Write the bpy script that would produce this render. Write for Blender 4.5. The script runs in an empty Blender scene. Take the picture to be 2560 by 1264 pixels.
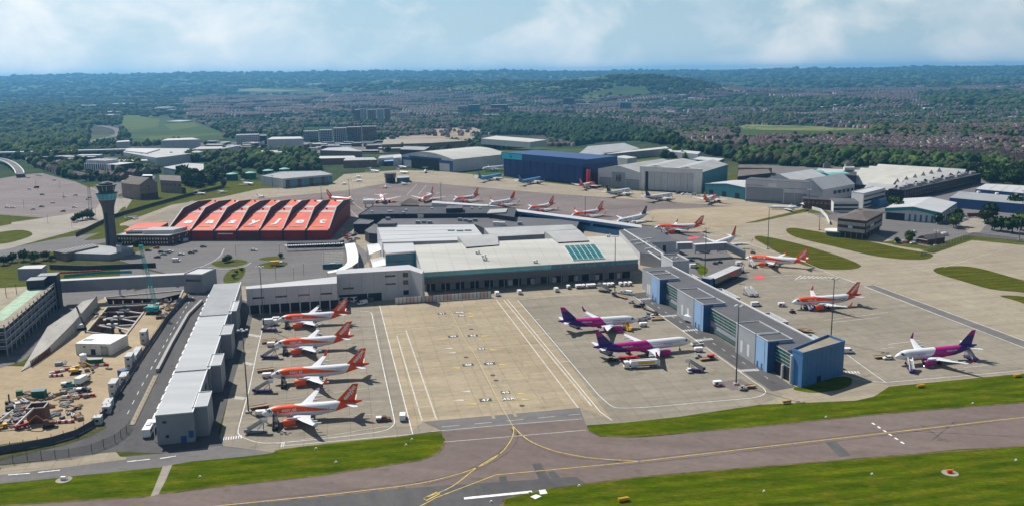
import bpy,bmesh,math,random
import numpy as np
from mathutils import Vector,Matrix
from mathutils.geometry import tessellate_polygon
random.seed(7)
SC=bpy.context.scene
COL=SC.collection
# ---- camera
F_PX,CAM_H,PITCH,ROLL=2237.9,116.05,math.radians(11.3908),math.radians(-0.76174)
cam=bpy.data.cameras.new("camera")
camo=bpy.data.objects.new("camera",cam)
COL.objects.link(camo)
SC.camera=camo
cam.sensor_width=36.0
cam.lens=36.0*F_PX/2560.0
cam.clip_start=1.0
cam.clip_end=60000.0
camo.matrix_world=(Matrix.Translation((0,0,CAM_H))@Matrix.Rotation(math.pi/2-PITCH,4,'X')@Matrix.Rotation(ROLL,4,'Z'))
# ---- sky and sun
SUN_AZ,SUN_EL=math.radians(133.0),math.radians(49.0)
w=bpy.data.worlds.new("World")
SC.world=w
w.use_nodes=True
nt=w.node_tree
nt.nodes.clear()
def _n(t,**k):
	n=nt.nodes.new(t)
	for a,b in k.items():setattr(n,a,b)
	return n
wo=_n('ShaderNodeOutputWorld');bg=_n('ShaderNodeBackground');sky=_n('ShaderNodeTexSky',sky_type='NISHITA')
sky.sun_disc=False
sky.sun_elevation=SUN_EL
sky.sun_rotation=math.pi/2-SUN_AZ
sky.altitude=250;sky.air_density=1.0;sky.dust_density=0.1;sky.ozone_density=3.5
bg.inputs['Strength'].default_value=0.06
# broken cloud, laid out by direction on a flat cloud ceiling (so it shrinks towards the horizon)
tc=_n('ShaderNodeTexCoord');sep=_n('ShaderNodeSeparateXYZ')
nt.links.new(tc.outputs['Generated'],sep.inputs[0])
def wm(op,a,b=None,c=None,clamp=False):
	m=_n('ShaderNodeMath',operation=op,use_clamp=clamp)
	for i,x in enumerate((a,b,c)):
		if x is None:continue
		if isinstance(x,(int,float)):m.inputs[i].default_value=x
		else:nt.links.new(x,m.inputs[i])
	return m.outputs[0]
zc_=wm('MAXIMUM',sep.outputs[2],0.0)
comb=_n('ShaderNodeCombineXYZ');nt.links.new(sep.outputs[0],comb.inputs[0]);nt.links.new(sep.outputs[1],comb.inputs[1]);nt.links.new(wm('MULTIPLY',sep.outputs[2],1.55),comb.inputs[2])
def cloudnoise(scale,detail,off,rough=.55):
	v=_n('ShaderNodeVectorMath',operation='ADD');v.inputs[1].default_value=off;nt.links.new(comb.outputs[0],v.inputs[0])
	n=_n('ShaderNodeTexNoise');n.inputs['Scale'].default_value=scale;n.inputs['Detail'].default_value=detail;n.inputs['Roughness'].default_value=rough;n.inputs['Distortion'].default_value=.35
	nt.links.new(v.outputs[0],n.inputs['Vector']);return n.outputs[0]
# more blue shows between the clouds overhead than towards the horizon
edge=wm('ADD',cloudnoise(7.5,8,(1.7,.4,.3)),wm('MULTIPLY',zc_,-.16))
rp=_n('ShaderNodeValToRGB');rp.color_ramp.elements[0].position=0.40;rp.color_ramp.elements[1].position=0.57
nt.links.new(edge,rp.inputs[0])
cc=_n('ShaderNodeValToRGB')
cc.color_ramp.elements[0].position=0.36;cc.color_ramp.elements[0].color=(9.4,11.3,12.8,1)
cc.color_ramp.elements[1].position=0.64;cc.color_ramp.elements[1].color=(13.2,13.8,14.0,1)
nt.links.new(cloudnoise(11,7,(5.3,2.1,.9)),cc.inputs[0])
def wmix(f,a,b):
	m=_n('ShaderNodeMix',data_type='RGBA');nt.links.new(f,m.inputs['Factor'])
	for x,i in((a,6),(b,7)):
		if isinstance(x,tuple):m.inputs[i].default_value=(*x,1)
		else:nt.links.new(x,m.inputs[i])
	return m.outputs[2]
hz_=wm('POWER',wm('SUBTRACT',1.0,zc_,None,True),4.0)
air=wmix(wm('MULTIPLY',hz_,.88),sky.outputs[0],(7.2,10.3,12.6))
cl=wmix(wm('MULTIPLY',rp.outputs[0],0.88),air,cc.outputs[0])
# forward glow: the air and cloud are brighter on the sun's side of the sky
dt=_n('ShaderNodeVectorMath',operation='DOT_PRODUCT');nt.links.new(tc.outputs['Generated'],dt.inputs[0])
dt.inputs[1].default_value=(math.cos(SUN_AZ)*math.cos(SUN_EL),math.sin(SUN_AZ)*math.cos(SUN_EL),math.sin(SUN_EL))
glow=wm('ADD',wm('MULTIPLY',wm('MAXIMUM',dt.outputs['Value'],-.3),.46),.70)
vm=_n('ShaderNodeVectorMath',operation='SCALE');nt.links.new(cl,vm.inputs[0]);nt.links.new(glow,vm.inputs['Scale'])
nt.links.new(vm.outputs[0],bg.inputs['Color']);nt.links.new(bg.outputs[0],wo.inputs[0])
sl=bpy.data.lights.new("sun",'SUN');sl.energy=5.0;sl.angle=math.radians(0.53);sl.color=(1.0,0.95,0.87)
so=bpy.data.objects.new("sun",sl);COL.objects.link(so);so.location=(-300,300,400)
SUND=Vector((math.cos(SUN_AZ)*math.cos(SUN_EL),math.sin(SUN_AZ)*math.cos(SUN_EL),math.sin(SUN_EL)))
so.rotation_euler=(-SUND).to_track_quat('-Z','Y').to_euler()
SC.view_settings.view_transform='Standard'
SC.view_settings.look='None'
SC.view_settings.exposure=0.28
SC.view_settings.gamma=1.0
SC.view_settings.use_curve_mapping=False
SC.cycles.use_denoising=True
SC.cycles.max_bounces=5
SC.cycles.volume_bounces=0
SC.cycles.adaptive_threshold=0.02
# ---- survey helper: photo pixel -> ground point
_cr,_sr,_cp,_sp=math.cos(ROLL),math.sin(ROLL),math.cos(PITCH),math.sin(PITCH)
def ray(u,v):
	a,b=u-1280,v-632
	x,y=_cr*a+_sr*b,-_sr*a+_cr*b
	return x,F_PX*_cp-y*_sp,-F_PX*_sp-y*_cp
def P(u,v,z=0.0):
	x,y,d=ray(u,v)
	t=(z-CAM_H)/d
	return Vector((x*t,y*t,z))
def PX(X):
	x,y,z=X[0],X[1],X[2]-CAM_H
	zc=y*_cp-z*_sp;yc=-(y*_sp+z*_cp)
	a,b=F_PX*x/zc,F_PX*yc/zc
	return 1280+_cr*a-_sr*b,632+_sr*a+_cr*b
def hgt(u,v,vt):
	b=P(u,v);lo,hi=0.0,110.0
	for _ in range(40):
		m=(lo+hi)/2
		if PX((b.x,b.y,m))[1]>vt:lo=m
		else:hi=m
	return m
# ---- materials
def lin(c):
	return tuple(((x/255)/12.92 if x/255<=0.04045 else((x/255+0.055)/1.055)**2.4)for x in c)
MATS={}
def mat(name,rgb,rough=0.75,var=0.12,scale=0.3,metal=0.0,spec=0.3,stretch=None,detail=4.0,rgb2=None,bump=0.0):
	"""plain surface: base colour broken up by a little noise (dirt, wear)"""
	if name in MATS:return MATS[name]
	m=bpy.data.materials.new(name);m.use_nodes=True
	t=m.node_tree;b=t.nodes['Principled BSDF']
	b.inputs['Roughness'].default_value=rough
	b.inputs['Metallic'].default_value=metal
	b.inputs['Specular IOR Level'].default_value=spec
	if var>0 or rgb2:
		co=t.nodes.new('ShaderNodeTexCoord');no=t.nodes.new('ShaderNodeTexNoise')
		no.inputs['Scale'].default_value=scale;no.inputs['Detail'].default_value=detail;no.inputs['Roughness'].default_value=0.6
		src=co.outputs['Object']
		if stretch:
			mpn=t.nodes.new('ShaderNodeMapping');mpn.inputs['Rotation'].default_value=(0,0,stretch[2]);mpn.inputs['Scale'].default_value=(stretch[0],stretch[1],1)
			t.links.new(src,mpn.inputs[0]);src=mpn.outputs[0]
		t.links.new(src,no.inputs['Vector'])
		r=t.nodes.new('ShaderNodeValToRGB')
		a=tuple(x*(1-var)for x in rgb);c=tuple(min(1,x*(1+var))for x in(rgb2 or rgb))
		r.color_ramp.elements[0].position=0.36;r.color_ramp.elements[0].color=(*a,1)
		r.color_ramp.elements[1].position=0.64;r.color_ramp.elements[1].color=(*c,1)
		t.links.new(no.outputs[0],r.inputs[0]);t.links.new(r.outputs[0],b.inputs['Base Color'])
		if bump:
			bp=t.nodes.new('ShaderNodeBump');bp.inputs['Strength'].default_value=bump
			t.links.new(no.outputs[0],bp.inputs['Height']);t.links.new(bp.outputs[0],b.inputs['Normal'])
	else:
		b.inputs['Base Color'].default_value=(*rgb,1)
	MATS[name]=m
	return m
def M(name):return MATS[name]
def glass(name,rgb,rough=0.12):
	m=mat(name,rgb,rough,0.15,0.15,spec=0.8);return m
mat('white_paint',(.72,.73,.74),.5,.05,.4);mat('off_white',(.62,.61,.57),.7,.08,.1)
mat('roof_pier',(.35,.36,.37),.6,.08,.08,stretch=(.3,2,0));mat('roof_white',(.43,.435,.44),.55,.07,.08,stretch=(.3,2,0));mat('roof_light',(.34,.34,.335),.6,.10,.06)
mat('roof_beige',(.44,.43,.39),.6,.10,.05,stretch=(.3,3,.3));mat('roof_grey',(.085,.085,.09),.7,.12,.08)
mat('roof_mid',(.26,.27,.28),.7,.10,.08);mat('roof_dark',(.045,.045,.055),.8,.2,.1);mat('roof_brown',(.12,.10,.09),.85,.2,.1)
mat('wall_grey',(.23,.25,.28),.65,.06,.15);mat('wall_light',(.46,.47,.49),.65,.06,.12);mat('wall_white',(.58,.58,.58),.65,.06,.12)
mat('wall_dark',(.035,.038,.055),.7,.15,.2);mat('wall_brick',(.10,.055,.045),.85,.2,.5);mat('wall_tan',(.22,.165,.135),.85,.12,.3)
mat('wall_navy',(.012,.02,.04),.4,.2,.2);mat('blue_wall',(.055,.165,.35),.5,.05,.15);mat('blue_deep',(.009,.032,.145),.5,.06,.15)
mat('blue_pale',(.25,.39,.59),.5,.05,.15);mat('pier_grey',(.30,.315,.335),.6,.06,.15);mat('blue_fascia',(.010,.052,.165),.5,.06,.2);mat('blue_trim',(.03,.085,.22),.5,.06,.2);mat('cyan_sign',(.03,.42,.55),.5,.04,.2)
mat('teal_wall',(.03,.16,.20),.55,.08,.2);mat('teal_trim',(.015,.22,.23),.5,.06,.3);mat('steel',(.30,.31,.32),.45,.08,.5,metal=.4)
mat('steel_dark',(.08,.085,.10),.5,.1,.5,metal=.3);mat('fascia_dark',(.12,.115,.12),.6,.12,.2,stretch=(.2,1,0));mat('black',(.015,.015,.018),.6,.1,.5);mat('rubber',(.02,.02,.022),.9,.1,1)
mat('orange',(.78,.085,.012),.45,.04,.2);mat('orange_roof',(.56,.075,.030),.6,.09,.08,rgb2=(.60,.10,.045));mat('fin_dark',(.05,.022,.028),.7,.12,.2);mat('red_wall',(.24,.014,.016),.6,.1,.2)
mat('red',(.45,.02,.02),.5,.08,.5);mat('yellow',(.70,.40,.02),.5,.08,.5);mat('green',(.02,.12,.05),.6,.1,.5)
mat('crane_teal',(.015,.32,.32),.5,.08,.5);mat('purple',(.06,.02,.16),.5,.08,.5);mat('magenta',(.36,.008,.20),.35,.04,.3)
mat('navy',(.012,.018,.09),.4,.06,.3);mat('maroon',(.10,.02,.025),.6,.1,.5);mat('wood',(.32,.22,.12),.85,.2,.6)
mat('silver',(.45,.46,.48),.3,.05,.5,metal=.5);mat('car_grey',(.12,.125,.135),.3,.05,.5);mat('concrete_wall',(.36,.35,.33),.85,.10,.2)
mat('rust',(.16,.075,.05),.9,.25,.6);mat('skylight',(.42,.43,.42),.4,.08,.2);mat('paint_white',(.70,.70,.68),.8,.25,.8);mat('paint_yellow',(.50,.38,.10),.8,.25,.8)
mat('paint_faded',(.50,.47,.40),.85,.2,.5);mat('paint_red',(.62,.07,.09),.8,.15,.6);mat('paint_dark',(.06,.06,.06),.85,.2,.5)
glass('glass_teal',(.008,.075,.065),.35);glass('glass_dark',(.012,.018,.028));glass('glass_blue',(.03,.17,.24));glass('glass_aqua_sky',(.10,.45,.50),.3)  # aqua glass: base colour brightened to paint in the reflected sky
glass('glass_green',(.0,.13,.125),.25)
# ---- mesh helpers
class MB:
	"""collects shapes, then becomes ONE mesh object"""
	def __init__(s):s.v=[];s.f=[];s.m=[];s.k=0
	def add(s,vs,fs):
		o=len(s.v);s.v+=[tuple(x)for x in vs];s.f+=[tuple(o+i for i in f)for f in fs];s.m+=[s.k]*len(fs);return s
	def box(s,x0,x1,y0,y1,z0,z1):
		return s.add([(x0,y0,z0),(x1,y0,z0),(x1,y1,z0),(x0,y1,z0),(x0,y0,z1),(x1,y0,z1),(x1,y1,z1),(x0,y1,z1)],[(0,3,2,1),(4,5,6,7),(0,1,5,4),(1,2,6,5),(2,3,7,6),(3,0,4,7)])
	def bar(s,a,b,w,h=None):
		a,b=Vector(a),Vector(b);d=(b-a).normalized();h=h or w
		up=Vector((0,0,1))if abs(d.z)<.95 else Vector((1,0,0))
		p=d.cross(up).normalized()*w/2;q=p.cross(d).normalized()*h/2
		vs=[a-p-q,a+p-q,a+p+q,a-p+q,b-p-q,b+p-q,b+p+q,b-p+q]
		return s.add(vs,[(0,1,2,3),(7,6,5,4),(0,4,5,1),(1,5,6,2),(2,6,7,3),(3,7,4,0)])
	def prism(s,pts,z0,z1,bottom=False):
		n=len(pts);pts=list(pts)
		ar=sum(pts[i][0]*pts[(i+1)%n][1]-pts[(i+1)%n][0]*pts[i][1]for i in range(n))
		if ar<0:pts.reverse()
		z1s=z1 if isinstance(z1,(list,tuple))else[z1]*n
		if ar<0 and isinstance(z1,(list,tuple)):z1s=list(reversed(z1s))
		vs=[(p[0],p[1],z0)for p in pts]+[(p[0],p[1],zz_)for p,zz_ in zip(pts,z1s)]
		fs=[(i,(i+1)%n,n+(i+1)%n,n+i)for i in range(n)]
		if n<=4:fs.append(tuple(range(n,2*n)))
		else:
			for t in tessellate_polygon([[Vector((p[0],p[1],0))for p in pts]]):
				a,b,c=(Vector(pts[i][:2])for i in t)
				if(b-a).cross(c-a)<0:t=t[::-1]
				fs.append(tuple(n+i for i in t))
		return s.add(vs,fs)
	def cyl(s,a,b,r0,r1=None,n=10,caps=True):
		a,b=Vector(a),Vector(b);r1=r0 if r1 is None else r1;d=(b-a).normalized()
		up=Vector((0,0,1))if abs(d.z)<.95 else Vector((1,0,0))
		p=d.cross(up).normalized();q=p.cross(d)
		c=[(math.cos(2*math.pi*i/n),math.sin(2*math.pi*i/n))for i in range(n)]
		vs=[a+(p*x+q*y)*r0 for x,y in c]+[b+(p*x+q*y)*r1 for x,y in c]
		fs=[(i,n+i,n+(i+1)%n,(i+1)%n)for i in range(n)]
		if caps:fs+=[tuple(range(n)),tuple(range(2*n-1,n-1,-1))]
		return s.add(vs,fs)
	def loft(s,rings,closed=True,caps=True):
		n=len(rings[0]);vs=[p for r in rings for p in r];fs=[]
		for k in range(len(rings)-1):
			for i in range(n if closed else n-1):
				j=(i+1)%n
				fs.append((k*n+i,k*n+j,(k+1)*n+j,(k+1)*n+i))
		if caps and closed:fs+=[tuple(range(n-1,-1,-1)),tuple(range((len(rings)-1)*n,len(rings)*n))]
		return s.add(vs,fs)
	def quad(s,a,b,c,d):return s.add([a,b,c,d],[(0,1,2,3)])
	def mesh(s,name,mats,off=None,smooth=False):
		me=bpy.data.meshes.new(name)
		vs=s.v if off is None else[(x-off[0],y-off[1],z-off[2])for x,y,z in s.v]
		me.from_pydata(vs,[],s.f)
		for m_ in(mats if isinstance(mats,(list,tuple))else[mats]):me.materials.append(M(m_)if isinstance(m_,str)else m_)
		if max(s.m,default=0)>0:me.polygons.foreach_set('material_index',s.m)
		if smooth:me.polygons.foreach_set('use_smooth',[True]*len(me.polygons))
		me.update();return me
	def build(s,name,mats,parent=None,world=False,smooth=False,recalc=False):
		off=parent.location if(world and parent)else None
		me=s.mesh(name,mats,off,smooth)
		if recalc:
			bm=bmesh.new();bm.from_mesh(me);bmesh.ops.recalc_face_normals(bm,faces=bm.faces);bm.to_mesh(me);bm.free()
		return link(name,me,parent)
def link(name,me,parent=None,loc=None,rz=0.0):
	o=bpy.data.objects.new(name,me);COL.objects.link(o)
	if parent:o.parent=parent
	if loc is not None:o.location=loc
	if rz:o.rotation_euler.z=rz
	return o
def tag(o,label=None,cat=None,group=None,kind=None):
	if label:o['label']=label
	if cat:o['category']=cat
	if group:o['group']=group
	if kind:o['kind']=kind
	return o
def thing(name,label,cat,loc=(0,0,0),rz=0.0,group=None):
	o=bpy.data.objects.new(name,None);COL.objects.link(o);o.empty_display_size=1
	o.location=loc;o.rotation_euler.z=rz
	return tag(o,label,cat,group)
KIDS={}
def dup(root,loc,rz,label,group=None):
	"""a copy of a thing with copies of its parts and sub-parts (mesh data shared)"""
	def cp(o,par):
		c=o.copy();COL.objects.link(c)
		if par:c.parent=par
		for ch in kids(o):cp(ch,c)
		return c
	r=cp(root,None);r.location=loc;r.rotation_euler=(0,0,rz);r['label']=label
	if group:r['group']=group
	return r
def kids(o):
	if o.name not in KIDS:KIDS[o.name]=list(o.children)
	return KIDS[o.name]
def smoothline(pts,n=6,closed=False):
	out=[];N=len(pts)
	for i in range(N if closed else N-1):
		p=[Vector(pts[(i+k)%N]if closed else pts[min(max(i+k,0),N-1)])for k in(-1,0,1,2)]
		for j in range(n):
			t=j/n
			out.append(0.5*((2*p[1])+(p[2]-p[0])*t+(2*p[0]-5*p[1]+4*p[2]-p[3])*t*t+(3*p[1]-p[0]-3*p[2]+p[3])*t**3))
	if not closed:out.append(Vector(pts[-1]))
	return out
LEVEL={}
def sheet(name,pts,z,m,holes=(),kind='structure',world=False,label=None):
	"""flat ground sheet from an outline in survey pixels; sheets of one level get their own hair of height"""
	LEVEL[z]=LEVEL.get(z,0)+1;z+=.0007*LEVEL[z]
	W=[[(Vector((p[0],p[1],z))if world else P(p[0],p[1],z))for p in loop]for loop in(pts,*holes)]
	fl=[p for l in W for p in l]
	tr=tessellate_polygon([[Vector((p.x,p.y,0))for p in l]for l in W])
	fs=[]
	for t in tr:
		a,b,c=(fl[i]for i in t)
		fs.append(t if(b-a).xy.cross((c-a).xy)>0 else t[::-1])
	mb=MB();mb.add(fl,fs)
	o=mb.build(name,m)
	if kind:o['kind']=kind
	if label:o['label']=label
	return o
def strip_pts(pts,wd,z):
	"""mesh of a painted line of width wd along world points"""
	L=[];
	for i,p in enumerate(pts):
		a=pts[max(i-1,0)];b=pts[min(i+1,len(pts)-1)]
		d=(Vector((b[0]-a[0],b[1]-a[1]))).normalized();n=Vector((-d.y,d.x))*wd/2
		L.append(((p[0]+n.x,p[1]+n.y,z),(p[0]-n.x,p[1]-n.y,z)))
	return L
# ==== terrain
def sstep(x,a,b):
	t=np.clip((x-a)/(b-a),0,1);return t*t*(3-2*t)
def hterr(x,y):
	"""height of the land: the airfield plateau, the town's valley behind it, then the chalk hills"""
	x=np.asarray(x,float);y=np.asarray(y,float)
	edge=1230+420*sstep(x,100,500)
	drop=-34*sstep(y-edge,0,750)
	back=12*sstep(y,3000,6000)
	k=x/np.maximum(y,1.0)
	ridge=np.interp(k,[-.7,-.57,-.46,-.28,-.12,-.08,.08,.18,.24,.40,.57,.7],[140,147,158,158,150,146,112,100,98,98,106,108])
	far=(ridge+22)*sstep(y,6500,14000)
	roll=(7*np.sin(x/610+1.3)*np.sin(y/830)+4*np.sin(x/290+y/410))*sstep(y-edge,500,2200)
	fine=(7*np.sin(x/330+2)+5*np.sin(x/140+y/900))*sstep(y,9000,13000)
	def bump(cx,cy,sx,sy,h):return h*np.exp(-((x-cx)/sx)**2-((y-cy)/sy)**2)
	hill=bump(780,5400,520,620,98)+bump(60,6300,900,700,62)+bump(-700,7400,900,800,50)+bump(380,5000,330,500,30)
	w1=bump(-720,1950,420,330,16)
	return drop+back+far+roll+fine+hill+w1
def PT(u,v,dz=0.0):
	"""survey pixel -> point on the land"""
	x,y,d=ray(u,v);t=150.0
	t/=math.hypot(x,y)
	st=1.012
	for _ in range(900):
		X,Y,Z=x*t,y*t,CAM_H+d*t
		if Z<=float(hterr(X,Y))+dz:break
		t*=st
	return Vector((X,Y,float(hterr(X,Y))+dz))
# ---- land material: woods, hedged fields, suburb
def land_material():
	m=bpy.data.materials.new('land');m.use_nodes=True
	t=m.node_tree;b=t.nodes['Principled BSDF'];b.inputs['Roughness'].default_value=.95;b.inputs['Specular IOR Level'].default_value=.05
	geo=t.nodes.new('ShaderNodeTexCoord')
	def noise(sc,det=4,rough=.6,off=0):
		n=t.nodes.new('ShaderNodeTexNoise');n.inputs['Scale'].default_value=sc;n.inputs['Detail'].default_value=det;n.inputs['Roughness'].default_value=rough
		mp=t.nodes.new('ShaderNodeVectorMath');mp.operation='ADD';mp.inputs[1].default_value=(off,off*2,0)
		t.links.new(geo.outputs['Object'],mp.inputs[0]);t.links.new(mp.outputs[0],n.inputs['Vector']);return n.outputs[0]
	def ramp(src,stops):
		r=t.nodes.new('ShaderNodeValToRGB')
		while len(r.color_ramp.elements)<len(stops):r.color_ramp.elements.new(.5)
		for e,(p,c)in zip(r.color_ramp.elements,stops):e.position=p;e.color=(*c,1)
		t.links.new(src,r.inputs[0]);return r.outputs[0]
	def mix(f,a,c):
		n=t.nodes.new('ShaderNodeMix');n.data_type='RGBA'
		t.links.new(f,n.inputs['Factor']);t.links.new(a,n.inputs[6]);t.links.new(c,n.inputs[7]);return n.outputs[2]
	wood=ramp(noise(.02,6,.7),[(.35,(.010,.026,.010)),(.65,(.032,.062,.022))])
	vo=t.nodes.new('ShaderNodeTexVoronoi');vo.inputs['Scale'].default_value=.0030;t.links.new(geo.outputs['Object'],vo.inputs['Vector'])
	sp=t.nodes.new('ShaderNodeSeparateColor');t.links.new(vo.outputs['Color'],sp.inputs[0])
	field=ramp(sp.outputs[0],[(.0,(.03,.06,.016)),(.35,(.05,.085,.022)),(.6,(.075,.10,.03)),(.8,(.12,.12,.045)),(1,(.05,.08,.025))])
	sub=ramp(noise(.045,3,.8,31),[(.42,(.020,.040,.018)),(.52,(.075,.055,.05)),(.58,(.035,.05,.025)),(.66,(.13,.11,.105))])
	f1=ramp(noise(.0011,4,.6,77),[(.47,(0,0,0)),(.53,(1,1,1))])
	f2=ramp(noise(.0014,5,.6,500),[(.46,(0,0,0)),(.52,(1,1,1))])
	base=mix(f1,wood,field)
# the built-up valley floor lies below the farmland
	ps=t.nodes.new('ShaderNodeSeparateXYZ');t.links.new(geo.outputs['Object'],ps.inputs[0])
	mr=t.nodes.new('ShaderNodeMapRange');mr.inputs[1].default_value=6.0;mr.inputs[2].default_value=-14.0
	t.links.new(ps.outputs[2],mr.inputs[0])
	mm=t.nodes.new('ShaderNodeMath');mm.operation='MULTIPLY';t.links.new(mr.outputs[0],mm.inputs[0]);t.links.new(f2,mm.inputs[1])
	t.links.new(mix(mm.outputs[0],base,sub),b.inputs['Base Color'])
	return m
MATS['land']=land_material()
def build_terrain():
	ys=[1000.0]
	while ys[-1]<24000:ys.append(ys[-1]*1.0195)
	ks=np.linspace(-.86,.86,220)
	Y,K=np.meshgrid(np.array(ys),ks,indexing='ij');X=Y*K
	Z=hterr(X,Y)-0.06
	n,m=Y.shape
	vs=np.stack([X,Y,Z],-1).reshape(-1,3)
	idx=np.arange(n*m).reshape(n,m)
	q=np.stack([idx[:-1,:-1],idx[:-1,1:],idx[1:,1:],idx[1:,:-1]],-1).reshape(-1,4)
	me=bpy.data.meshes.new('hills');me.from_pydata(vs.tolist(),[],q.tolist());me.materials.append(M('land'))
	me.polygons.foreach_set('use_smooth',[True]*len(me.polygons))
	o=link('hills',me);o['kind']='structure'
build_terrain()
# ==== airfield surfaces
def paving(name,rgb,rgb2,bay=6.0,ang=0.0,joint=.14,streak=1.0,var=.10,fine=.9):
	"""paving: bays with slightly different tone, rubber and oil streaks, fine grain"""
	m=bpy.data.materials.new(name);m.use_nodes=True
	t=m.node_tree;b=t.nodes['Principled BSDF'];b.inputs['Roughness'].default_value=.9;b.inputs['Specular IOR Level'].default_value=.15
	co=t.nodes.new('ShaderNodeTexCoord');mp=t.nodes.new('ShaderNodeMapping');mp.inputs['Rotation'].default_value=(0,0,ang)
	t.links.new(co.outputs['Object'],mp.inputs[0])
	def noise(sc,st=None,det=5,rough=.62):
		n=t.nodes.new('ShaderNodeTexNoise');n.inputs['Scale'].default_value=sc;n.inputs['Detail'].default_value=det;n.inputs['Roughness'].default_value=rough
		src=mp.outputs[0]
		if st:
			m2=t.nodes.new('ShaderNodeMapping');m2.inputs['Scale'].default_value=(*st,1);t.links.new(src,m2.inputs[0]);src=m2.outputs[0]
		t.links.new(src,n.inputs['Vector']);return n.outputs[0]
	def ramp(src,a,c,p0=.35,p1=.65):
		r=t.nodes.new('ShaderNodeValToRGB');r.color_ramp.elements[0].position=p0;r.color_ramp.elements[1].position=p1
		r.color_ramp.elements[0].color=(*a,1);r.color_ramp.elements[1].color=(*c,1);t.links.new(src,r.inputs[0]);return r.outputs[0]
	def mul(a,c,f=1.0):
		n=t.nodes.new('ShaderNodeMix');n.data_type='RGBA';n.blend_type='MULTIPLY';n.inputs['Factor'].default_value=f
		t.links.new(a,n.inputs[6]);t.links.new(c,n.inputs[7]);return n.outputs[2]
	base=ramp(noise(.018),rgb,rgb2)
	if bay:
		br=t.nodes.new('ShaderNodeTexBrick');br.offset=0.0;br.inputs['Scale'].default_value=1.0
		br.inputs['Brick Width'].default_value=bay;br.inputs['Row Height'].default_value=bay;br.inputs['Mortar Size'].default_value=joint
		br.inputs['Color1'].default_value=(1-var,1-var,1-var,1);br.inputs['Color2'].default_value=(1.0,1.0,1.0,1);br.inputs['Mortar'].default_value=(.74,.73,.72,1)
		t.links.new(mp.outputs[0],br.inputs['Vector']);base=mul(base,br.outputs[0])
	st=ramp(noise(.05,(.25,3.2)),(.87,.87,.87),(1.04,1.04,1.03),.36,.64)
	base=mul(base,st,streak)
	base=mul(base,ramp(noise(.35,None,6,.7),(.86,.86,.86),(1.05,1.05,1.05)),fine)
	base=mul(base,ramp(noise(.11,(1,1.7),6,.72),(.66,.63,.61),(1,1,1),.30,.42),.9)
	t.links.new(base,b.inputs['Base Color']);MATS[name]=m;return m
A0=math.radians(-11)
paving('conc_tan',(.33,.268,.182),(.39,.325,.225),7.5,A0);paving('conc_grey',(.242,.214,.168),(.288,.256,.203),7.5,A0)
paving('conc_pale',(.30,.255,.19),(.345,.30,.225),7.5,A0);paving('asphalt_pink',(.150,.115,.103),(.185,.145,.130),0,math.radians(14))
paving('asphalt_grey',(.135,.128,.127),(.165,.155,.152),0,A0);paving('asphalt_mid',(.085,.082,.084),(.11,.106,.106),0,math.radians(70))
paving('asphalt_dark',(.050,.049,.052),(.070,.068,.070),0,math.radians(70));paving('earth',(.40,.315,.20),(.30,.23,.145),0,.4,streak=.8)
paving('gravel',(.27,.24,.20),(.33,.30,.25),0,.3);paving('lot',(.175,.145,.14),(.21,.175,.168),0,math.radians(-8));paving('far_asphalt',(.155,.125,.118),(.20,.165,.155),0,math.radians(-25))
paving('ramp_conc',(.33,.32,.30),(.38,.37,.345),0,1.0)
def grass_mat(name,a,c,dry):
	m=bpy.data.materials.new(name);m.use_nodes=True
	t=m.node_tree;b=t.nodes['Principled BSDF'];b.inputs['Roughness'].default_value=1.0;b.inputs['Specular IOR Level'].default_value=0
	co=t.nodes.new('ShaderNodeTexCoord')
	def noise(sc,st,rot=0,det=5,rough=.65):
		m2=t.nodes.new('ShaderNodeMapping');m2.inputs['Scale'].default_value=(*st,1);m2.inputs['Rotation'].default_value=(0,0,rot)
		t.links.new(co.outputs['Object'],m2.inputs[0])
		n=t.nodes.new('ShaderNodeTexNoise');n.inputs['Scale'].default_value=sc;n.inputs['Detail'].default_value=det;n.inputs['Roughness'].default_value=rough
		t.links.new(m2.outputs[0],n.inputs['Vector']);return n.outputs[0]
	def ramp(src,s0,s1,p0,p1):
		r=t.nodes.new('ShaderNodeValToRGB');r.color_ramp.elements[0].position=p0;r.color_ramp.elements[1].position=p1
		r.color_ramp.elements[0].color=(*s0,1);r.color_ramp.elements[1].color=(*s1,1);t.links.new(src,r.inputs[0]);return r.outputs[0]
	def mixn(f,x,y,bt='MIX'):
		n=t.nodes.new('ShaderNodeMix');n.data_type='RGBA';n.blend_type=bt
		if isinstance(f,float):n.inputs['Factor'].default_value=f
		else:t.links.new(f,n.inputs['Factor'])
		t.links.new(x,n.inputs[6]);t.links.new(y,n.inputs[7]);return n.outputs[2]
	g=ramp(noise(.05,(1,4),math.radians(-14)),a,c,.36,.64)
	dr=t.nodes.new('ShaderNodeRGB');dr.outputs[0].default_value=(*dry,1)
	g=mixn(ramp(noise(.10,(1,2.2),math.radians(-14),6,.7),(0,0,0),(.9,.9,.9),.50,.70),g,dr.outputs[0])
	g=mixn(1.0,g,ramp(noise(.5,(1,2.6),math.radians(-14),6,.8),(.52,.55,.5),(1.28,1.25,1.2),.3,.68),'MULTIPLY')
	wv=t.nodes.new('ShaderNodeTexWave');wv.bands_direction='Y';wv.inputs['Scale'].default_value=.055;wv.inputs['Distortion'].default_value=1.2;wv.inputs['Detail'].default_value=2
	wmp=t.nodes.new('ShaderNodeMapping');wmp.inputs['Rotation'].default_value=(0,0,math.radians(-14));t.links.new(co.outputs['Object'],wmp.inputs[0]);t.links.new(wmp.outputs[0],wv.inputs['Vector'])
	g=mixn(1.0,g,ramp(wv.outputs['Fac'],(.86,.87,.84),(1.07,1.06,1.05),.2,.8),'MULTIPLY')
	t.links.new(g,b.inputs['Base Color']);MATS[name]=m
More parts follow.
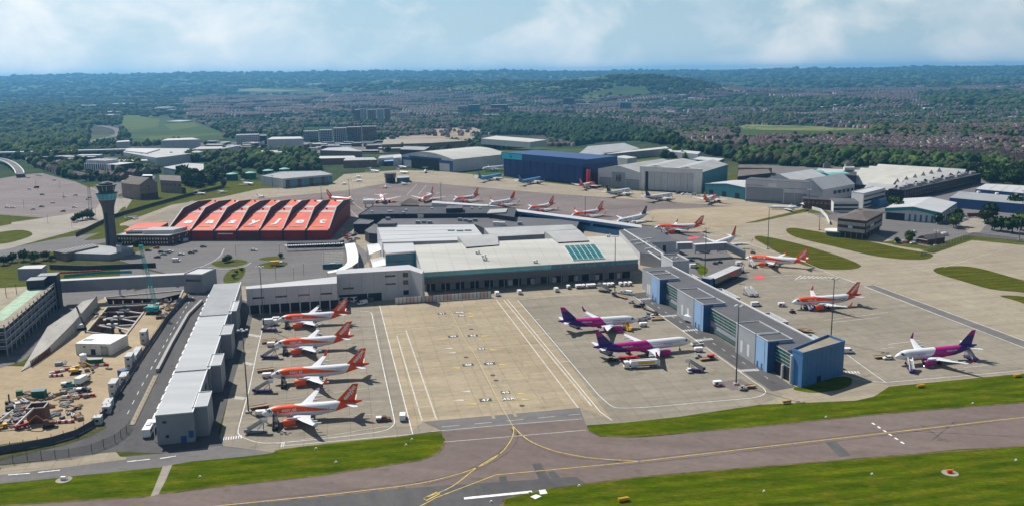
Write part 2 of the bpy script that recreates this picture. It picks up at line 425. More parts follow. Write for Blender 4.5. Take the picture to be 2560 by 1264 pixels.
grass_mat('grass',(.038,.068,.0015),(.092,.122,.003),(.125,.112,.012));grass_mat('grass_dry',(.062,.080,.014),(.095,.105,.024),(.15,.125,.05))
grass_mat('scrub',(.055,.065,.028),(.09,.09,.04),(.13,.11,.06))
PIT=[(268,768),(374,762),(312,842),(216,830)]
PIT2=[(262,744),(458,726),(446,752),(380,757),(270,763)]
S=sheet
# ground under everything, with the two excavations cut out of it
bx=[(-1150,150),(1150,150),(1150,1004),(-1150,1004)]
def mixed_ground():
	W=[[Vector((x,y,-.06))for x,y in bx],[P(u,v,-.06)for u,v in PIT],[P(u,v,-.06)for u,v in PIT2]]
	fl=[p for l in W for p in l];fs=[]
	for t in tessellate_polygon([[Vector((p.x,p.y,0))for p in l]for l in W]):
		a,b,c=(fl[i]for i in t);fs.append(t if(b-a).xy.cross((c-a).xy)>0 else t[::-1])
	mb=MB();mb.add(fl,fs);o=mb.build('ground','grass_dry');o['kind']='structure'
mixed_ground()
# --- aprons
S('apron',[(545,1112),(700,1131),(1000,1090),(1103,1074),(1055,1053),(1450,1018),(1466,1062),(1560,1055),(1700,1040),(1900,1010),(2140,1000),(2190,990),(2222,965),(2560,932),(2900,893),(2900,640),(2560,612),(2425,592),(2325,632),(2200,585),(2075,570),(2060,520),(1860,500),(1755,483),(1600,478),(1490,470),(1240,443),(1130,430),(1000,425),(860,436),(820,465),(650,472),(560,492),(430,512),(300,560),(300,600),(430,600),(620,770)],0.0,'conc_pale')
S('apron',[(948,765),(1290,745),(1530,1048),(1450,1018),(1055,1053),(1030,1086)],.012,'conc_tan')
S('stand_concrete',[(545,1112),(700,1131),(1000,1090),(1103,1074),(1056,1054),(1026,1078),(948,764),(625,767)],.012,'conc_grey')
S('stand_concrete',[(1290,744.5),(1452,944),(1530,1048),(1452,1018),(1466,1062),(1560,1055),(1700,1040),(1900,1010),(1960,985),(1575,733)],.012,'conc_grey')
S('stand_concrete',[(1745,660),(2100,690),(2165,718),(2560,868),(2560,928),(2222,962),(2110,935),(1800,735)],.012,'conc_grey')
S('far_apron',[(560,505),(860,477),(1000,452),(1130,462),(1330,480),(1560,497),(1830,516),(1760,522),(1640,523),(1540,548),(1480,562),(1240,540),(880,545),(640,524)],.012,'far_asphalt')
S('far_apron',[(290,575),(480,502),(640,520),(900,600),(300,610)],.012,'conc_grey')
S('apron',[(1640,525),(1830,516),(2010,520),(1862,557),(1800,575),(1640,552),(1560,548)],.012,'conc_tan')
S('apron',[(2030,535),(2190,585),(2340,645),(2560,620),(2560,690),(2400,672),(2340,672),(2150,665),(1900,600)],.010,'conc_pale')
S('perimeter_band',[(2165,714),(2185,712),(2560,852),(2560,868)],.024,'asphalt_grey')
# --- taxiway
S('taxiway',[(-300,1500),(-300,1262),(0,1258),(400,1230),(560,1210),(800,1186),(980,1158),(1050,1148),(1095,1128),(1110,1105),(1103,1074),(1055,1053),(1450,1018),(1466,1062),(1478,1080),(1500,1090),(1600,1093),(1900,1064),(2200,1032),(2560,1001),(2900,975),(2900,1085),(2560,1120),(2200,1147),(1900,1172),(1600,1197),(1360,1227),(1260,1262),(1200,1500)],.024,'asphalt_pink')
S('taxiway_patch',[(1075,1051.5),(1450,1018),(1458,1046),(1110,1078)],.034,'asphalt_grey')
S('taxiway_patch',[(480,1330),(560,1262),(800,1243),(1010,1219),(1100,1213),(1440,1190),(1464,1206),(1360,1223),(1262,1246),(1190,1330)],.034,'asphalt_mid')
for q in([(1330,1158),(1352,1156),(1376,1200),(1350,1203)],[(1368,1178),(1386,1176),(1404,1196),(1381,1199)],[(1247,1190),(1265,1188),(1273,1213),(1252,1216)],[(926,1223),(945,1221),(949,1247),(929,1249)],[(995,1217),(1012,1215),(1018,1238),(998,1240)],[(862,1230),(878,1229),(880,1254),(862,1256)],[(795,1238),(812,1236),(812,1262),(794,1264)],[(728,1244),(745,1242),(744,1268),(726,1270)],[(2062,1103),(2088,1100),(2128,1137),(2099,1141)]):
	S('taxiway_patch',q,.044,'asphalt_mid')
# --- roads on the left
S('access_road',[(525,712),(475,735),(420,795),(345,915),(280,1015),(240,1055),(180,1085),(80,1105),(-300,1140),(-300,1185),(0,1160),(130,1148),(285,1128),(410,1132),(560,1118),(545,1080),(640,762)],.012,'asphalt_mid')
S('perimeter_road',[(-300,1236),(0,1208),(405,1166),(600,1141),(702,1131),(545,1113),(410,1132),(290,1142),(0,1182),(-300,1210)],.024,'asphalt_grey')
S('verge',[(-300,1205),(0,1163),(120,1150),(250,1132),(290,1128),(300,1140),(317,1142),(312,1147),(200,1162),(0,1186),(-300,1215)],.034,'conc_pale')
S('pier_road',[(1575,733),(1626,727),(1990,966),(1930,977)],.024,'asphalt_mid')
S('footway',[(1626,727),(1650,735),(1985,952),(1978,962)],.034,'conc_pale')
S('pier_road',[(1600,560),(1760,585),(1830,640),(1870,690),(1800,730),(1640,660)],.024,'asphalt_grey')
S('site_ground',[(-300,1135),(-300,905),(75,915),(124,872),(182,815),(243,744),(262,736),(480,722),(470,738),(420,795),(345,915),(275,1015),(232,1058),(160,1088),(0,1110)],-.03,'earth',holes=[PIT,PIT2])
S('plaza',[(440,603),(880,600),(930,640),(880,700),(640,712),(530,718),(440,720),(300,690),(300,640)],.012,'asphalt_grey')
S('service_road',[(-300,760),(0,742),(120,735),(205,722),(470,705),(540,712),(400,745),(255,745),(170,795),(60,900),(-300,1010)],.012,'asphalt_grey')
S('approach_road',[(-300,668),(0,625),(150,595),(300,575),(440,590),(440,603),(300,600),(0,652),(-300,700)],.012,'asphalt_grey')
# --- car park and roads behind the tower
S('parking_lot',[(-300,500),(55,437),(105,433),(190,455),(262,487),(240,522),(200,530),(110,545),(0,537),(-300,540)],.012,'lot')
S('parking_road',[(-200,585),(0,560),(110,545),(200,530),(245,505),(225,468),(280,480),(330,500),(300,545),(230,565),(100,600),(0,628)],.010,'gravel')
S('link_road',[(228,470),(300,436),(390,440),(370,465),(330,490),(300,498),(262,483)],.012,'asphalt_grey')
S('bare_ground',[(290,447),(330,441),(385,458),(345,466)],.024,'conc_tan')
for q in([(-100,600),(40,575),(80,588),(0,610)],[(-100,568),(10,555),(20,562),(-100,580)],[(210,600),(300,565),(325,572),(300,590)],[(300,485),(350,470),(350,480),(300,492)],[(285,545),(305,520),(315,520),(300,545)]):
	S('grass_patch',smoothline([Vector(p)for p in q],5,True),.026,'grass_dry')
# --- grass
C=lambda q:smoothline([Vector(p)for p in q],4,True)
S('grass_strip',[(-300,1285),(-300,1236),(0,1208),(405,1166),(388,1212),(378,1238),(360,1241),(0,1263)],.05,'grass')
S('grass_strip',smoothline([Vector(p)for p in[(432,1160),(600,1141),(680,1131),(705,1121),(900,1099),(1085,1084),(1106,1090),(1113,1104),(1097,1130),(1050,1150),(980,1160),(800,1188),(560,1214),(402,1233),(415,1200)]],3,True),.05,'grass')
S('grass_strip',[(1466,1063),(1560,1055),(1700,1040),(1900,1010),(2140,1000),(2184,990),(2222,966),(2560,933),(2900,895),(2900,973),(2560,1004),(2200,1033),(1900,1063),(1700,1081),(1560,1090),(1500,1087),(1474,1077)],.05,'grass')
S('grass_strip',[(1190,1400),(1262,1246),(1300,1233),(1360,1222),(1600,1191),(1900,1166),(2200,1141),(2400,1121),(2560,1114),(2900,1085),(3200,1500)],.05,'grass')
grass_mat('grass_olive',(.052,.062,.006),(.090,.096,.010),(.12,.10,.022))
S('yard',[(2000,512),(2084,578),(2092,602),(2196,603),(2236,600),(2320,616),(2412,588),(2560,603),(2800,620),(2800,540),(2440,520),(2475,459),(2440,443),(2240,422),(1850,412),(1858,498)],.004,'asphalt_grey')
S('grass_patch',[(2210,604),(2240,600),(2285,608),(2320,618),(2300,622),(2240,614)],.04,'grass_olive')
S('lorry_yard',[(2400,560),(2440,540),(2480,545),(2450,580),(2420,582)],.016,'gravel')
for q in([(1888,597),(1905,590),(2000,610),(2100,640),(2148,660),(2148,668),(2120,673),(2060,672),(1990,655),(1930,622)],[(1965,575),(1985,570),(2040,578),(2150,598),(2250,620),(2320,632),(2332,640),(2310,648),(2250,647),(2180,638),(2080,615),(1990,593)],[(2335,672),(2370,665),(2440,668),(2560,700),(2700,730),(2700,750),(2560,730),(2480,722),(2400,700),(2345,683)],[(2500,738),(2560,740),(2640,756),(2600,770),(2545,752)]):
	S('grass_island',C(q),.05,'grass_olive')
S('grass_island',[(1862,558),(1960,535),(2010,522),(2065,527),(2080,535),(2010,531),(1990,535),(1892,556)],.05,'grass_dry')
S('grass_strip',[(2196,605),(2235,602),(2320,622),(2410,588),(2435,592),(2560,608),(2560,613),(2430,600),(2335,633),(2300,622)],.04,'grass_dry')
S('grass_island',C([(1740,655),(1756,662),(1770,672),(1766,682),(1750,686),(1742,672)]),.05,'grass')
for q in([(528,657),(560,649),(600,648),(619,655),(595,664),(550,667)],[(642,664),(670,655),(705,653),(720,659),(700,668),(665,670)],[(560,690),(580,672),(612,668),(608,690),(590,704),(562,706)],[(650,645),(690,640),(712,644),(690,650),(655,650)]):
	S('grass_island',C(q),.05,'grass_dry')
S('planting_bed',C([(543,655),(565,651),(590,651),(597,656),(575,661),(550,660)]),.07,'scrub')
S('shaded_verge',C([(1985,968),(2040,952),(2100,940),(2128,944),(2125,962),(2090,974),(2040,980),(2000,976)]),.05,'grass')
S('grass_strip',[(0,1150),(-300,1180),(-300,1145),(80,1118),(170,1098),(232,1070),(255,1056),(268,1066),(230,1088),(160,1112),(80,1130)],.05,'scrub')
S('verge_path',[(407,1164),(431,1160),(414,1200),(396,1234),(376,1240),(388,1212)],.055,'gravel')
S('embankment',[(-300,700),(0,648),(100,640),(260,640),(440,690),(330,668),(200,665),(0,668)],.03,'scrub')
# ==== painted markings
mat('paint_faded_yellow',(.44,.36,.20),.85,.2,.5)
def paint(name,lines,wd,m,z=.075,dash=None):
	mb=MB()
	for L in lines:
		W=[P(u,v)for u,v in L]
		if dash:
			on,off=dash;tot=sum((W[i+1]-W[i]).length for i in range(len(W)-1));s=0
			def at(d):
				for i in range(len(W)-1):
					l=(W[i+1]-W[i]).length
					if d<=l or i==len(W)-2:return W[i].lerp(W[i+1],min(d/l,1))
					d-=l
			segs=[]
			while s<tot:segs.append([at(s),at(min(s+on,tot))]);s+=on+off
		else:segs=[W]
		for sg in segs:
			st=strip_pts(sg,wd,z)
			for i in range(len(st)-1):mb.quad(st[i][0],st[i][1],st[i+1][1],st[i+1][0])
	o=mb.build(name,m);o['kind']='structure';return o
SM=lambda q:[tuple(p)for p in smoothline([Vector(p)for p in q],5)]
paint('stand_line',[[(660,803),(640,890),(623,972),(597,1066)]+SM([(597,1066),(596,1083),(613,1095),(656,1106),(720,1104),(812,1095),(900,1085),(962,1075),(985,1059),(984,1040)])+[(984,1040),(979,1015),(955,906),(932,795)]+SM([(932,795),(929,783),(919,778),(872,775)])],.26,'paint_white')
paint('stand_line',[[(949,763),(972,853),(1032,1085)],[(700,1114),(1030,1085)],[(706,1104),(703,1117)],[(711,1103),(708,1116)],[(640,776),(700,772),(780,768)]],.24,'paint_white')
paint('stand_line',[[(1294,749),(1350,814),(1495,985)]+SM([(1495,985),(1525,1011),(1552,1019),(1628,1016)])+[(1628,1016),(1880,994)]+SM([(1880,994),(1905,987),(1914,978),(1907,968),(1890,957)])+[(1890,957),(1575,733)],[(1268,747),(1500,1028),(1530,1050)]],.25,'paint_white')
paint('faded_line',[[(992,838),(1055,1050)],[(1015,825),(1091,1047)],[(1241,749),(1446,1019)],[(1259,748),(1479,1014)]],.5,'paint_faded')
paint('faded_line',[[(u0+.24*0,v),(u1,v-3)]for u0,u1,v in((1002,1030,868),(1018,1048,930),(1030,1062,976),(1042,1076,1018),(1340,1375,835),(1390,1425,905),(1418,1448,958),(1432,1470,990),(1310,1350,800),(1362,1398,876))],.4,'paint_faded')
paint('faded_line',[[(1015,822),(1150,812),(1300,800)],[(975,830),(1015,826)],[(1294,749),(1500,728),(1575,733)]],.4,'paint_faded')
# taxi lines
TY=[(1128,780),(1156,838),(1196,900),(1250,1008),(1268,1039),(1281,1063)]
paint('taxi_line',[TY],.22,'paint_faded_yellow')
paint('taxi_line',[SM([(1281,1063),(1284,1079),(1276,1101),(1250,1133),(1192,1168),(1089,1199),(1000,1215)])+[(1000,1215),(800,1238),(560,1262),(300,1290)],SM([(1281,1063),(1321,1099),(1379,1124),(1446,1139),(1500,1146),(1600,1152)]),[(1040,1270),(1090,1243),(1240,1186),(1500,1162),(1600,1152),(1900,1117),(2200,1083),(2560,1042),(2900,1005)],SM([(1060,1245),(1130,1215),(1192,1168),(1250,1133)])],.34,'paint_yellow')
paint('taxi_line',[[(1060,1245),(1092,1229),(1099,1233),(1066,1250),(1060,1245)]],.5,'paint_yellow')
paint('holding_line',[[(1078,1078),(1250,1062),(1455,1046)],[(1110,1104),(1280,1090),(1465,1074)]],.3,'paint_faded');paint('holding_line',[[(1105,1066),(1280,1050),(1450,1034)]],.3,'paint_faded',dash=(6,5))
paint('stop_bar',[[(2180,1056),(2267,1113)]],.7,'paint_white',dash=(1.6,1.6));paint('runway_bar',[[(1160,1245),(1250,1236),(1330,1228)]],1.3,'paint_white')
for q in([(1347,1224),(1363,1222),(1369,1232),(1350,1234)],[(1325,1240),(1340,1234),(1354,1239),(1338,1246)]):sheet('marker_board',q,.08,'paint_white')
paint('edge_line',[[(2162,716),(2560,868),(2900,1000)],[(2186,712),(2560,850),(2900,972)]],.3,'paint_white')
paint('edge_line',[[(1775,710),(1860,695),(1980,687),(2080,700)],[(2096,690),(2165,716)],[(1720,575),(1840,600),(2000,650),(2090,690),(2160,714)],[(2110,938),(2160,950),(2215,955),(2560,925),(2700,910)],[(2110,880),(2185,935),(2215,955)]],.25,'paint_white')
paint('edge_line',[[(2360,668),(2450,640),(2560,612)]],.3,'paint_faded')
paint('faded_line',[[(2060,800),(2220,780)],[(2080,805),(2200,792)],[(1985,700),(2030,690)],[(2220,860),(2300,850)],[(1985,745),(2000,740)],[(2410,918),(2470,912)],[(2200,872),(2235,866)]],.4,'paint_faded')
paint('far_line',[[(1017,488),(1043,460)],[(1046,487),(1066,463)],[(880,478),(820,482)],[(1230,468),(1480,497),(1560,505)],[(640,530),(480,545),(330,560)],[(880,505),(920,535)],[(860,510),(895,545)],[(1600,560),(1660,556)]],.35,'paint_faded')
# hatching beside the right-hand stand
for i in range(9):paint('hatch_bar',[[(1989+i*10.6,697-i*.3),(2003+i*10.4,688+i*.6)]],.45,'paint_white')
# pedestrian crossings
def zebra(a,b,n,wd):
	A,B=P(*a),P(*b)
	for i in range(n):
		c=A.lerp(B,(i+.5)/n);d=(B-A).normalized();q=Vector((-d.y,d.x,0));hw=(B-A).length/n*.21
		mb=MB();mb.quad(*[c+d*sx*hw+q*sy*wd/2+Vector((0,0,.08))for sx,sy in((-1,-1),(1,-1),(1,1),(-1,1))])
		mb.build('crossing_stripe','paint_white')['kind']='structure'
for a,b,n in(((1596,748),(1632,744),7),((1656,790),(1692,787),7),((1706,826),(1744,823),6),((1738,850),(1782,846),8),((1848,926),(1897,923),8),((556,1096),(606,1091),8),((583,992),(613,996),6),((606,905),(634,911),6),((620,835),(650,841),6),((2112,930),(2150,930),5)):zebra(a,b,n,2.6)
# lane dashes
paint('lane_dash',[[(497,730),(478,745),(452,790),(400,880),(348,975),(318,1035),(310,1050)]],.22,'paint_white',dash=(4,6));paint('lane_dash',[[(1612,745),(1700,803),(1800,868),(1920,945)]],.2,'paint_white',dash=(3,6))
paint('lane_dash',[[(20,1186),(75,1182)],[(95,1180),(150,1174)],[(318,1153),(375,1147)],[(400,1145),(440,1139)]],.5,'paint_white')
# stand lead-in boxes: black boxes with white figures and yellow arrow heads
TXT={}
def text_mesh(s,size,m,bold=.02,key=None):
	k=(s,size,m,bold)
	if k not in TXT:
		c=bpy.data.curves.new('lettering','FONT');c.body=s;c.size=size;c.align_x='CENTER';c.align_y='CENTER';c.offset=bold*size;c.resolution_u=2
		o=bpy.data.objects.new('lettering',c);COL.objects.link(o)
		dg=bpy.context.evaluated_depsgraph_get();me=bpy.data.meshes.new_from_object(o.evaluated_get(dg))
		bpy.data.objects.remove(o);bpy.data.curves.remove(c)
		me.materials.clear();me.materials.append(M(m));me.name='lettering';TXT[k]=me
	return TXT[k]
AX=(P(1446,1019)-P(1250,755)).normalized();ANG=math.atan2(AX.y,AX.x)
CRS=math.radians(10.5)
for u,v,s,wd in((1214,999,'47',4.4),(1272,996,'45R',4.4),(1264,980,'45',3.4),(1170,911,'48',4.6),(1224,908,'46',4.6),(1203,871,'43',3.2),(1133,840,'49',4.6),(1182,838,'42',4.6),(1105,783,'41',4.2),(1149,780,'40R',5.0),(1154,788,'40',3.6)):
	p=P(u,v);mb=MB();mb.quad((-wd/2,-1.5,.075),(wd/2,-1.5,.075),(wd/2,1.5,.075),(-wd/2,1.5,.075))
	o=link('stand_number_box',mb.mesh('stand_number_box','paint_dark'),None,(p.x,p.y,0),CRS);o['kind']='structure'
	l=link('stand_number',text_mesh(s,2.9,'paint_white',.02),o,(0,0,.085))
for u,v,d in((1178,1009,-1),(1318,997,1),(1308,983,1),(1138,919,-1),(1261,910,1),(1237,873,1),(1102,847,-1),(1215,839,1),(1182,790,1),(1180,782,1),(1127,881,-1),(1120,870,-1),(1162,978,-1),(1145,1000,-1)):
	p=P(u,v);mb=MB();mb.add([(-2.0,-.95,.078),(2.3,0,.078),(-2.0,.95,.078)],[(0,1,2)])
	o=link('arrow_head',mb.mesh('arrow_head','paint_yellow' if v not in(881,870,978,1000)else 'paint_faded'),None,(p.x,p.y,0),CRS+(math.pi if d<0 else 0));o['kind']='structure'
paint('lead_in_line',[[(1195,1007),(1305,998)],[(1238,989),(1300,984)],[(1150,918),(1160,916)],[(1160,1000),(1235,990)]],.22,'paint_yellow')
for q in([(1882,690),(1905,687),(1914,694),(1890,697)],[(1716,594),(1738,590),(1752,594),(1724,598)]):sheet('red_hatch_box',q,.08,'paint_red')
sheet('red_hatch_box',[(1795,955),(1850,945),(1885,965),(1830,975)],.03,'far_asphalt')
# stand safety lines on the easyJet side: short T bars and lead-in lines
for(x,y,a)in((-85.95,288.2,190.67),(-93.2,327.7,191.15),(-102.15,367.3,190.6),(-110.8,407.2,190.7)):
	a=math.radians(a);f=Vector((math.cos(a),math.sin(a)));r=Vector((f.y,-f.x));mb=MB()
	def seg(p,q,wd=.25):
		A=Vector((x,y))+f*p[0]+r*p[1];B=Vector((x,y))+f*q[0]+r*q[1]
		st=strip_pts([A,B],wd,.07);mb.quad(st[0][0],st[0][1],st[1][1],st[1][0])
	seg((-38,0),(-4,0));seg((-42,12),(-6,19));seg((-42,-12),(-6,-19));seg((-4,9),(-4,15));seg((-8,9),(-8,16));seg((-12,9),(-12,16));seg((5,6),(-14,6),.2);seg((5,-8),(-12,-8),.2)
	mb.build('stand_line','paint_faded')['kind']='structure'
# worn earth along the grass edges, tyre rubber and oil on the paving
mat('grass_edge',(.115,.092,.045),.95,.35,.25,spec=.02);mat('tyre_mark',(.118,.094,.086),.9,.15,.3,spec=.1);mat('oil_streak',(.29,.242,.168),.9,.12,.2,spec=.1);mat('oil_grey',(.215,.19,.152),.9,.15,.3,spec=.1)
paint('worn_edge',[[(0,1263),(360,1241)],[(402,1233),(560,1214),(800,1188),(980,1160),(1050,1150),(1097,1130),(1113,1104)],[(1474,1077),(1500,1088),(1560,1091),(1700,1082),(1900,1064),(2200,1034),(2560,1005)],[(1190,1400),(1262,1246),(1360,1222),(1600,1191),(1900,1166),(2200,1141),(2560,1114)],[(1888,597),(1930,622),(1990,655),(2060,672),(2120,673)]],.9,'grass_edge',.069)
paint('tyre_mark',[SM([(1281,1066),(1276,1100),(1235,1138),(1150,1180),(1040,1205)]),SM([(1292,1066),(1292,1100),(1262,1135),(1180,1178),(1060,1212)]),SM([(1274,1070),(1330,1108),(1420,1140),(1560,1154)]),[(1500,1168),(1760,1140),(2100,1100),(2500,1052)],[(1500,1157),(1760,1129),(2100,1090),(2500,1042)],[(640,1248),(900,1221),(1060,1203)],[(2330,1100),(2390,1050)],[(2300,1060),(2370,1105)],[(2250,1075),(2520,1090)]],.42,'tyre_mark',.052)
rq=random.Random(21)
paint('oil_streak',[[(u,v),(u+rq.uniform(14,46),v+rq.uniform(-5,1))]for u,v in[(rq.uniform(980+(v-770)*.2,1250+(v-770)*.5),v)for v in[rq.uniform(775,1030)for _ in range(46)]]],.5,'oil_streak',.04)
paint('oil_streak',[[(1160,790),(1200,870),(1245,965),(1290,1040)],[(1120,785),(1158,870),(1200,960),(1235,1045)],[(1240,800),(1310,920),(1370,1015)]],1.1,'oil_streak',.036)
paint('oil_streak',[[(u,v),(u+rq.uniform(10,40),v+rq.uniform(-4,2))]for u,v in[(rq.uniform(660,940),rq.uniform(790,1080))for _ in range(34)]+[(rq.uniform(1500,1800),rq.uniform(850,1000))for _ in range(26)]+[(rq.uniform(1900,2400),rq.uniform(700,860))for _ in range(36)]+[(rq.uniform(1330,1520),rq.uniform(760,860))for _ in range(12)]],.5,'oil_grey',.04)
# ==== building helpers
def XY(p):return Vector((p[0],p[1]))
def mass(root,outline,zt,z0=0.0,wall='wall_light',roof='roof_grey',world=False,parapet=0.0,rim='wall_light',wn='wall',rn='roof',zp=None):
	"""walls + roof over an outline (roof outline given in survey pixels at height zt, or world xy)"""
	pts=[XY(p)for p in outline]if world else[XY(P(u,v,zp if zp is not None else zt))for u,v in outline]
	mb=MB();mb.prism(pts,z0,zt);o=mb.build(wn,wall,root,True)
	mb=MB();mb.prism(pts,zt+.004,zt+.18);r=mb.build(rn,roof,root,True)
	if parapet:
		mb=MB()
		for i in range(len(pts)):
			a,b=pts[i],pts[(i+1)%len(pts)]
			mb.bar((a.x,a.y,zt+.18+parapet/2),(b.x,b.y,zt+.18+parapet/2+.001*(i%2)),.3,parapet)
		mb.build('parapet',rim,root,True)
	return pts
def wallframe(A,B):
	A,B=XY(A),XY(B);t=(B-A);L=t.length;t.normalize();n=Vector((t.y,-t.x));return A,t,n,L,math.atan2(t.y,t.x)
def band(root,name,A,B,z0,z1,m,out=.06,s0=0.0,s1=1.0):
	A,t,n,L,a=wallframe(A,B);mb=MB()
	mb.box(s0*L,s1*L,-out,.02,z0,z1)
	return link(name,mb.mesh(name,m),root,(A.x-root.location.x,A.y-root.location.y,-root.location.z),a)
def wins(root,name,A,B,n_,rows,wdt,hgt_,m,out=.06,s0=0.0,s1=1.0):
	"""a row (or rows) of single windows / doors, each an object of its own"""
	A,t,nn,L,a=wallframe(A,B);mb=MB();mb.box(-wdt/2,wdt/2,-out,.02,0,hgt_);me=mb.mesh(name,m)
	for z in rows:
		for i in range(n_):
			s=(s0+(s1-s0)*(i+.5)/n_)*L;p=A+t*s
			link(name,me,root,(p.x-root.location.x,p.y-root.location.y,z-root.location.z),a)
def at2(A,B,s,t):
	A,tt,n,L,a=wallframe(A,B);return A+tt*s-n*t
def bld(name,label,p,cat='building',group=None):
	return thing(name,label,cat,(p[0],p[1],0),0,group)
def hall(root,A,B,depth,prof,wall='wall_light',roof='roof_light',zbase=0.0,eave=.25,wn='wall',rn='roof',smooth=False,front=True):
	"""prof: list of (t 0..1 across the front, z). Walls are extruded back by depth, roof skin lies on top."""
	A,t,n,L,a=wallframe(A,B);q=lambda s,d,z:((A+t*(s*L)-n*d).x,(A+t*(s*L)-n*d).y,z)
	mb=MB();k=len(prof)
	for d in(0.0,depth):
		vs=[q(0,d,zbase)]+[q(s,d,z)for s,z in prof]+[q(1,d,zbase)];f=tuple(range(len(vs)))
		if not front and d==0:continue
		mb.add(vs,[f[::-1]if d==0 else f])
	mb.quad(q(0,depth,zbase),q(0,0,zbase),q(0,0,prof[0][1]),q(0,depth,prof[0][1]));mb.quad(q(1,0,zbase),q(1,depth,zbase),q(1,depth,prof[-1][1]),q(1,0,prof[-1][1]))
	mb.build(wn,wall,root,True)
	mb=MB();th=.22;ex=eave/max(L,1)
	pr=[(s+(-ex if i==0 else ex if i==k-1 else 0),z)for i,(s,z)in enumerate(prof)]
	for i in range(k-1):
		(s0,z0),(s1,z1)=pr[i],pr[i+1];f,g=-eave,depth+eave
		vs=[q(s0,f,z0+.03),q(s1,f,z1+.03),q(s1,g,z1+.03),q(s0,g,z0+.03),q(s0,f,z0+th),q(s1,f,z1+th),q(s1,g,z1+th),q(s0,g,z0+th)]
		mb.add(vs,[(4,5,6,7),(0,1,5,4),(2,3,7,6)]+([(3,0,4,7)]if i==0 else[])+([(1,2,6,5)]if i==k-2 else[]))
	mb.build(rn,roof,root,True)
	return A,t,n,L,a
def rows_on_roof(root,name,pts,size,m):
	mb=MB();mb.box(-size[0]/2,size[0]/2,-size[1]/2,size[1]/2,0,size[2]);me=mb.mesh(name,m)
	for p in pts:link(name,me,root,(p[0]-root.location.x,p[1]-root.location.y,p[2]))
GAB=lambda e,r:[(0,e),(.5,r),(1,e)]
ARC=lambda e,r,n=8:[(i/n,e+(r-e)*math.sin(math.pi*i/n))for i in range(n+1)]
# ==== 1  white arrivals pier on the left
d0,d1=P(388,1040,9.8),P(535,712,9.8)
R=bld('arrivals_pier','long white roofed pier with stepped stair boxes beside the left easyJet stands',(d0.x,d0.y),'pier')
pd=(XY(d1)-XY(d0)).normalized();pn=Vector((pd.y,-pd.x));PL=(XY(d1)-XY(d0)).length
def pv(u,v,z):w_=XY(P(u,v,z))-XY(d0);return w_.dot(pd),w_.dot(pn)
def pw(s,t):q=XY(d0)+pd*s+pn*t;return q
fr=pv(484,1025,9.8);j1=pv(521,922,10.2);j0=pv(435,935,10.2);j2=pv(575,778,10.6);j3=pv(612,708,10.6);jm=pv(497,585,10.2)
m2=pv(497,788,10.6)[0]
segs=[(0.0,j1[0],fr[1],9.8),(j1[0],j2[0]-4,pv(540,875,10.0)[1],10.0),(j2[0]-4,PL,j2[1]+.6,10.2)]
for i,(a,b,tr,z)in enumerate(segs):
	o=[pw(a,0),pw(a,tr),pw(b,tr),pw(b,0)]
	mass(R,o,z,0,'wall_grey','roof_pier' if i<2 else 'roof_mid',True)
	mb=MB();mb.bar((*pw(a+.15,0),z+.35),(*pw(a+.15,tr),z+.35),.18,.25);mb.bar((*pw(a,tr),z+.33),(*pw(b,tr),z+.33),.3,.3);mb.build('roof_edge','white_paint',R,True)
for k,(q,zb)in enumerate((([(498,982),(529,978),(517,1015),(485,1018)],10.1),([(531,889),(560,884),(549,913),(523,915)],10.3),([(560,815),(582,811),(577,835),(552,837)],10.5),([(584,762),(598,752),(590,776),(575,778)],10.55))):
	ss=[pv(u,v,zb)for u,v in q];a,b=min(x[0]for x in ss),max(x[0]for x in ss);t0,t1=min(x[1]for x in ss)-.5,max(x[1]for x in ss)
	st_=MB();o=[pw(a,t0),pw(a,t1),pw(b,t1),pw(b,t0)];st_.prism(o,0.003,zb);sb=st_.build('stair_tower','wall_grey',R,True)
	st_=MB();[st_.bar((*o[i],zb+.15),(*o[(i+1)%4],zb+.151+i*.001),.35,.4)for i in range(4)];c_=st_.build('coping','wall_light',sb);c_.location=-R.location
	st_=MB();st_.prism([pw(a+.3,t0+.3),pw(a+.3,t1-.3),pw(b-.3,t1-.3),pw(b-.3,t0+.3)],zb+.002,zb+.1);c_=st_.build('stair_roof','roof_pier',sb);c_.location=-R.location
st_=MB();o=[pw(-.9,fr[1]-.3),pw(-.9,fr[1]+7.2),pw(13.5,fr[1]+7.2),pw(13.5,fr[1]-.3)];
mb=MB();mb.prism([pw(-.02,-1.3),pw(-.02,0),pw(PL-4,0),pw(PL-4,-1.3)],7.6,7.9);mb.build('canopy','white_paint',R,True)
for i in range(20):
	s=3+i*(PL-12)/20;mb=MB();mb.bar((*pw(s,-1.25),0),(*pw(s,-1.25),7.6),.18);mb.bar((*pw(s,-1.3),8.0),(*pw(s+5.2,-1.3),8.0),.5,.25);mb.build('canopy_post','white_paint',R,True)
for s_,z_,w_,h_ in((2.0,7.2,1.2,.8),(2.6,2.2,1.0,1.0)):band(R,'vent',pw(0,0),pw(0,fr[1]),z_,z_+h_,'wall_dark',.05,s_/fr[1],(s_+w_)/fr[1])
band(R,'plant_door',pw(0,0),pw(0,fr[1]+.01),.1,2.4,'blue_trim',.06,.62,.78);band(R,'plant_door',pw(0,0),pw(0,fr[1]+.01),1.6,4.0,'blue_trim',.06,.84,.98)
for i in range(3):
	s0_,s1_,tr,z=segs[i];wins(R,'window',pw(s0_+16,tr),pw(s1_-4,tr),max(3,int((s1_-s0_-20)/7)),[5.2],4.5,2.0,'glass_dark');wins(R,'gate_door',pw(s0_+16,tr),pw(s1_-4,tr),4,[.1],1.6,2.3,'maroon')
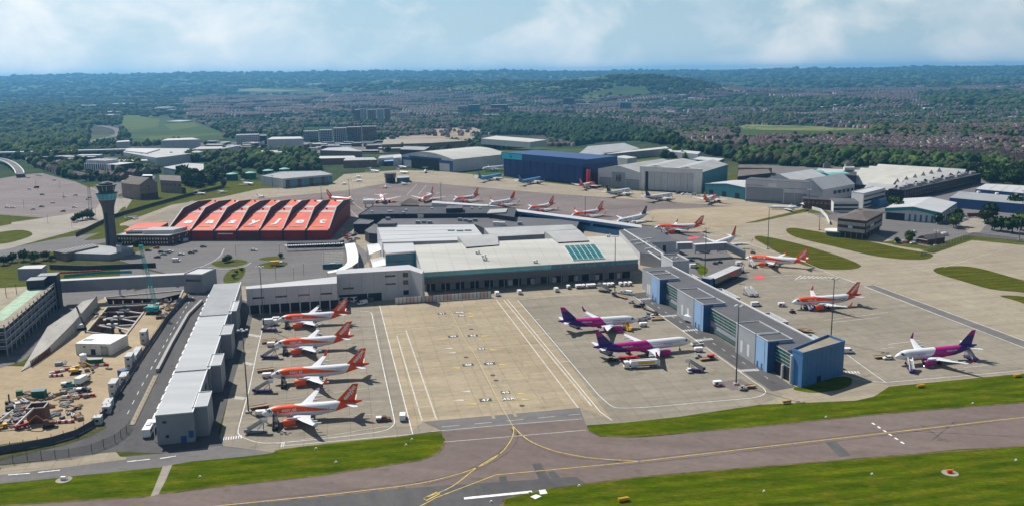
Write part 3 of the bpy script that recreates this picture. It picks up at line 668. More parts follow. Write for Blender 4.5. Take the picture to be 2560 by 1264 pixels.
# ==== 2  link gallery and baggage hall block
R=bld('link_gallery','pale grey gallery on columns joining the white pier to the terminal',P(615,722,13.5),'building')
g=mass(R,[(615,722),(842,708),(842,691),(615,716)],13.5,5.2,'wall_light','roof_white')
wins(R,'window',g[0],g[1],4,[8.3],5.5,.9,'glass_dark');
for i in range(8):band(R,'wall_joint',g[0],g[1],5.2,13.4,'wall_grey',.03,(i+.5)/8,(i+.53)/8)
mb=MB();mb.prism([at2(g[0],g[1],0,4),at2(g[0],g[1],(g[1]-g[0]).length,4),at2(g[0],g[1],(g[1]-g[0]).length,6),at2(g[0],g[1],0,6)],0,5.2);mb.build('undercroft_wall','wall_dark',R,True)
for i in range(9):
	p=at2(g[0],g[1],(g[1]-g[0]).length*(i+.2)/9,.4);mb=MB();mb.cyl((p.x,p.y,0),(p.x,p.y,5.2),.35,n=8);mb.build('column','wall_light',R,True)
R=bld('baggage_hall','tall pale panelled hall with slit windows left of the curved terminal roof',P(842,684,15.2),'building')
g=mass(R,[(841,685),(1024,674.5),(1055,684),(1060,676),(1022,661.5),(841,675)],15.2,0,'wall_light','roof_white')
gA,gB=XY(P(841,685,15.2)),XY(P(1024,674.5,15.2))
for i in range(1,6):band(R,'wall_joint',gA,gB,4.6,15.1,'wall_grey',.03,i/6,i/6+.004)
wins(R,'slit_window',gA,gB,1,[12.2,8.0],5.5,.9,'glass_dark',.05,.66,.80);wins(R,'slit_window',gA,gB,1,[7.0],5.5,.9,'glass_dark',.05,.1,.2);wins(R,'square_window',gA,gB,1,[11.6,7.6,2.2],2.8,2.4,'glass_dark',.05,.91,.97)
band(R,'dark_base',gA,gB,.02,4.2,'wall_navy',.04,.02,.60);wins(R,'dock_door',gA,gB,3,[.05],3.0,3.2,'black',.08,.05,.6);wins(R,'canopy_post',gA,gB,3,[.05],.4,4.4,'wall_white',.4,.3,.95)
# ==== 3  terminal hall with the barrel roof
ze,zr=11.6,17.2
F0,F1,B0,B1=P(1055,682,ze),P(1599,648.5,ze),P(1034,614,zr),P(1545,590,zr)
R=bld('terminal_hall','terminal hall with curved cream roof and long aqua glass band',(F0.x,F0.y),'terminal')
NS=10
def roofpt(a,t):
	p=F0.lerp(F1,a).lerp(B0.lerp(B1,a),t);z=ze+(zr-ze)*math.sin(t*math.pi/2);return Vector((p.x,p.y,z))
mb=MB()
for i in range(NS):
	a,b=i/NS,(i+1)/NS;off=Vector((0,0,.35))
	mb.quad(roofpt(0,a)+off,roofpt(1,a)+off,roofpt(1,b)+off,roofpt(0,b)+off)
	for s in(0,1):
		q=[roofpt(s,a)+off,roofpt(s,b)+off,roofpt(s,b),roofpt(s,a)];mb.quad(*(q if s==0 else q[::-1]))
mb.quad(roofpt(0,0),roofpt(1,0),roofpt(1,0)+Vector((0,0,.35)),roofpt(0,0)+Vector((0,0,.35)));mb.build('roof','roof_beige',R,True)
for k in range(1,14):
	mb=MB()
	for i in range(NS):mb.bar(roofpt(k/14,i/NS)+Vector((0,0,.36)),roofpt(k/14,(i+1)/NS)+Vector((0,0,.36)),.12,.08)
	mb.build('roof_seam','roof_mid',R,True)
fa,fb=XY(roofpt(.004,.03)),XY(roofpt(.996,.03))
mb=MB();n_=wallframe(fa,fb)[2]
mb.prism([fa,fb,XY(roofpt(.996,.95)),XY(roofpt(.004,.95))],5.2,11.4);mb.build('wall','wall_light',R,True)
mb=MB()
for s,f in((.004,0),(.996,1)):
	pts=[roofpt(s,i/NS)for i in range(NS+1)]
	mb=MB()
	for i in range(NS):q=[(pts[i].x,pts[i].y,11.4),(pts[i+1].x,pts[i+1].y,11.4),pts[i+1],pts[i]];mb.quad(*(q if f else q[::-1]))
	mb.build('gable_wall','wall_grey',R,True)
for i in range(24):band(R,'glass_pane',fa,fb,9.0,11.38,'glass_aqua_sky' if i<14 else 'glass_blue',.10,i/24+.0008,(i+1)/24-.0008)  # the aqua panes carry the painted sky reflection
band(R,'dark_fascia',fa,fb,5.2,8.98,'fascia_dark',.6);band(R,'fascia_trim',fa,fb,8.75,8.97,'wall_grey',.64)
band(R,'roof_edge',fa,fb,11.42,11.9,'wall_white',.7,-.002,1.002)
rA,rB=at2(fa,fb,1,5.5),at2(fa,fb,(fb-fa).length-1,5.5)
mb=MB();mb.prism([rA,rB,at2(rA,rB,(rB-rA).length,20),at2(rA,rB,0,20)],0,5.15);mb.build('undercroft_wall','wall_grey',R,True)
wins(R,'loading_bay',rA,rB,15,[.05],4.6,3.8,'black',.1);wins(R,'bay_door',rA,rB,6,[.06],2.2,3.0,'wall_white',.16,.35,.98)
for i in range(15):
	p=at2(fa,fb,(fb-fa).length*(i+.5)/15,.8);mb=MB();mb.cyl((p.x,p.y,0),(p.x,p.y,5.2),.3,n=8);mb.build('column','wall_grey',R,True)
# green glass rooflight of separate panes
def inv_roof(u,v):
	best=None
	for i in range(101):
		for j in range(61):
			q=PX(roofpt(i/100,j/60));e=(q[0]-u)**2+(q[1]-v)**2
			if best is None or e<best[0]:best=(e,i/100,j/60)
	return best[1],best[2]
c00,c10,c01=inv_roof(1433,655),inv_roof(1513,651),inv_roof(1416,617);t0_,t1_=c00[1]+.02,c01[1]
mbF=MB()
for i in range(6):
	for j in range(4):
		a0,a1=c00[0]+(c10[0]-c00[0])*(i+.03)/6,c00[0]+(c10[0]-c00[0])*(i+.97)/6;u0,u1=t0_+(t1_-t0_)*(j+.03)/4,t0_+(t1_-t0_)*(j+.97)/4
		mb=MB();up=Vector((0,0,.75));q=[roofpt(a0,u0)+up,roofpt(a1,u0)+up,roofpt(a1,u1)+up,roofpt(a0,u1)+up];mb.quad(*q)
		mb.build('rooflight_pane','glass_green',R,True)
for i in range(7):
	a0=c00[0]+(c10[0]-c00[0])*i/6
	for j in range(4):mbF.bar(roofpt(a0,t0_+(t1_-t0_)*j/4)+Vector((0,0,.6)),roofpt(a0,t0_+(t1_-t0_)*(j+1)/4)+Vector((0,0,.6)),.28,.5)
for tt_ in(t0_,t1_):mbF.bar(roofpt(c00[0],tt_)+Vector((0,0,.6)),roofpt(c10[0],tt_)+Vector((0,0,.6)),.4,.55)
mbF.build('rooflight_frame','wall_white',R,True)
for(u,v)in((1193,634),(1207,645),(1337,657),(1210,652),(1519,594)):
	a,t=inv_roof(u,v);p=roofpt(a,t);mb=MB();mb.box(p.x-.6,p.x+.6,p.y-.6,p.y+.6,p.z+.3,p.z+1.7);mb.cyl((p.x+1.4,p.y,p.z+.3),(p.x+1.4,p.y,p.z+2.2),.4,n=8);mb.build('roof_vent','off_white',R,True)
# curved plant housings riding on the rear of the roof
for lab,q in(('plant',[(1165,612),(1247,606),(1243,586),(1144,592)]),('plant',[(1395,600),(1473,596),(1446,575),(1362,580)])):
	c=[P(u,v,zr+1.8)for u,v in q];mb=MB()
	for i in range(6):
		a,b=i/6,(i+1)/6;zf=lambda t:zr+.5+1.7*math.sin(t*math.pi*.5)
		L0,L1,R0,R1=c[0].lerp(c[3],a),c[0].lerp(c[3],b),c[1].lerp(c[2],a),c[1].lerp(c[2],b)
		mb.quad((L0.x,L0.y,zf(a)),(R0.x,R0.y,zf(a)),(R1.x,R1.y,zf(b)),(L1.x,L1.y,zf(b)))
		mb.quad((L1.x,L1.y,zf(b)),(L1.x,L1.y,14),(L0.x,L0.y,14),(L0.x,L0.y,zf(a)));mb.quad((R0.x,R0.y,zf(a)),(R0.x,R0.y,14),(R1.x,R1.y,14),(R1.x,R1.y,zf(b)))
	mb.build('plant_roof','roof_light',R,True)
	mb=MB();mb.quad((c[0].x,c[0].y,14),(c[1].x,c[1].y,14),(c[1].x,c[1].y,zr+.45),(c[0].x,c[0].y,zr+.45));mb.build('plant_louvre','wall_dark',R,True)
# ==== 4  departures halls behind it
R=bld('departures_hall','bright white flat roofed hall behind the curved terminal roof',P(955,606,16),'building')
mass(R,[(942,563),(1185,562),(1206,588),(1144,594),(1150,601),(956,606)],16,0,'wall_light','roof_white')
mass(R,[(956.5,606.6),(1030,603.5),(1043,627),(964,633)],15.2,0,'glass_dark','roof_white',wn='glass_wall',rn='lower_roof')
a_,b_=P(964,633,15.2),P(1043,627,15.2);band(R,'roof_edge',a_,b_,14.3,15.3,'white_paint',.4);wins(R,'glass_pane',a_,b_,8,[1.5,5.8,10.0],2.6,3.9,'glass_blue',.05)
for i in range(4):mb=MB();q0,q1=P(945+i*.5,567+i*11,16.19),P(1188+i*5,566+i*7.5,16.19);mb.bar(q0,q1,.3,.15);mb.build('roof_seam','roof_mid',R,True)
for u,v in((1170,577),(1150,578),(1128,577)):p=P(u,v,16.2);mb=MB();mb.box(p.x-2.2,p.x+2.2,p.y-.6,p.y+.6,16.19,16.9);mb.build('roof_vent','wall_grey',R,True)
R=bld('departures_annex','pale grey flat roof strip behind the terminal skylight',P(1250,594,15),'building')
mass(R,[(1210,571),(1430,562),(1445,573),(1362,579),(1360,586),(1245,592),(1225,588)],14.2,0,'wall_grey','roof_light')
R=bld('plant_yard','dark recess with chillers between the white roof and the curved roof',P(1034,612,9),'building')
mass(R,[(1032,606),(1150,601),(1155,612),(1036,618)],9.0,0,'wall_dark','roof_dark');rows_on_roof(R,'chiller',[P(1070+i*13,606-i*.6,9.2)for i in range(6)],(2.2,3,2.0),'steel_dark')
# canopies at the entrance
def sail(name,label,rows_,m='white_paint',group=None):
	"""a curved membrane roof: rows of (pixel, pixel, height); on posts"""
	R=bld(name,label,P(*rows_[0][0],rows_[0][2]),'canopy',group);mb=MB()
	pts=[(P(*a,z),P(*b,z))for a,b,z in rows_]
	for i in range(len(pts)-1):
		mb.quad(pts[i][0],pts[i][1],pts[i+1][1],pts[i+1][0]);o=Vector((0,0,-.3));mb.quad(pts[i+1][0]+o,pts[i+1][1]+o,pts[i][1]+o,pts[i][0]+o)
		mb.quad(pts[i+1][1]+o,pts[i+1][1],pts[i][1],pts[i][1]+o);mb.quad(pts[i][0]+o,pts[i][0],pts[i+1][0],pts[i+1][0]+o)
	mb.quad(pts[0][0]+o,pts[0][1]+o,pts[0][1],pts[0][0]);mb.quad(pts[-1][0],pts[-1][1],pts[-1][1]+o,pts[-1][0]+o)
	mb.build('canopy_skin',m,R,True)
	for a,b in(pts[0],pts[len(pts)//2],pts[-1]):
		for p in(a,b):mb=MB();mb.bar((p.x,p.y,0),(p.x,p.y,p.z-.3),.3);mb.build('post','wall_white',R,True)
sail('walkway_canopy','long white curved walkway canopy beside the coach bays',[((862,610),(887,607),6.5),((866,628),(892,622),7.5),((868,642),(896,638),7.5),((868,655),(895,654),7.2),((860,664),(880,665),6.5),((845,672),(855,676),5.5),((818,678),(822,682),5)])
sail('entrance_canopy','upper of two white sail canopies at the terminal entrance',[((917,612),(946,608),9.5),((920,622),(950,615),8.2),((923,636),(953,624),7.2)],group='white sail canopies at the entrance')
sail('entrance_canopy','lower of two white sail canopies at the terminal entrance',[((926,648),(957,640),9.5),((929,656),(962,646),8.4),((932,668),(965,662),7.4)],group='white sail canopies at the entrance')
# ==== 6  old terminal, dark flat roofs
R=bld('old_terminal','sprawling dark flat roofed terminal building behind the white hall',P(952,538,9),'building')
g=mass(R,[(896,539),(929,517),(1221,517),(1290,522),(1285,545),(1216,535),(952,537)],9,0,'wall_navy','roof_dark',parapet=.5,rim='roof_grey')
mass(R,[(1115,522),(1156,521),(1157,514),(1118,515)],12.5,9.2,'wall_navy','roof_grey',rn='stair_roof',wn='stair_tower')
mass(R,[(1217,534),(1265,531),(1269,522),(1225,524)],9.9,9.19,'wall_grey','roof_light',rn='lantern_roof',wn='lantern');rows_on_roof(R,'roof_vent',[P(u,v,9.2)for u,v in((930,531),(972,530),(979,530),(1015,527),(1008,533),(1180,522),(1200,522),(1080,523))],(2,1.5,1.2),'wall_white')
R=bld('service_wing','mid grey flat roofs cluttered with plant in front of the dark terminal',P(945,560,6),'building')
mass(R,[(940,562),(958,547),(1290,543),(1450,552),(1440,572),(1210,571),(1190,562)],6,0,'wall_dark','roof_grey')
rows_on_roof(R,'air_handler',[P(u,v,6.2)for u,v in((1050,545),(1060,558),(1045,559),(1075,559),(1188,553),(1175,556),(1165,553),(1255,563),(1150,552),(1300,562),(970,550))],(3.4,2.4,2.0),'wall_grey')
rows_on_roof(R,'roof_box',[P(u,v,6.2)for u,v in((1052,545),(1255,564),(1240,563))],(4.4,3,2.6),'wall_white')
R=bld('plant_cage','dark lattice cooling tower on the corner of the white departures roof',P(955,562,16),'plant');p=P(968,565,16.2)
for i in range(5):mb=MB();mb.box(p.x-6,p.x+6,p.y-4+i*2,p.y-3.2+i*2,16.2,18.4-.2*i);mb.build('fin_panel','steel_dark',R,True)
R.location.z=0
R=bld('kitchen_block','small dark flat roofed block between the orange hangar and the terminal',P(885,562,7),'building');mass(R,[(884,561),(900,549),(934,553),(921,561)],7,0,'wall_navy','roof_grey',parapet=.4)
R=bld('dark_shed','dark lean-to with grey roof left of the white departures hall',P(915,582,7),'building');mass(R,[(912,577),(936,560),(941,562),(944,585),(922,583)],7,0,'wall_dark','roof_grey')
R=bld('ticket_hut','row of small dark kiosks along the coach bays',P(720,608,3),'building');mass(R,[(718,609),(848,606),(860,600),(720,604)],3.0,0,'wall_navy','roof_dark')
mb=MB();pts=[P(713+i*6,614-i*.25+(1.2 if i%2 else-1.2),3.6)for i in range(25)]
R=bld('wavy_canopy','pale zigzag canopy roof along the drop off lane',(pts[0].x,pts[0].y),'canopy')
for i in range(24):mb.bar(pts[i],pts[i+1],1.6,.25)
mb.build('roof','wall_white',R,True)
for i in range(0,25,4):mb=MB();mb.bar((pts[i].x,pts[i].y,0),pts[i],.2);mb.build('post','steel',R,True)
# ==== 7  long walkways to the far stands
def walkway(label,q,zt,zb,wall='wall_light',roof='roof_white',posts=10):
	R=bld('covered_walkway',label,P(*q[0],zt),'walkway');pts=mass(R,q,zt,zb,wall,roof);n=len(pts)//2
	return R,pts
R,pts=walkway('long thin white roofed walkway running out to the far stands',[(1226,520),(1300,530),(1480,553),(1604,570),(1604,563),(1480,546),(1300,524),(1222,513)],8,0,'blue_wall')
for i in range(3):band(R,'window_strip',pts[i],pts[i+1],4.2,6.2,'glass_dark',.05,.02,.98)
R,pts=walkway('short white roofed walkway behind the dark terminal roof',[(1080,508),(1221,516.5),(1221,512),(1080,503)],8,0,'wall_light')
# ==== 8  grey complex at the head of the blue pier
R=bld('gate_complex','cluster of slate grey flat roofs joining the terminal to the blue pier',P(1600,600,8),'building')
mass(R,[(1560,573.5),(1603,570),(1636,572),(1700,604),(1629,607)],8,0,'wall_light','roof_grey');mass(R,[(1548,576),(1559,574),(1629,608),(1663,632),(1650,640),(1600,632)],7.4,0,'wall_light','roof_grey',rn='slate_roof',wn='slate_wall')
for a,b in(((1560,574),(1663,638)),((1574,602),(1630,595)),((1587,610),(1625,604)),((1620,628),(1652,648)),((1612,622),(1640,618))):mb=MB();q,e=P(*a,8.3),P(*b,8.3);mb.bar(q,e,.5,.5);mb.build('roof_rail','white_paint',R,True)
a_,b_=P(1629,607,8),P(1700,604,8);wins(R,'plant_door',a_,b_,5,[1],2.0,5,'wall_dark',.08,.05,.5);wins(R,'pale_panel',a_,b_,2,[1],2.4,5.5,'wall_white',.1,.12,.4)
R=bld('stair_block','square pinkish grey block with parapet above the blue pier roof',P(1682,655,13),'building')
g=mass(R,[(1653,639),(1682,656),(1723,653),(1693,637)],13,0,'wall_light','roof_grey',parapet=.8,rim='wall_white');rows_on_roof(R,'roof_light_dome',[P(1680,646,13.2),P(1692,645,13.2)],(1,1,.6),'white_paint')
R=bld('air_bridge','grey raised footbridge sloping down to a parked jet',P(1692,607,9),'bridge')
def tube(R,name,A,B,za,zb,hh,wd,wall,roof):
	A,B=XY(A),XY(B);d=(B-A).normalized();n=Vector((-d.y,d.x))*wd/2;mb=MB()
	lo=[(A+n,za-hh),(A-n,za-hh),(B-n,zb-hh),(B+n,zb-hh)];hi=[(A+n,za),(A-n,za),(B-n,zb),(B+n,zb)]
	vs=[(p.x,p.y,z)for p,z in lo+hi];mb.add(vs,[(3,2,1,0),(0,1,5,4),(1,2,6,5),(2,3,7,6),(3,0,4,7)]);mb.build(name+'_wall' if name else 'wall',wall,R,True)
	mb=MB();vs=[(p.x,p.y,z+dz)for dz in(.01,.2)for p,z in hi];mb.add(vs,[(4,5,6,7),(0,1,5,4),(1,2,6,5),(2,3,7,6),(3,0,4,7)]);mb.build(name+'_roof' if name else 'roof',roof,R,True)
tube(R,'',P(1692,607,9),P(1731,606,9),9,9,4,4,'wall_grey','wall_white');tube(R,'',P(1735,611,9),P(1817,606,9),9.02,9.02,4.2,4,'wall_grey','wall_white');tube(R,'',P(1817,607,9),P(1862,628,4.6),9,4.8,4.2,4,'wall_grey','wall_grey')
for u,v in((1738,625),(1794,622),(1815,622)):p=P(u,v+8);mb=MB();mb.cyl((p.x,p.y,0),(p.x,p.y,5),.4,n=8);mb.build('pier_leg','wall_grey',R,True)
R=bld('boarding_ramp','white roofed boarding ramp angled off the right side of the blue pier',P(1775,697,5.5),'walkway')
tube(R,'',P(1775,695,5.6),P(1842,666,5.6),5.6,5.6,4.5,6,'glass_dark','roof_white');tube(R,'lobby',P(1758,694,5.6),P(1781,697.5,5.6),5.9,5.9,5.9,4,'blue_trim','roof_mid')
# ==== 9  the blue pier
q0,q1=P(1630,745),P(1979,967);bd=(XY(q1)-XY(q0)).normalized();bn=Vector((-bd.y,bd.x));BL=(XY(q1)-XY(q0)).length
if bn.x<0:bn=-bn
def bw(s,t):return XY(q0)+bd*s+bn*t
def bs(u):return(XY(P(u,745+(u-1630)*.636))-XY(q0)).dot(bd)
BR=bld('boarding_pier','long boarding pier with blue and grey wall blocks and slatted glass',(q0.x,q0.y),'pier')
HM,HB=11.2,12.3
def bblock(s0,s1,t0,t1,z0,z1,wall,roof,wn='wall_block',par=0):
	o=[bw(s0,t0),bw(s1,t0),bw(s1,t1),bw(s0,t1)];mass(BR,o,z1,z0,wall,roof,True,par,'wall_light',wn,'block_roof')
mass(BR,[bw(-22,3),bw(BL-9,3),bw(BL-9,19.5),bw(-22,19.5)],HM,0,'pier_grey','roof_grey',True,rn='main_roof',wn='main_wall')
mb=MB();mb.bar((*bw(-20,19.5),HM+.4),(*bw(BL-9,19.5),HM+.4),.6,.6);mb.build('parapet','wall_white',BR,True)
def blue_bay(ub0,ub1,uret):
	a,b,c=bs(ub0),bs(ub1),bs(uret)
	bblock(a,c,-.6,10,0,HB,'blue_pale','roof_grey','blue_block',.4)
	band(BR,'blue_return',bw(c,-.6),bw(c,4.0),.02,HB-.1,'blue_trim',.06)
	band(BR,'blue_panel',bw(a,-.6),bw(b,-.6),.5,HB-.4,'blue_pale',.12);wins(BR,'exit_door',bw(a,-.6),bw(b,-.6),2,[.05],1.2,2.4,'blue_trim',.16)
def grey_block(u0,u1,par=.4):
	a,b=bs(u0),bs(u1);bblock(a,b,-.4,10,0,HB-.02,'pier_grey','roof_grey','grey_block',par);wins(BR,'pale_panel',bw(a,-.4),bw(b,-.4),2,[1.6],2.0,5.0,'wall_white',.06,.15,.85)
def louvres(u0,u1,zb=5.4,zt=None,n=4):
	a,b=bs(u0),bs(u1);zt=zt or HM-.3;A,B=bw(a,2.6),bw(b,2.6)
	k=max(2,int((b-a)/4.5))
	for i in range(k):band(BR,'glass_pane',A,B,zb,zt,'glass_teal',.06,i/k+.006,(i+1)/k-.006)
	for i in range(n+1):z=zb+(zt-zb)*i/n;band(BR,'louvre',A,B,z-.05,z+.05,'wall_light',.16)
	band(BR,'ground_glazing',A,B,.6,2.6,'glass_teal',.08)
	for z in(1.2,1.9,2.7):band(BR,'louvre',A,B,z-.04,z+.04,'wall_grey',.15)
grey_block(1617,1630,.5);blue_bay(1631,1647,1651);louvres(1652,1693);grey_block(1694,1735);blue_bay(1738,1755,1760);louvres(1762,1838);grey_block(1840,1888);blue_bay(1892,1913,1920);louvres(1922,1966,5.4)
o=[bw(bs(1922),2.5),bw(bs(1967),2.5),bw(bs(1967),2.0),bw(bs(1922),2.0)]
band(BR,'bay_shade_panel',bw(bs(1924),2.4),bw(bs(1966),2.4),.03,5.0,'black',.1)  # black panel painted in for the shade of the open bay
for u in(1945,1966):p=bw(bs(u),1.6);mb=MB();mb.cyl((p.x,p.y,0),(p.x,p.y,HM if u>1950 else 5.4),.45,n=10);mb.build('column','wall_white',BR,True)
e0,e1,el=P(2003,968),P(2107,935),P(1977,956)
eb=[XY(e0),XY(e1),XY(e1)+(XY(el)-XY(e0))*1.6,XY(el)]
R=bld('pier_end_block','plain deep blue box closing the end of the boarding pier',(e0.x,e0.y),'building')
mass(R,eb,HB+.3,0,'blue_wall','conc_pale',True,.9,'blue_wall')
for i in range(1,9):band(R,'cladding_joint',eb[0],eb[1],.1,HB-.1,'blue_trim',.02,i/9,i/9+.002)
band(R,'end_door',eb[0],eb[1],.05,2.6,'wall_navy',.06,.36,.46)  # plain navy door panel in the end wall
for u0,v0,u1,v1,d in((1730,688,1757,697,3.2),(1812,724,1857,747,4),(1912,785,1966,808,4.5),(2036,838,2095,858,4)):
	a,b=P(u0,v0,8.6),P(u1,v1,8.6);s0,s1=(XY(a)-XY(q0)).dot(bd),(XY(b)-XY(q0)).dot(bd)
	if s1<s0+4:s1=s0+10
	R=bld('stair_annex','low blue annex with open topped roof well on the right flank of the pier' if u0==1912 else 'small blue annex beside the boarding ramp' if u0==1730 else 'blue annex facing the first pair of parked steps' if u0==1812 else 'blue annex next to the pier end block',(*bw(s0,19.6),),'building','blue annexes on the pier flank')
	o=[bw(s0,19.7),bw(s1,19.7),bw(s1,19.7+d+3),bw(s0,19.7+d+3)];mass(R,o,8.6,0,'blue_wall','roof_mid',True,.8,'wall_white')
	rows_on_roof(R,'condenser',[(*bw(s0+(s1-s0)*(i+.5)/4,22.5),8.8)for i in range(4)],(1.4,1.4,1.2),'steel')
# ==== 10 control tower and its podium
tb=P(281,624);TH=hgt(281,624,455)
R=bld('control_tower','tall dark flared control tower with teal glazed cab',(tb.x,tb.y),'control tower')
NT=14
def ring(r,z,sq=1.0):return[(tb.x+r*math.cos(2*math.pi*(i+.5)/NT),tb.y+r*math.sin(2*math.pi*(i+.5)/NT)*sq,z)for i in range(NT)]
mb=MB();mb.loft([ring(3.9,0),ring(3.6,TH*.3),ring(3.5,TH*.52),ring(4.0,TH*.63),ring(4.9,TH*.70),ring(5.7,TH*.745)]);mb.build('shaft','tower_conc' if 'tower_conc' in MATS else mat('tower_conc',(.115,.105,.11),.85,.12,.25),R,True)
mb=MB();mb.box(tb.x-1.0,tb.x+.4,tb.y-3.95,tb.y-3.2,2,TH*.56);mb.build('stair_slot','wall_dark',R,True)
for nm,r0,z0,r1,z1,m_ in(('floor_ring',5.8,.745,6.2,.755,'wall_white'),('lower_glazing',5.7,.756,6.7,.835,'glass_aqua_sky'),('gallery',7.1,.836,7.1,.850,'steel_dark'),('cab_base',5.0,.851,5.1,.875,'steel_dark'),('cab_glazing',5.1,.876,6.1,.945,'glass_teal'),('cab_roof',6.9,.946,6.9,.960,'wall_dark'),('roof_plant',4.6,.961,4.2,.985,'wall_dark'),('roof_cap',3.0,.986,2.2,1.0,'steel_dark')):
	mb=MB();mb.loft([ring(r0,TH*z0),ring(r1,TH*z1)]);mb.build(nm,m_,R,True)
for i in range(NT):mb=MB();a,b=Vector(ring(5.12,TH*.876)[i]),Vector(ring(6.14,TH*.945)[i]);mb.bar(a,b,.22);mb.build('mullion','wall_white' if i%3 else 'steel_dark',R,True)
for i in range(NT):mb=MB();a,b=Vector(ring(5.75,TH*.757)[i]),Vector(ring(6.75,TH*.834)[i]);mb.bar(a,b,.16);mb.build('mullion','teal_wall',R,True)
for i in range(4):mb=MB();x=tb.x-2+i*1.3;mb.bar((x,tb.y,TH),(x,tb.y,TH+3+(i%2)*2),.15);mb.build('antenna','steel',R,True)
R=bld('tower_podium','low blue grey podium wrapped around the foot of the control tower',P(210,636,4),'building')
mass(R,[(185,633),(275,636),(300,630),(330,620),(333,615),(300,618),(235,612),(200,618)],4,0,'wall_grey','roof_mid');mass(R,[(290,616),(302,616),(304,608),(292,607)],8,4.19,'wall_light','roof_grey',wn='lift_box',rn='lift_roof')
R=bld('ribbed_shed','low shed with ribbed dark roof left of the control tower',P(135,632,5),'building')
mass(R,[(133,628),(165,633),(246,615),(225,610)],5,0,'wall_tan','roof_grey')
for i in range(12):a,b=P(138+i*8.2,627-i*1.55,5.3),P(162+i*7,632-i*1.5,5.3);mb=MB();mb.bar(a,b,.5,.25);mb.build('roof_rib','roof_light',R,True)
# ==== 11 brick offices, orange annex
a_,b_=P(293,612),P(425,613);ho=hgt(300,612,589)
R=bld('brick_offices','two storey dark brick offices with grey roof below the orange hangar',(a_.x,a_.y),'building')
o=[XY(a_),XY(b_),XY(b_)+Vector((9,26)),XY(a_)+Vector((2,26))];mass(R,o,ho,0,'wall_brick','roof_light',True,.4,'wall_white');wins(R,'window',a_,b_,18,[1.2,ho*.58],.9,1.3,'wall_white',.06,.02,.98)
wins(R,'window',b_,o[2],4,[1.2,ho*.58],.9,1.3,'wall_white',.06)
mass(R,[XY(b_)+Vector((-22,8)),XY(b_)+Vector((0,8)),XY(b_)+Vector((5,22)),XY(b_)+Vector((-20,22))],ho+2.6,ho+.2,'wall_light','roof_light',True,wn='plant_room',rn='plant_roof');mass(R,[XY(b_)+Vector((-34,9)),XY(b_)+Vector((-23,9)),XY(b_)+Vector((-22,16)),XY(b_)+Vector((-33,16))],ho+1.6,ho+.2,'glass_dark','roof_dark',True,wn='rooflight',rn='rooflight_top')
R=bld('orange_annex','low flat orange roofed annex on the left of the orange hangar',P(308,579,6),'building');mass(R,[(308,578),(390,574),(420,557),(345,558)],6,0,'red_wall','orange_roof')
# ==== 13 orange airline hangar: seven bays, sawtooth fins, lettering
hf0,hf1=XY(P(420,576,7.3)),XY(P(822,575,7.3));
R=bld('orange_hangar','big orange hangar with easyJet lettering across seven roof bays',(hf0.x,hf0.y),'hangar')
hd=(hf1-hf0).normalized();hl=(hf1-hf0).length;hbv=(XY(P(874.7,499.3,14))-hf1);HD=hbv.length;hbv.normalize()
def hw(s,d):return hf0+hd*s+hbv*d
PR=[(0,7.3),(38,13.2),(74,13.6),(HD,13.9)]
def hz(d):
	for(a,za),(b,zb)in zip(PR,PR[1:]):
		if d<=b:return za+(zb-za)*(d-a)/(b-a)
	return PR[-1][1]
BAY=hl/7
for i in range(7):
	s0,s1=i*BAY+.35,(i+1)*BAY-.35
	mb=MB()
	for(a,za),(b,zb)in zip(PR,PR[1:]):mb.quad((*hw(s0,a),za),(*hw(s1,a),za),(*hw(s1,b),zb),(*hw(s0,b),zb))
	mb.quad((*hw(s0,0),6.9),(*hw(s1,0),6.9),(*hw(s1,0),7.3),(*hw(s0,0),7.3));mb.build('roof_bay','orange_roof',R,True)
	for d0_,d1_ in((44,53),(66,76),(88,97)):
		if d0_==88 and i%2:d0_,d1_=86,95
		mb=MB();e=.12;mb.quad((*hw(s0+.8,d0_),hz(d0_)+e),(*hw(s1-2.2,d0_),hz(d0_)+e),(*hw(s1-2.2,d1_),hz(d1_)+e),(*hw(s0+.8,d1_),hz(d1_)+e))
		if d0_<80:mb.build('rooflight_strip','skylight',R,True)
	for s in(.34,.8):
		for dd in(58,HD-8):
			q=hw(s0+(s1-s0)*s,dd);mb=MB();mb.cyl((q.x,q.y,hz(dd)),(q.x,q.y,hz(dd)+1.3),.9,.6,8);mb.build('roof_vent','red',R,True)
	mb=MB();mb.bar((*hw(s0+3,8.5),hz(8.5)+.12),(*hw(s1-4.5,8.5),hz(8.5)+.12),1.9,.06);mb.build('roof_stripe','paint_yellow' if i in(1,2,4,5,6)else 'orange_roof',R,True)
# letters on the front slope, and reading the other way round on the rear slope
	for ch,dd,rot in(('easyJet'[i],19.5,0),('easyJet'[6-i],HD-9,math.pi)):
		sl_=math.atan2(PR[1][1]-PR[0][1],38)if rot==0 else 0.005
		q=hw((s0+s1)/2+(.8 if rot==0 else 1.5),dd);me=text_mesh(ch,12.2 if rot==0 else 12.6,'white_paint',.028)
		l=link('letter',me,R,(q.x-R.location.x,q.y-R.location.y,hz(dd)+.30));ax=math.atan2(hd.y,hd.x)
		l.matrix_local=Matrix.Translation(l.location)@Matrix.Rotation(ax+rot,4,'Z')@Matrix.Rotation(sl_*(1 if rot==0 else-1),4,'X')
		l.scale=(1.15,1.2,1)
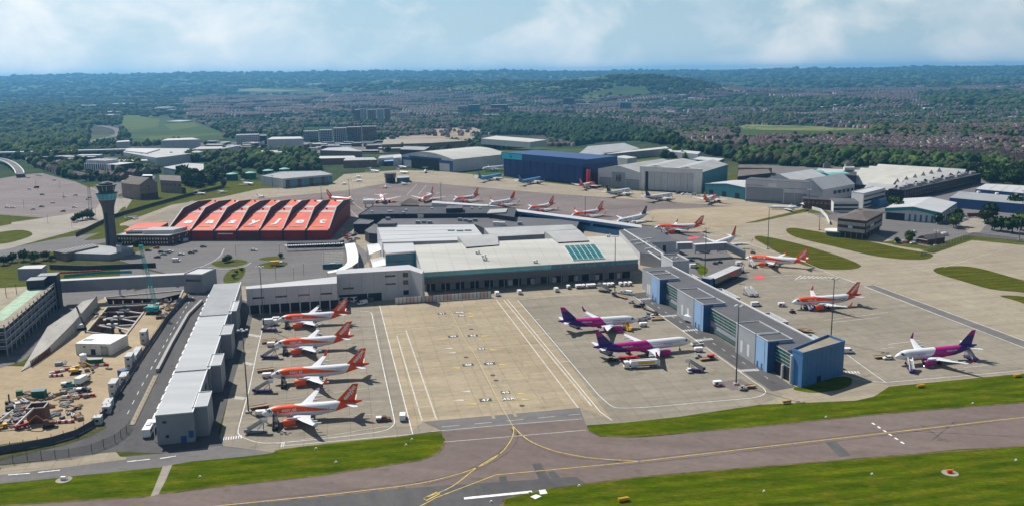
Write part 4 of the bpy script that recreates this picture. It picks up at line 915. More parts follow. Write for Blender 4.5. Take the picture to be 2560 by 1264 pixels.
for i in range(8):
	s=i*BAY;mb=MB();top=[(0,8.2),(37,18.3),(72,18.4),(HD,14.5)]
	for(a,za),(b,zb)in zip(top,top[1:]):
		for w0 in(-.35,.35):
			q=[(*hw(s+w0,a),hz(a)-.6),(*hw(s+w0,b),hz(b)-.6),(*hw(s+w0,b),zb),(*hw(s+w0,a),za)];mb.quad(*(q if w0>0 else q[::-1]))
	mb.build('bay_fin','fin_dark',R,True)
	mb=MB()
	for(a,za),(b,zb)in zip(top,top[1:]):mb.bar((*hw(s,a),za),(*hw(s,b),zb),.85,.2)
	mb.build('fin_coping','roof_light',R,True)
mb=MB();mb.prism([hw(0,.3),hw(hl,.3),hw(hl,HD),hw(0,HD)],0,6.9);mb.build('wall','red_wall',R,True)
mb=MB()
for s,f in((.02,-1),(hl-.02,1)):
	mb=MB()
	for(a,za),(b,zb)in zip(PR,PR[1:]):
		q=[(*hw(s,a),6.8),(*hw(s,b),6.8),(*hw(s,b),zb),(*hw(s,a),za)];mb.quad(*(q if f>0 else q[::-1]))
	mb.build('gable_wall','red_wall',R,True)
for i in range(7):
	band(R,'hangar_door',hw(0,.3),hw(hl,.3),.2,5.6,'red_wall' if i not in(3,)else 'maroon',.10,(i+.06)/7,(i+.94)/7);band(R,'buttress',hw(0,.3),hw(hl,.3),.1,6.85,'wall_dark',.8,(i-.04)/7 if i else.001,(i+.04)/7)
	band(R,'gutter',hw(0,0),hw(hl,0),6.92,7.2,'off_white',.12,(i+.03)/7,(i+.97)/7)
band(R,'door_canopy',hw(0,.3),hw(hl,.3),4.6,5.2,'white_paint',1.6,.315,.405)
for k in range(18):band(R,'cladding_joint',hw(hl,.4),hw(hl,HD),.2,7.4+min(5.4,k*.9),'maroon',.04,k/18,k/18+.002)
# ==== hangars across the far apron
def hang(name,label,a,b,depth,prof,cat='hangar',**k):
	A,B=P(*a),P(*b);R=bld(name,label,(A.x,A.y),cat);return R,hall(R,A,B,depth,prof,**k),XY(A),XY(B)
R,fr_,A,B=hang('arched_hangar','grey arched hangar with blue door surround and open dark doorway',(1005,418),(1134,431),92,ARC(15.0,21.5,10),wall='wall_light',roof='roof_beige')
band(R,'blue_surround',A,B,.1,13.2,'blue_trim',.25,.004,.996);band(R,'doorway',A,B,.12,13.6,'black',.5,.20,.74);band(R,'door_header',A,B,13.4,15.4,'blue_trim',.6,.16,.78)  # doorway is a black panel standing for the unlit hangar inside
band(R,'sliding_door',A,B,.2,9.6,'wall_light',.4,.04,.2);band(R,'sliding_door',A,B,.2,9.6,'wall_light',.4,.745,.93);band(R,'sign_panel',A,B,15.8,18.4,'wall_white',.4,.36,.52)
for i in range(12):q0_,q1_=at2(A,B,(B-A).length*.98,i*7.5+3),at2(A,B,(B-A).length*.35,i*7.5+3);mb=MB();mb.bar((*q0_,15.9),(*q1_,21.9),.2,.15);mb.build('roof_seam','roof_light',R,True)
R,fr_,A,B=hang('blue_hangar','huge royal blue hangar with cyan sign panel on its fascia',(1260,441),(1457,463),55,[(0,21),(1,21)],wall='blue_deep',roof='roof_mid')
band(R,'fascia',A,B,20.2,27.4,'blue_fascia',2.5,-.012,1.02);mb=MB();mb.prism([at2(A,B,-2,0),at2(A,B,(B-A).length+2,0),at2(A,B,(B-A).length+2,52),at2(A,B,-2,52)],21.3,26.5);mb.build('roof_deck','blue_fascia',R,True)
for i in range(22):band(R,'door_leaf',A,B,.2,20,'blue_deep',.3+.25*(i%2),i/22+.001,(i+1)/22-.001)
band(R,'sign_panel',A,B,20.6,26.6,'cyan_sign',2.62,.0,.27);
c_,t_,n_,L_,a_=wallframe(A,B);g=thing('sign_mark',None,None);g['kind']='structure';bpy.data.objects.remove(g)
q=c_+t_*(L_*.12)+n_*2.72;l=link('sign_emblem',text_mesh('C',5,'navy',.04),R,(q.x-R.location.x,q.y-R.location.y,23.7));l.rotation_euler=(math.pi/2,math.radians(-60),a_)
R=bld('red_frame_shed','dark red framed shed tucked between the blue and grey hangars',P(1462,462),'building');mass(R,[(1462,430),(1496,433),(1545,412),(1500,405),(1466,408)],12,0,'maroon','roof_grey');mass(R,[(1458,412),(1468,426),(1476,424),(1466,405)],17,0,'red','maroon',wn='red_frame',rn='frame_top')
R,fr_,A,B=hang('gabled_hangar','grey gabled hangar with a dark emblem on its tall centre door',(1495,466),(1600,475),85,[(0,18),(.5,22.5),(1,17)],wall='wall_light',roof='roof_light')
for s0_,s1_,z1_ in((.03,.33,9.5),(.34,.65,16),(.66,.98,9.5)):band(R,'hangar_door',A,B,.2,z1_,'wall_grey',.15,s0_,s1_)
band(R,'door_frame',A,B,9.5,9.8,'steel_dark',.2,.03,.33);band(R,'door_frame',A,B,9.5,9.8,'steel_dark',.2,.66,.98)
for i,(s_,z_,h_)in enumerate(((.45,7,6),(.485,5.6,7),(.515,6.6,7.5),(.55,7,6))):band(R,'emblem_bar',A,B,z_,z_+h_,'black',.25,s_-.009,s_+.009)
band(R,'emblem_bar',A,B,9.4,10.2,'black',.25,.44,.56)
R,fr_,A,B=hang('framed_hangar','big pale hangar with heavy square door frame and panel doors',(1601,474),(1755,483),78,[(0,22),(.25,24.5),(.5,22),(.75,24.5),(1,20)],wall='teal_wall',roof='roof_light')
for s0_,s1_,z0_,z1_ in((0,.085,.1,23.5),(.875,1.0,.1,23.5),(.085,.875,18.6,23.5)):band(R,'door_frame',A,B,z0_,z1_,'wall_white',2.5,s0_,s1_)
band(R,'door_gap',A,B,.2,18.5,'wall_dark',.15,.086,.13)
for i in range(14):band(R,'door_panel',A,B,.3,18.4,'wall_light',.4+.2*(i%2),.13+i*.0532+.001,.13+(i+1)*.0532-.001)
R,fr_,A,B=hang('teal_shed','low teal shed with white gabled roof between two grey hangars',(1762,486),(1860,499),40,[(0,10),(.55,12.5),(1,11)],wall='teal_wall',roof='roof_white',cat='building')
wins(R,'shed_door',A,B,3,[.1],5,5,'wall_navy',.1)
R,fr_,A,B=hang('end_hangar','long grey hangar with blank white name board near the business jet',(1862,503),(2015,513),16,[(0,19.5),(1,19.5)],wall='wall_light',roof='roof_grey')
band(R,'cladding_band',A,B,14.6,14.9,'steel_dark',.08,.0,.32);band(R,'cladding_band',A,B,13.4,13.7,'steel_dark',.08,.64,1);band(R,'hangar_door',A,B,.2,9.8,'wall_grey',.12,.645,.81);band(R,'hangar_door',A,B,.2,9.8,'wall_grey',.12,.815,.99)
band(R,'hangar_door',A,B,.2,13.2,'wall_grey',.1,.02,.63);band(R,'sign_panel',A,B,14.2,17.6,'wall_white',.25,.38,.51);band(R,'door_track',A,B,1.2,1.8,'steel_dark',.2,.0,.6)
R=bld('twin_gable_hangar','white twin gabled hangar behind the long grey hangar front',P(2055,505),'hangar');kb=P(2055,506);kl=P(1905,490);dp=(P(2143,491)-kb).length
hall(R,kl,kb,dp,[(0,15),(.28,21.5),(.56,15.5),(.8,20),(1,11)],wall='wall_light',roof='roof_white');kr=P(2143,491)
wins(R,'window',kb,kr,5,[5.5],3,3,'glass_dark',.1,.3,.9);
# ---- buildings to the right
A,K,B=P(2127,516),P(2157,521),P(2211,506);hh=hgt(2157,521,485)
R=bld('white_office','white three storey office block with dark ribbon windows',(A.x,A.y),'building');D=B-K
o=[XY(A),XY(K),XY(B),XY(A+D)];mass(R,o,hh,0,'wall_white','roof_white',True,.5,'wall_white')
for k in range(3):band(R,'ribbon_window',K,B,hh*(.12+.3*k),hh*(.24+.3*k),'glass_dark',.1,.03,.97)
R=bld('white_fire_post','small white two storey building with ribbon windows by the yard',P(2082,532),'building');A,B=P(2083,531),P(2146,531);hh=hgt(2083,531,506);mass(R,[XY(A),XY(B),XY(B)+Vector((4,22)),XY(A)+Vector((4,22))],hh,0,'wall_white','roof_grey',True)
for k in(.2,.6):band(R,'ribbon_window',A,B,hh*k,hh*(k+.22),'glass_dark',.1,.02,.98)
R=bld('dark_workshop','dark low workshop beneath the white gabled hangar',P(2005,520),'building');A,B=P(2006,521),P(2090,526);mass(R,[XY(A),XY(B),XY(B)+Vector((6,20)),XY(A)+Vector((6,20))],8,0,'wall_brick','roof_dark',True);wins(R,'window',A,B,8,[4.5],2,1.6,'wall_tan')
A,K,B=P(2092,592),P(2162,600),P(2204,576);hh=hgt(2092,592,545)
R=bld('brick_office_block','square brown brick office block with hipped roof and white window fins',(A.x,A.y),'building');D=B-K
o=[XY(A),XY(K),XY(B),XY(A+D)];c_=sum(o,Vector((0,0)))/4;oi=[c_+(p-c_)*.9 for p in o];oo=[c_+(p-c_)*1.06 for p in o]
mb=MB();mb.prism(o,3.6,hh);mb.build('wall','wall_brick',R,True);mb=MB();mb.prism(oi,0,3.6);mb.build('ground_floor','wall_dark',R,True)
mb=MB();v=[(*p,hh+.02)for p in oo]+[(*(c_+(p-c_)*.25),hh+2.6)for p in o];mb.add(v,[(0,1,5,4),(1,2,6,5),(2,3,7,6),(3,0,4,7),(4,5,6,7)]);mb.build('roof','roof_brown',R,True,recalc=True)
for a,b,n in((A,K,22),(K,B,14)):
	for z in(4.6,9.0):
		band(R,'window_band',a,b,z,z+2.3,'glass_dark',.05,.02,.98);wins(R,'window_fin',a,b,n,[z],.5,2.3,'wall_white',.2,.02,.98)
	band(R,'sign_board',a,b,7.1,8.8,'wall_white',.1,.38 if a is A else.28,.54 if a is A else.48);wins(R,'column',a,b,5,[.02],.6,3.55,'wall_tan',.05)
R=bld('round_lobby','white round lobby jutting from the brick office block',P(2086,586),'building');p=P(2088,588);mb=MB();mb.cyl((p.x,p.y,0),(p.x,p.y,3.2),6.5,n=20);mb.build('wall','glass_teal',R,True);mb=MB();mb.cyl((p.x,p.y,3.22),(p.x,p.y,3.9),7.4,n=20);mb.build('roof','off_white',R,True)
R,fr_,A,B=hang('green_roof_shed','wide warehouse with pale low gable roof and turquoise fascia',(2212,548),(2351,559),62,[(0,8.6),(.5,11.2),(1,8.0)],wall='wall_light',roof='roof_white',cat='warehouse')
mb=MB()
for s0_,z0_,s1_,z1_ in((-.01,8.4,.5,11.0),(.5,11.0,1.01,7.8)):q0_,q1_=at2(A,B,s0_*(B-A).length,-.4),at2(A,B,s1_*(B-A).length,-.4);mb.quad((*q0_,z0_-2.2),(*q1_,z1_-2.2),(*q1_,z1_),(*q0_,z0_))
mb.build('fascia','teal_trim',R,True);q1_=at2(A,B,(B-A).length,62);band(R,'fascia',B,q1_,6.8,8.0,'teal_trim',.3);wins(R,'dark_bay',B,q1_,7,[.1],2.2,6.2,'glass_dark',.1);wins(R,'dark_bay',A,B,6,[.1],1.6,5.2,'teal_wall',.1,.4,1);band(R,'dark_porch',A,B,.1,5.5,'wall_navy',.1,.02,.36)
g_=at2(A,B,(B-A).length*.49,-.6);mb=MB();[mb.bar((g_.x+1.3*math.cos(i*.7854),g_.y,9.2+1.3*math.sin(i*.7854)),(g_.x+1.3*math.cos(i*.7854+.7854),g_.y,9.2+1.3*math.sin(i*.7854+.7854)),.3)for i in range(8)];mb.build('ring_emblem','teal_wall',R,True)
R=bld('grey_warehouse','long slate roofed warehouse behind the turquoise fascia shed',P(2374,510),'warehouse');g=mass(R,[(2374,495),(2560,511),(2700,523),(2700,503),(2560,492),(2398,479)],8,0,'blue_trim','roof_mid');band(R,'wall_panel',XY(P(2440,514)),XY(P(2570,526)),.2,6,'wall_light',.2)
rows_on_roof(R,'roof_vent',[P(2446,482,8.3),P(2492,486,8.3),P(2540,490,8.3)],(2.2,2.2,1.4),'white_paint')
R=bld('white_warehouse','long white roofed warehouse at the right edge behind the slate one',P(2439,480),'warehouse');mass(R,[(2439,473),(2560,484),(2700,496),(2700,478),(2560,465),(2464,460)],8,0,'blue_trim','roof_white')
for i in range(5):a,b=P(2470+i*30,476+i*2.5,8.25),P(2492+i*30,462.5+i*2.2,8.25);mb=MB();mb.bar(a,b,.6,.12);mb.build('roof_seam','roof_light',R,True)
# sawtooth works
A,B=P(2226,486),P(2352,450)
R=bld('sawtooth_works','old factory with a row of pale sawtooth roofs',(A.x,A.y),'factory');pr=[]
for i in range(6):pr+=[(i/6,7.0),((i+.62)/6,13.5)]
pr.append((1,7.5));hall(R,A,B,62,pr,wall='wall_light',roof='roof_beige',eave=.4)
for i in range(1,6):q0_,q1_=at2(A,B,(B-A).length*i/6,1),at2(A,B,(B-A).length*i/6,61);mb=MB();mb.bar((*q0_,7.6),(*q1_,7.6),2.2,.5);mb.build('valley_gutter','roof_dark',R,True)
A,B=P(2175,482),P(2205,465);R=bld('white_sawtooth_shed','white sawtooth roofed shed behind the white office block',(A.x,A.y),'factory');hall(R,A,B,40,[(0,7),(.32,13),(.5,7),(.82,13),(1,7)],wall='wall_brick',roof='roof_white')
A,B=P(2258,503),P(2452,458);h1,h2=hgt(2258,503,481),hgt(2452,458,443)
R=bld('long_brick_works','long dark factory range with regular windows behind the warehouses',(A.x,A.y),'factory');o=[XY(A),XY(B),at2(A,B,(B-A).length,14),at2(A,B,0,14)];mass(R,o,9.5,0,'wall_navy','roof_dark',True);wins(R,'window',A,B,34,[1.6,5.6],2.0,2.2,'glass_dark',.08);wins(R,'pier',A,B,35,[.05],.5,9.4,'wall_brick',.2,-.01,1.01)
rows_on_roof(R,'roof_plant',[(*at2(A,B,(B-A).length*(i+.4)/14,5+(i*7%5)),9.7)for i in range(14)],(5,4,2.4),'roof_light')
A,B=P(2235,494),P(2300,476);R=bld('ragged_works','run down north light sheds with patched pale roofs',(A.x,A.y),'factory');pr=[]
for i in range(9):pr+=[(i/9,6.0),((i+.35)/9,10.5)]
pr.append((1,6.8));A2=at2(A,B,0,2);hall(R,A2,P(2425,446),26,pr,wall='wall_brick',roof='roof_light')
for lab,q,zt,wl,rf in(('brown roofed depot right of the framed hangar',[(1844,442),(1927,433),(1921,423),(1846,425)],10,'wall_dark','roof_brown'),('low brown shed behind the brown roofed depot',[(1845,420),(1930,421),(1925,414),(1848,413)],8,'wall_tan','roof_brown'),('pale roofed shed behind the twin gabled hangar',[(2035,432),(2108,437),(2118,424),(2045,422)],10,'wall_light','roof_white'),('beige roofed block left of the sawtooth works',[(2150,438),(2228,431),(2218,422),(2150,428)],11,'wall_brick','roof_beige'),('white roofed shed beyond the sawtooth works',[(2230,431),(2262,428),(2250,421),(2222,424)],11,'wall_light','roof_white'),('white flat roofed unit behind the gabled hangar',[(1530,393),(1568,397),(1592,394),(1560,389)],12,'wall_light','roof_white'),('teal sided white roofed unit beside the tree belt',[(1731,399),(1797,403),(1810,397),(1750,392)],9,'teal_wall','roof_white'),('low unit with white roof in front of the tree belt',[(1660,378),(1745,386),(1752,380),(1672,373)],8,'wall_light','roof_white'),('long beige roofed shed in front of the tree belt',[(1505,384),(1520,386),(1672,371),(1665,367)],9,'wall_grey','roof_beige'),('broad grey roofed works behind the blue hangar',[(1445,386),(1500,388),(1600,372),(1560,358),(1470,366)],9,'wall_grey','roof_mid'),('white roofed canopy behind the blue hangar fascia',[(1395,388),(1455,390),(1452,386),(1392,385)],16,'wall_light','roof_white'),('beige roofed warehouse in front of the dark wood',[(1203,347),(1325,356),(1366,350),(1240,340)],9,'wall_light','roof_beige'),('small dark yard building with red trim by the white office',[(2170,497),(2200,500),(2230,492),(2200,489)],6,'blue_wall','roof_dark'),('water tank house on the roofs behind the twin gabled hangar',[(2104,437),(2140,440),(2142,430),(2108,428)],16,'wall_dark','roof_dark'),('low grey lean-to under the end hangar gable',[(2100,445),(2145,450),(2160,440),(2118,436)],9,'wall_grey','roof_mid')):
	R=bld('industrial_unit',lab,P(*q[0],zt),'building');mass(R,q,zt,0,wl,rf)
mat('teal_roof',(.16,.38,.33),.6,.08,.3)
for lab,q in(('left one of two teal barrel roofs behind the twin gabled hangar',[(1982,436),(2030,442),(2036,434),(1992,430)]),('right one of two teal barrel roofs behind the twin gabled hangar',[(2034,438),(2088,448),(2092,439),(2042,432)])):
	R=bld('barrel_roof_shed',lab,P(*q[0],14),'building','teal barrel roofed sheds');c=[P(u,v,13)for u,v in q];hall(R,c[0],c[1],(c[3]-c[0]).length,ARC(12,17,6),wall='teal_wall',roof='teal_roof')
R=bld('roof_tank','cream cylindrical tank standing on the dark tank house',P(2122,430,16.5),'tank');p=P(2122,428,16.5);mb=MB();mb.cyl((p.x-5,p.y,18.6),(p.x+5,p.y,18.6),2.4,n=12);mb.build('barrel','off_white',R,True);mb=MB();[mb.box(p.x+dx-.4,p.x+dx+.4,p.y-1.5,p.y+1.5,16.2,17.2)for dx in(-3,3)];mb.build('saddle','steel',R,True)
A,B=P(2318,612),P(2348,592);R=bld('brick_bungalow','small red brick bungalow with grey pitched roof by the apron fence',(A.x,A.y),'building');A0_,B0_=P(2290,607),P(2318,612);hall(R,A0_,B0_,18,GAB(3.2,5.6),wall='wall_brick',roof='roof_grey');wins(R,'window',A0_,B0_,3,[1.2],1.2,1.1,'glass_dark');band(R,'fascia',A0_,B0_,3.0,3.3,'white_paint',.3)
# ---- buildings to the left and behind the tower
A,B=P(352,499),P(396,493);R=bld('tan_terminal','tan brick building with steep gable and long rear wing by the lower road',(A.x,A.y),'building');e=hgt(352,499,463);hall(R,A,B,30,[(0,e),(.58,hgt(378,496,445)),(1,e-.5)],wall='wall_tan',roof='roof_brown')
band(R,'dark_plinth',A,B,.1,5,'wall_brick',.06);wins(R,'window',A,B,1,[8,11],1.5,1.5,'wall_dark',.05);mass(R,[(400,451),(453,454),(451,440),(398,438)],12,0,'wall_tan','roof_brown',wn='wing_wall',rn='wing_roof')
wins(R,'window',XY(P(400,451,12)),XY(P(453,454,12)),5,[7],1.5,2,'wall_dark');mass(R,[(356,440),(381,440),(381,437),(357,437)],13,0,'wall_dark','white_paint',wn='stair_wall',rn='stair_roof')
A,B=P(213,436),P(297,440);hh=hgt(213,436,409);R=bld('striped_office','white and navy striped office block with louvred roof plant',(A.x,A.y),'building');o=[XY(A),XY(B),at2(A,B,(B-A).length,26),at2(A,B,0,26)];mass(R,o,hh,0,'wall_navy','roof_white',True)
for i in range(11):band(R,'white_pier',A,B,.3,hh,'white_paint',.3,i/15.5,i/15.5+.03)
band(R,'white_panel',A,B,.3,hh,'white_paint',.25,.69,.80);band(R,'glass_panel',A,B,.3,hh-.5,'glass_dark',.2,.80,.91);band(R,'white_panel',A,B,.3,hh,'white_paint',.3,.91,1.0)
mass(R,[at2(A,B,1,2),at2(A,B,34,2),at2(A,B,34,22),at2(A,B,1,22)],hh+3.5,hh+.2,'wall_light','roof_mid',True,wn='plant_wall',rn='plant_deck')
for i in range(5):a,b=at2(A,B,3+i*7.2,2),at2(A,B,3+i*7.2,22);mb=MB();mb.bar((*a,hh+4.0),(*b,hh+4.0),2.6,.5);mb.build('roof_louvre','white_paint',R,True)
R=bld('green_trimmed_shed','shed with pale grey roof and green eaves left of the dark trees',P(408,430),'warehouse');hz_=hgt(470,445,430);g=mass(R,[(408,418.5),(470,430.5),(500,427.5),(536,412),(468,408)],hz_,0,'wall_light','roof_light');band(R,'eaves',g[0],g[1],hz_-1.2,hz_-.1,'teal_wall',.3);band(R,'door',g[0],g[1],.2,hz_*.7,'wall_navy',.1,.62,.8);band(R,'white_fascia',g[1],g[2],hz_*.5,hz_,'white_paint',.3)
for i,(u,v)in enumerate(((581,450),(627,447),(671,441),(712,437))):
	p=P(u,v);R=bld('storage_tank','green round storage tank, %s of the row'%('first from the left','second from the left','third from the left','last and farthest')[i],(p.x,p.y),'tank','green storage tanks');mb=MB();mb.cyl((p.x,p.y,0),(p.x,p.y,7),6.2,n=20);mb.build('shell','green',R,True);mb=MB();mb.cyl((p.x,p.y,7.02),(p.x,p.y,8.2),6.4,2,n=20);mb.build('roof','teal_roof' if 'teal_roof' in MATS else mat('teal_roof',(.16,.38,.33),.6,.08,.3),R,True)
R=bld('white_warehouse','wide pale warehouse with stepped roof beyond the striped office',P(308,385),'warehouse');zw=12;g=mass(R,[(308,381),(390,395),(420,392),(508,380),(470,371.5),(318,371)],zw,0,'wall_light','roof_light');mass(R,[(312,377),(366,383),(400,373),(330,371)],zw+1.5,zw+.2,'wall_white','roof_white',wn='upper_wall',rn='upper_roof');band(R,'dark_dock',g[0],g[1],.2,3.5,'wall_navy',.2)
for lab,q,zt,wl,rf in(('thin white roofed unit in front of the wide pale warehouse',[(282,404),(370,402),(366,399),(290,400)],8,'wall_light','roof_white'),('white long roofed shed right of the grey office slab',[(668,349),(758,347),(752,342),(680,343)],10,'wall_light','roof_white'),('low pale shed in the yard beneath the apartment blocks',[(800,376),(905,379),(870,368),(820,370)],9,'wall_tan','roof_light'),('brown brick shed left of the arched hangar',[(795,397),(890,395),(885,390),(800,391)],8,'wall_tan','roof_beige'),('brown shed with blue gable by the light aircraft',[(858,402),(942,400),(935,394),(865,395)],9,'wall_tan','roof_light'),('grey unit next to the arched hangar door',[(945,397),(1003,392),(1001,386),(950,390)],9,'wall_light','roof_light'),('small white stores beside the arched hangar',[(983,396),(1004,394),(1003,387),(985,388)],12,'wall_white','roof_white'),('teal roofed canopy by the light aircraft park',[(960,404),(997,402),(996,399),(962,400)],6,'wall_dark','blue_pale'),('long brown retaining works below the new houses',[(955,362),(1080,358),(1170,352),(1100,346),(960,349)],7,'wall_tan','gravel'),('flat grey depot roof left of the new houses',[(1000,374),(1060,376),(1075,368),(1010,366)],8,'wall_dark','roof_mid'),('pale roofed units by the railway yard',[(480,374),(560,372),(590,366),(500,367)],7,'wall_light','roof_light'),('white roofed units right of the railway yard',[(575,385),(720,381),(700,376),(590,378)],6,'wall_light','roof_light'),('small white unit in the trees left of the field',[(290,356),(325,354),(322,351),(294,353)],7,'wall_light','roof_white'),('pale curved roof station building',[(402,352),(500,349),(480,345),(420,347)],7,'wall_light','roof_white')):
	R=bld('industrial_unit',lab,P(*q[0],zt),'building');mass(R,q,zt,-30,wl,rf)
h_=hgt(706,471,448.5);R=bld('jet_centre','flat roofed jet centre with dark glazed front behind the orange hangar',P(706,471),'hangar');g=mass(R,[(652,440.5),(706,448.5),(831,437),(800,428),(705,430)],h_,0,'wall_light','roof_mid',parapet=.4);g0,g1=XY(P(706,471)),XY(P(831,453.5))
for i in range(12):band(R,'glass_pane',g[1],g[2],.4,h_-1.2,'glass_blue' if i%3 else 'glass_dark',.2,.06+i*.078,.06+(i+1)*.078-.004)
p=P(710,440,h_+.2);mb=MB();[mb.bar((p.x+9*math.cos(i*.3927),p.y+12*math.sin(i*.3927),h_+.22),(p.x+9*math.cos(i*.3927+.3927),p.y+12*math.sin(i*.3927+.3927),h_+.22),.9,.04)for i in range(16)];mb.build('painted_ring','paint_yellow',R,True)
R=bld('octagon_tower','small dark octagonal lookout by the light aircraft',P(976,458),'tower');p=P(976,457);hh=hgt(976,457,435);mb=MB();mb.cyl((p.x,p.y,0),(p.x,p.y,hh*.6),5.5,n=8);mb.build('base','wall_navy',R,True);mb=MB();mb.cyl((p.x,p.y,hh*.61),(p.x,p.y,hh),6.4,n=8);mb.build('lookout','glass_dark',R,True);mb=MB();mb.cyl((p.x,p.y,hh*1.001),(p.x,p.y,hh+.6),7,n=8);mb.build('roof','wall_dark',R,True)
R=bld('teal_shed','low teal walled shed beside the dark octagonal lookout',P(992,455),'building');mass(R,[(992,446),(1024,444),(1022,440),(993,441)],5,0,'teal_wall','roof_light')
# ---- town buildings one can tell apart, standing on the valley floor
def block(name,label,u0,u1,vb,vt,depth,wall,roof='roof_mid',cat='apartment block',group=None,cols=0,rows=0,ang=0,wm_='glass_dark'):
	A,B=PT(u0,vb),PT(u1,vb);z0=min(A.z,B.z)-3;h=(vb-vt)*A.y/F_PX/.98;R=thing(name,label,cat,(A.x,A.y,0),0,group)
	B=A+Vector((B.x-A.x,B.y-A.y+ang,0));top=max(A.z,B.z)+h
	o=[XY(A),XY(B),at2(A,B,(B-A).xy.length,depth),at2(A,B,0,depth)];mass(R,o,top,z0,wall,roof,True)
	if rows:
		L=(B-A).xy.length;wins(R,'window',A,B,cols,[A.z+h*(i+.25)/rows for i in range(rows)],L/cols*.62,h/rows*.5,wm_,.25);
	return R
for i,(a,b,vb,vt,lab)in enumerate(((886,902,309,277,'far left slab of the tall flats'),(903,917,309,274,'second slab of the tall flats'),(920,941,310,277,'broad middle slab of the tall flats'),(944,960,311,276,'fourth slab of the tall flats'),(962,977,309,274,'far right slab of the tall flats'))):
	block('tower_block',lab,a,b,vb,vt,18,'wall_light' if i%2 else 'wall_tan',group='tall flats in the valley',cols=4,rows=14)
for i,(a,b,vb,vt,w__)in enumerate(((760,797,357,331,'wall_grey'),(800,832,357,328,'wall_navy'),(835,868,357,323,'wall_navy'),(869,905,356,321,'wall_tan'),(907,943,355,320,'wall_tan'))):
	block('flat_block',('grey flats at the left end of the new apartment row','navy flats second from the left in the new apartment row','tall navy flats in the middle of the apartment row','tan flats left of the last apartment block','tan flats at the right end of the apartment row')[i],a,b,vb,vt,22,w__,group='new apartment row by the railway',cols=7,rows=7,wm_='wall_white' if w__=='wall_navy' else 'glass_dark')
block('office_slab','wide grey office slab with regular windows above the railway yard',592,650,365,340,30,'wall_light',cat='office',cols=12,rows=6);block('office_slab','dark glazed end wing of the grey office slab',650,668,363,341,24,'wall_navy',cat='office',cols=4,rows=6)
block('white_flats','white mid rise flats right of the tall slabs',997,1019,302,283,16,'wall_white',cols=5,rows=6);block('teal_office','dark teal office tower in the town centre',1172,1200,287,264,26,'teal_wall',cat='office',cols=6,rows=6)
block('town_office','grey office block beside the teal tower',1145,1170,288,268,24,'wall_grey',cat='office',cols=6,rows=5);block('town_office','dark office tower at the centre of the town',1408,1436,268,247,30,'wall_navy',cat='office',cols=6,rows=6);block('town_office','brown shopping block right of the dark office tower',1440,1474,272,262,40,'wall_brick',cat='building',cols=8,rows=2);block('town_office','teal flats at the right end of the town centre',1550,1578,276,258,24,'teal_wall',cat='building',cols=5,rows=5);block('town_office','brick store at the left end of the town centre',1228,1270,279,264,40,'wall_brick',cat='building',cols=8,rows=3)
block('white_tower','left one of two slim white towers on the right skyline',2427,2432,207,192,22,'white_paint',group='slim white towers far right',cat='tower block');block('white_tower','right one of two slim white towers on the right skyline',2442,2447,207,192,22,'white_paint',group='slim white towers far right',cat='tower block')
block('brick_water_tower','dark red brick water tower standing out of the trees',2194,2203,263,248,12,'wall_brick','roof_brown',cat='tower');block('low_white_hall','flat white roofed hall among the red roofs',2040,2081,266,263,60,'wall_white','roof_white',cat='building')
for i,(u0,u1,v,lab)in enumerate(((1725,1775,228,'long white sheds at the foot of the wooded hill'),(1782,1836,226,'white sheds right of the wooded hill'),(1720,1760,249,'pale grey sheds below the wooded hill'),(1676,1718,243,'thin white shed left of the pale grey sheds'),(250,292,284,'white terraced sheds in the left wood'),(248,292,292,'lower white sheds in the left wood'),(386,420,273,'white shed beyond the left field'),(415,453,308,'white club house on the far field'),(165,235,268,'pale pavilion roofs on the wooded ridge'),(272,320,263,'long white roof on the wooded ridge'),(20,70,264,'flat white roofs at the far left'),(2050,2080,204,'white hospital block on the plain'),(2475,2492,230,'white cube among the far right trees'),(1925,1942,228,'white store at the edge of the plain'),(2085,2100,217,'small white store on the plain'),(2290,2310,220,'pale shed on the right plain'))):
	block('far_shed',lab,u0,u1,v,v-3.2,60,'wall_white','roof_white',cat='building')
# ==== aircraft
def livery(name,fn,rough=.38):
	"""paint scheme: flat print laid out in the aircraft's own coordinates (s = metres behind the nose, z = height)"""
	m=bpy.data.materials.new(name);m.use_nodes=True
	t=m.node_tree;b=t.nodes['Principled BSDF'];b.inputs['Roughness'].default_value=rough;b.inputs['Specular IOR Level'].default_value=.35
	co=t.nodes.new('ShaderNodeTexCoord');sp=t.nodes.new('ShaderNodeSeparateXYZ');t.links.new(co.outputs['Object'],sp.inputs[0])
	def op(o,a,c=None,clamp=False):
		n=t.nodes.new('ShaderNodeMath');n.operation=o;n.use_clamp=clamp
		for i,x in enumerate((a,c)):
			if x is None:continue
			if isinstance(x,(int,float)):n.inputs[i].default_value=x
			else:t.links.new(x,n.inputs[i])
		return n.outputs[0]
	s=op('MULTIPLY',sp.outputs[0],-1.0);z=sp.outputs[2]
	ln=lambda k,v,c:op('ADD',op('MULTIPLY',v,k),c)
	gt=lambda a,c:op('GREATER_THAN',a,c)
	AND=lambda*x:x[0]if len(x)==1 else op('MULTIPLY',x[0],AND(*x[1:]))
	OR=lambda a,c:op('MAXIMUM',a,c)
	col=None
	def lay(mask,rgb):
		nonlocal col
		n=t.nodes.new('ShaderNodeMix');n.data_type='RGBA';t.links.new(mask,n.inputs['Factor'])
		if isinstance(col,tuple):n.inputs[6].default_value=(*col,1)
		else:t.links.new(col,n.inputs[6])
		n.inputs[7].default_value=(*rgb,1);col=n.outputs[2]
	def base(rgb):
		nonlocal col
		col=rgb
	fn(s,z,base,lay,gt,AND,OR,ln,op)
	if isinstance(col,tuple):b.inputs['Base Color'].default_value=(*col,1)
	else:t.links.new(col,b.inputs['Base Color'])
	MATS[name]=m
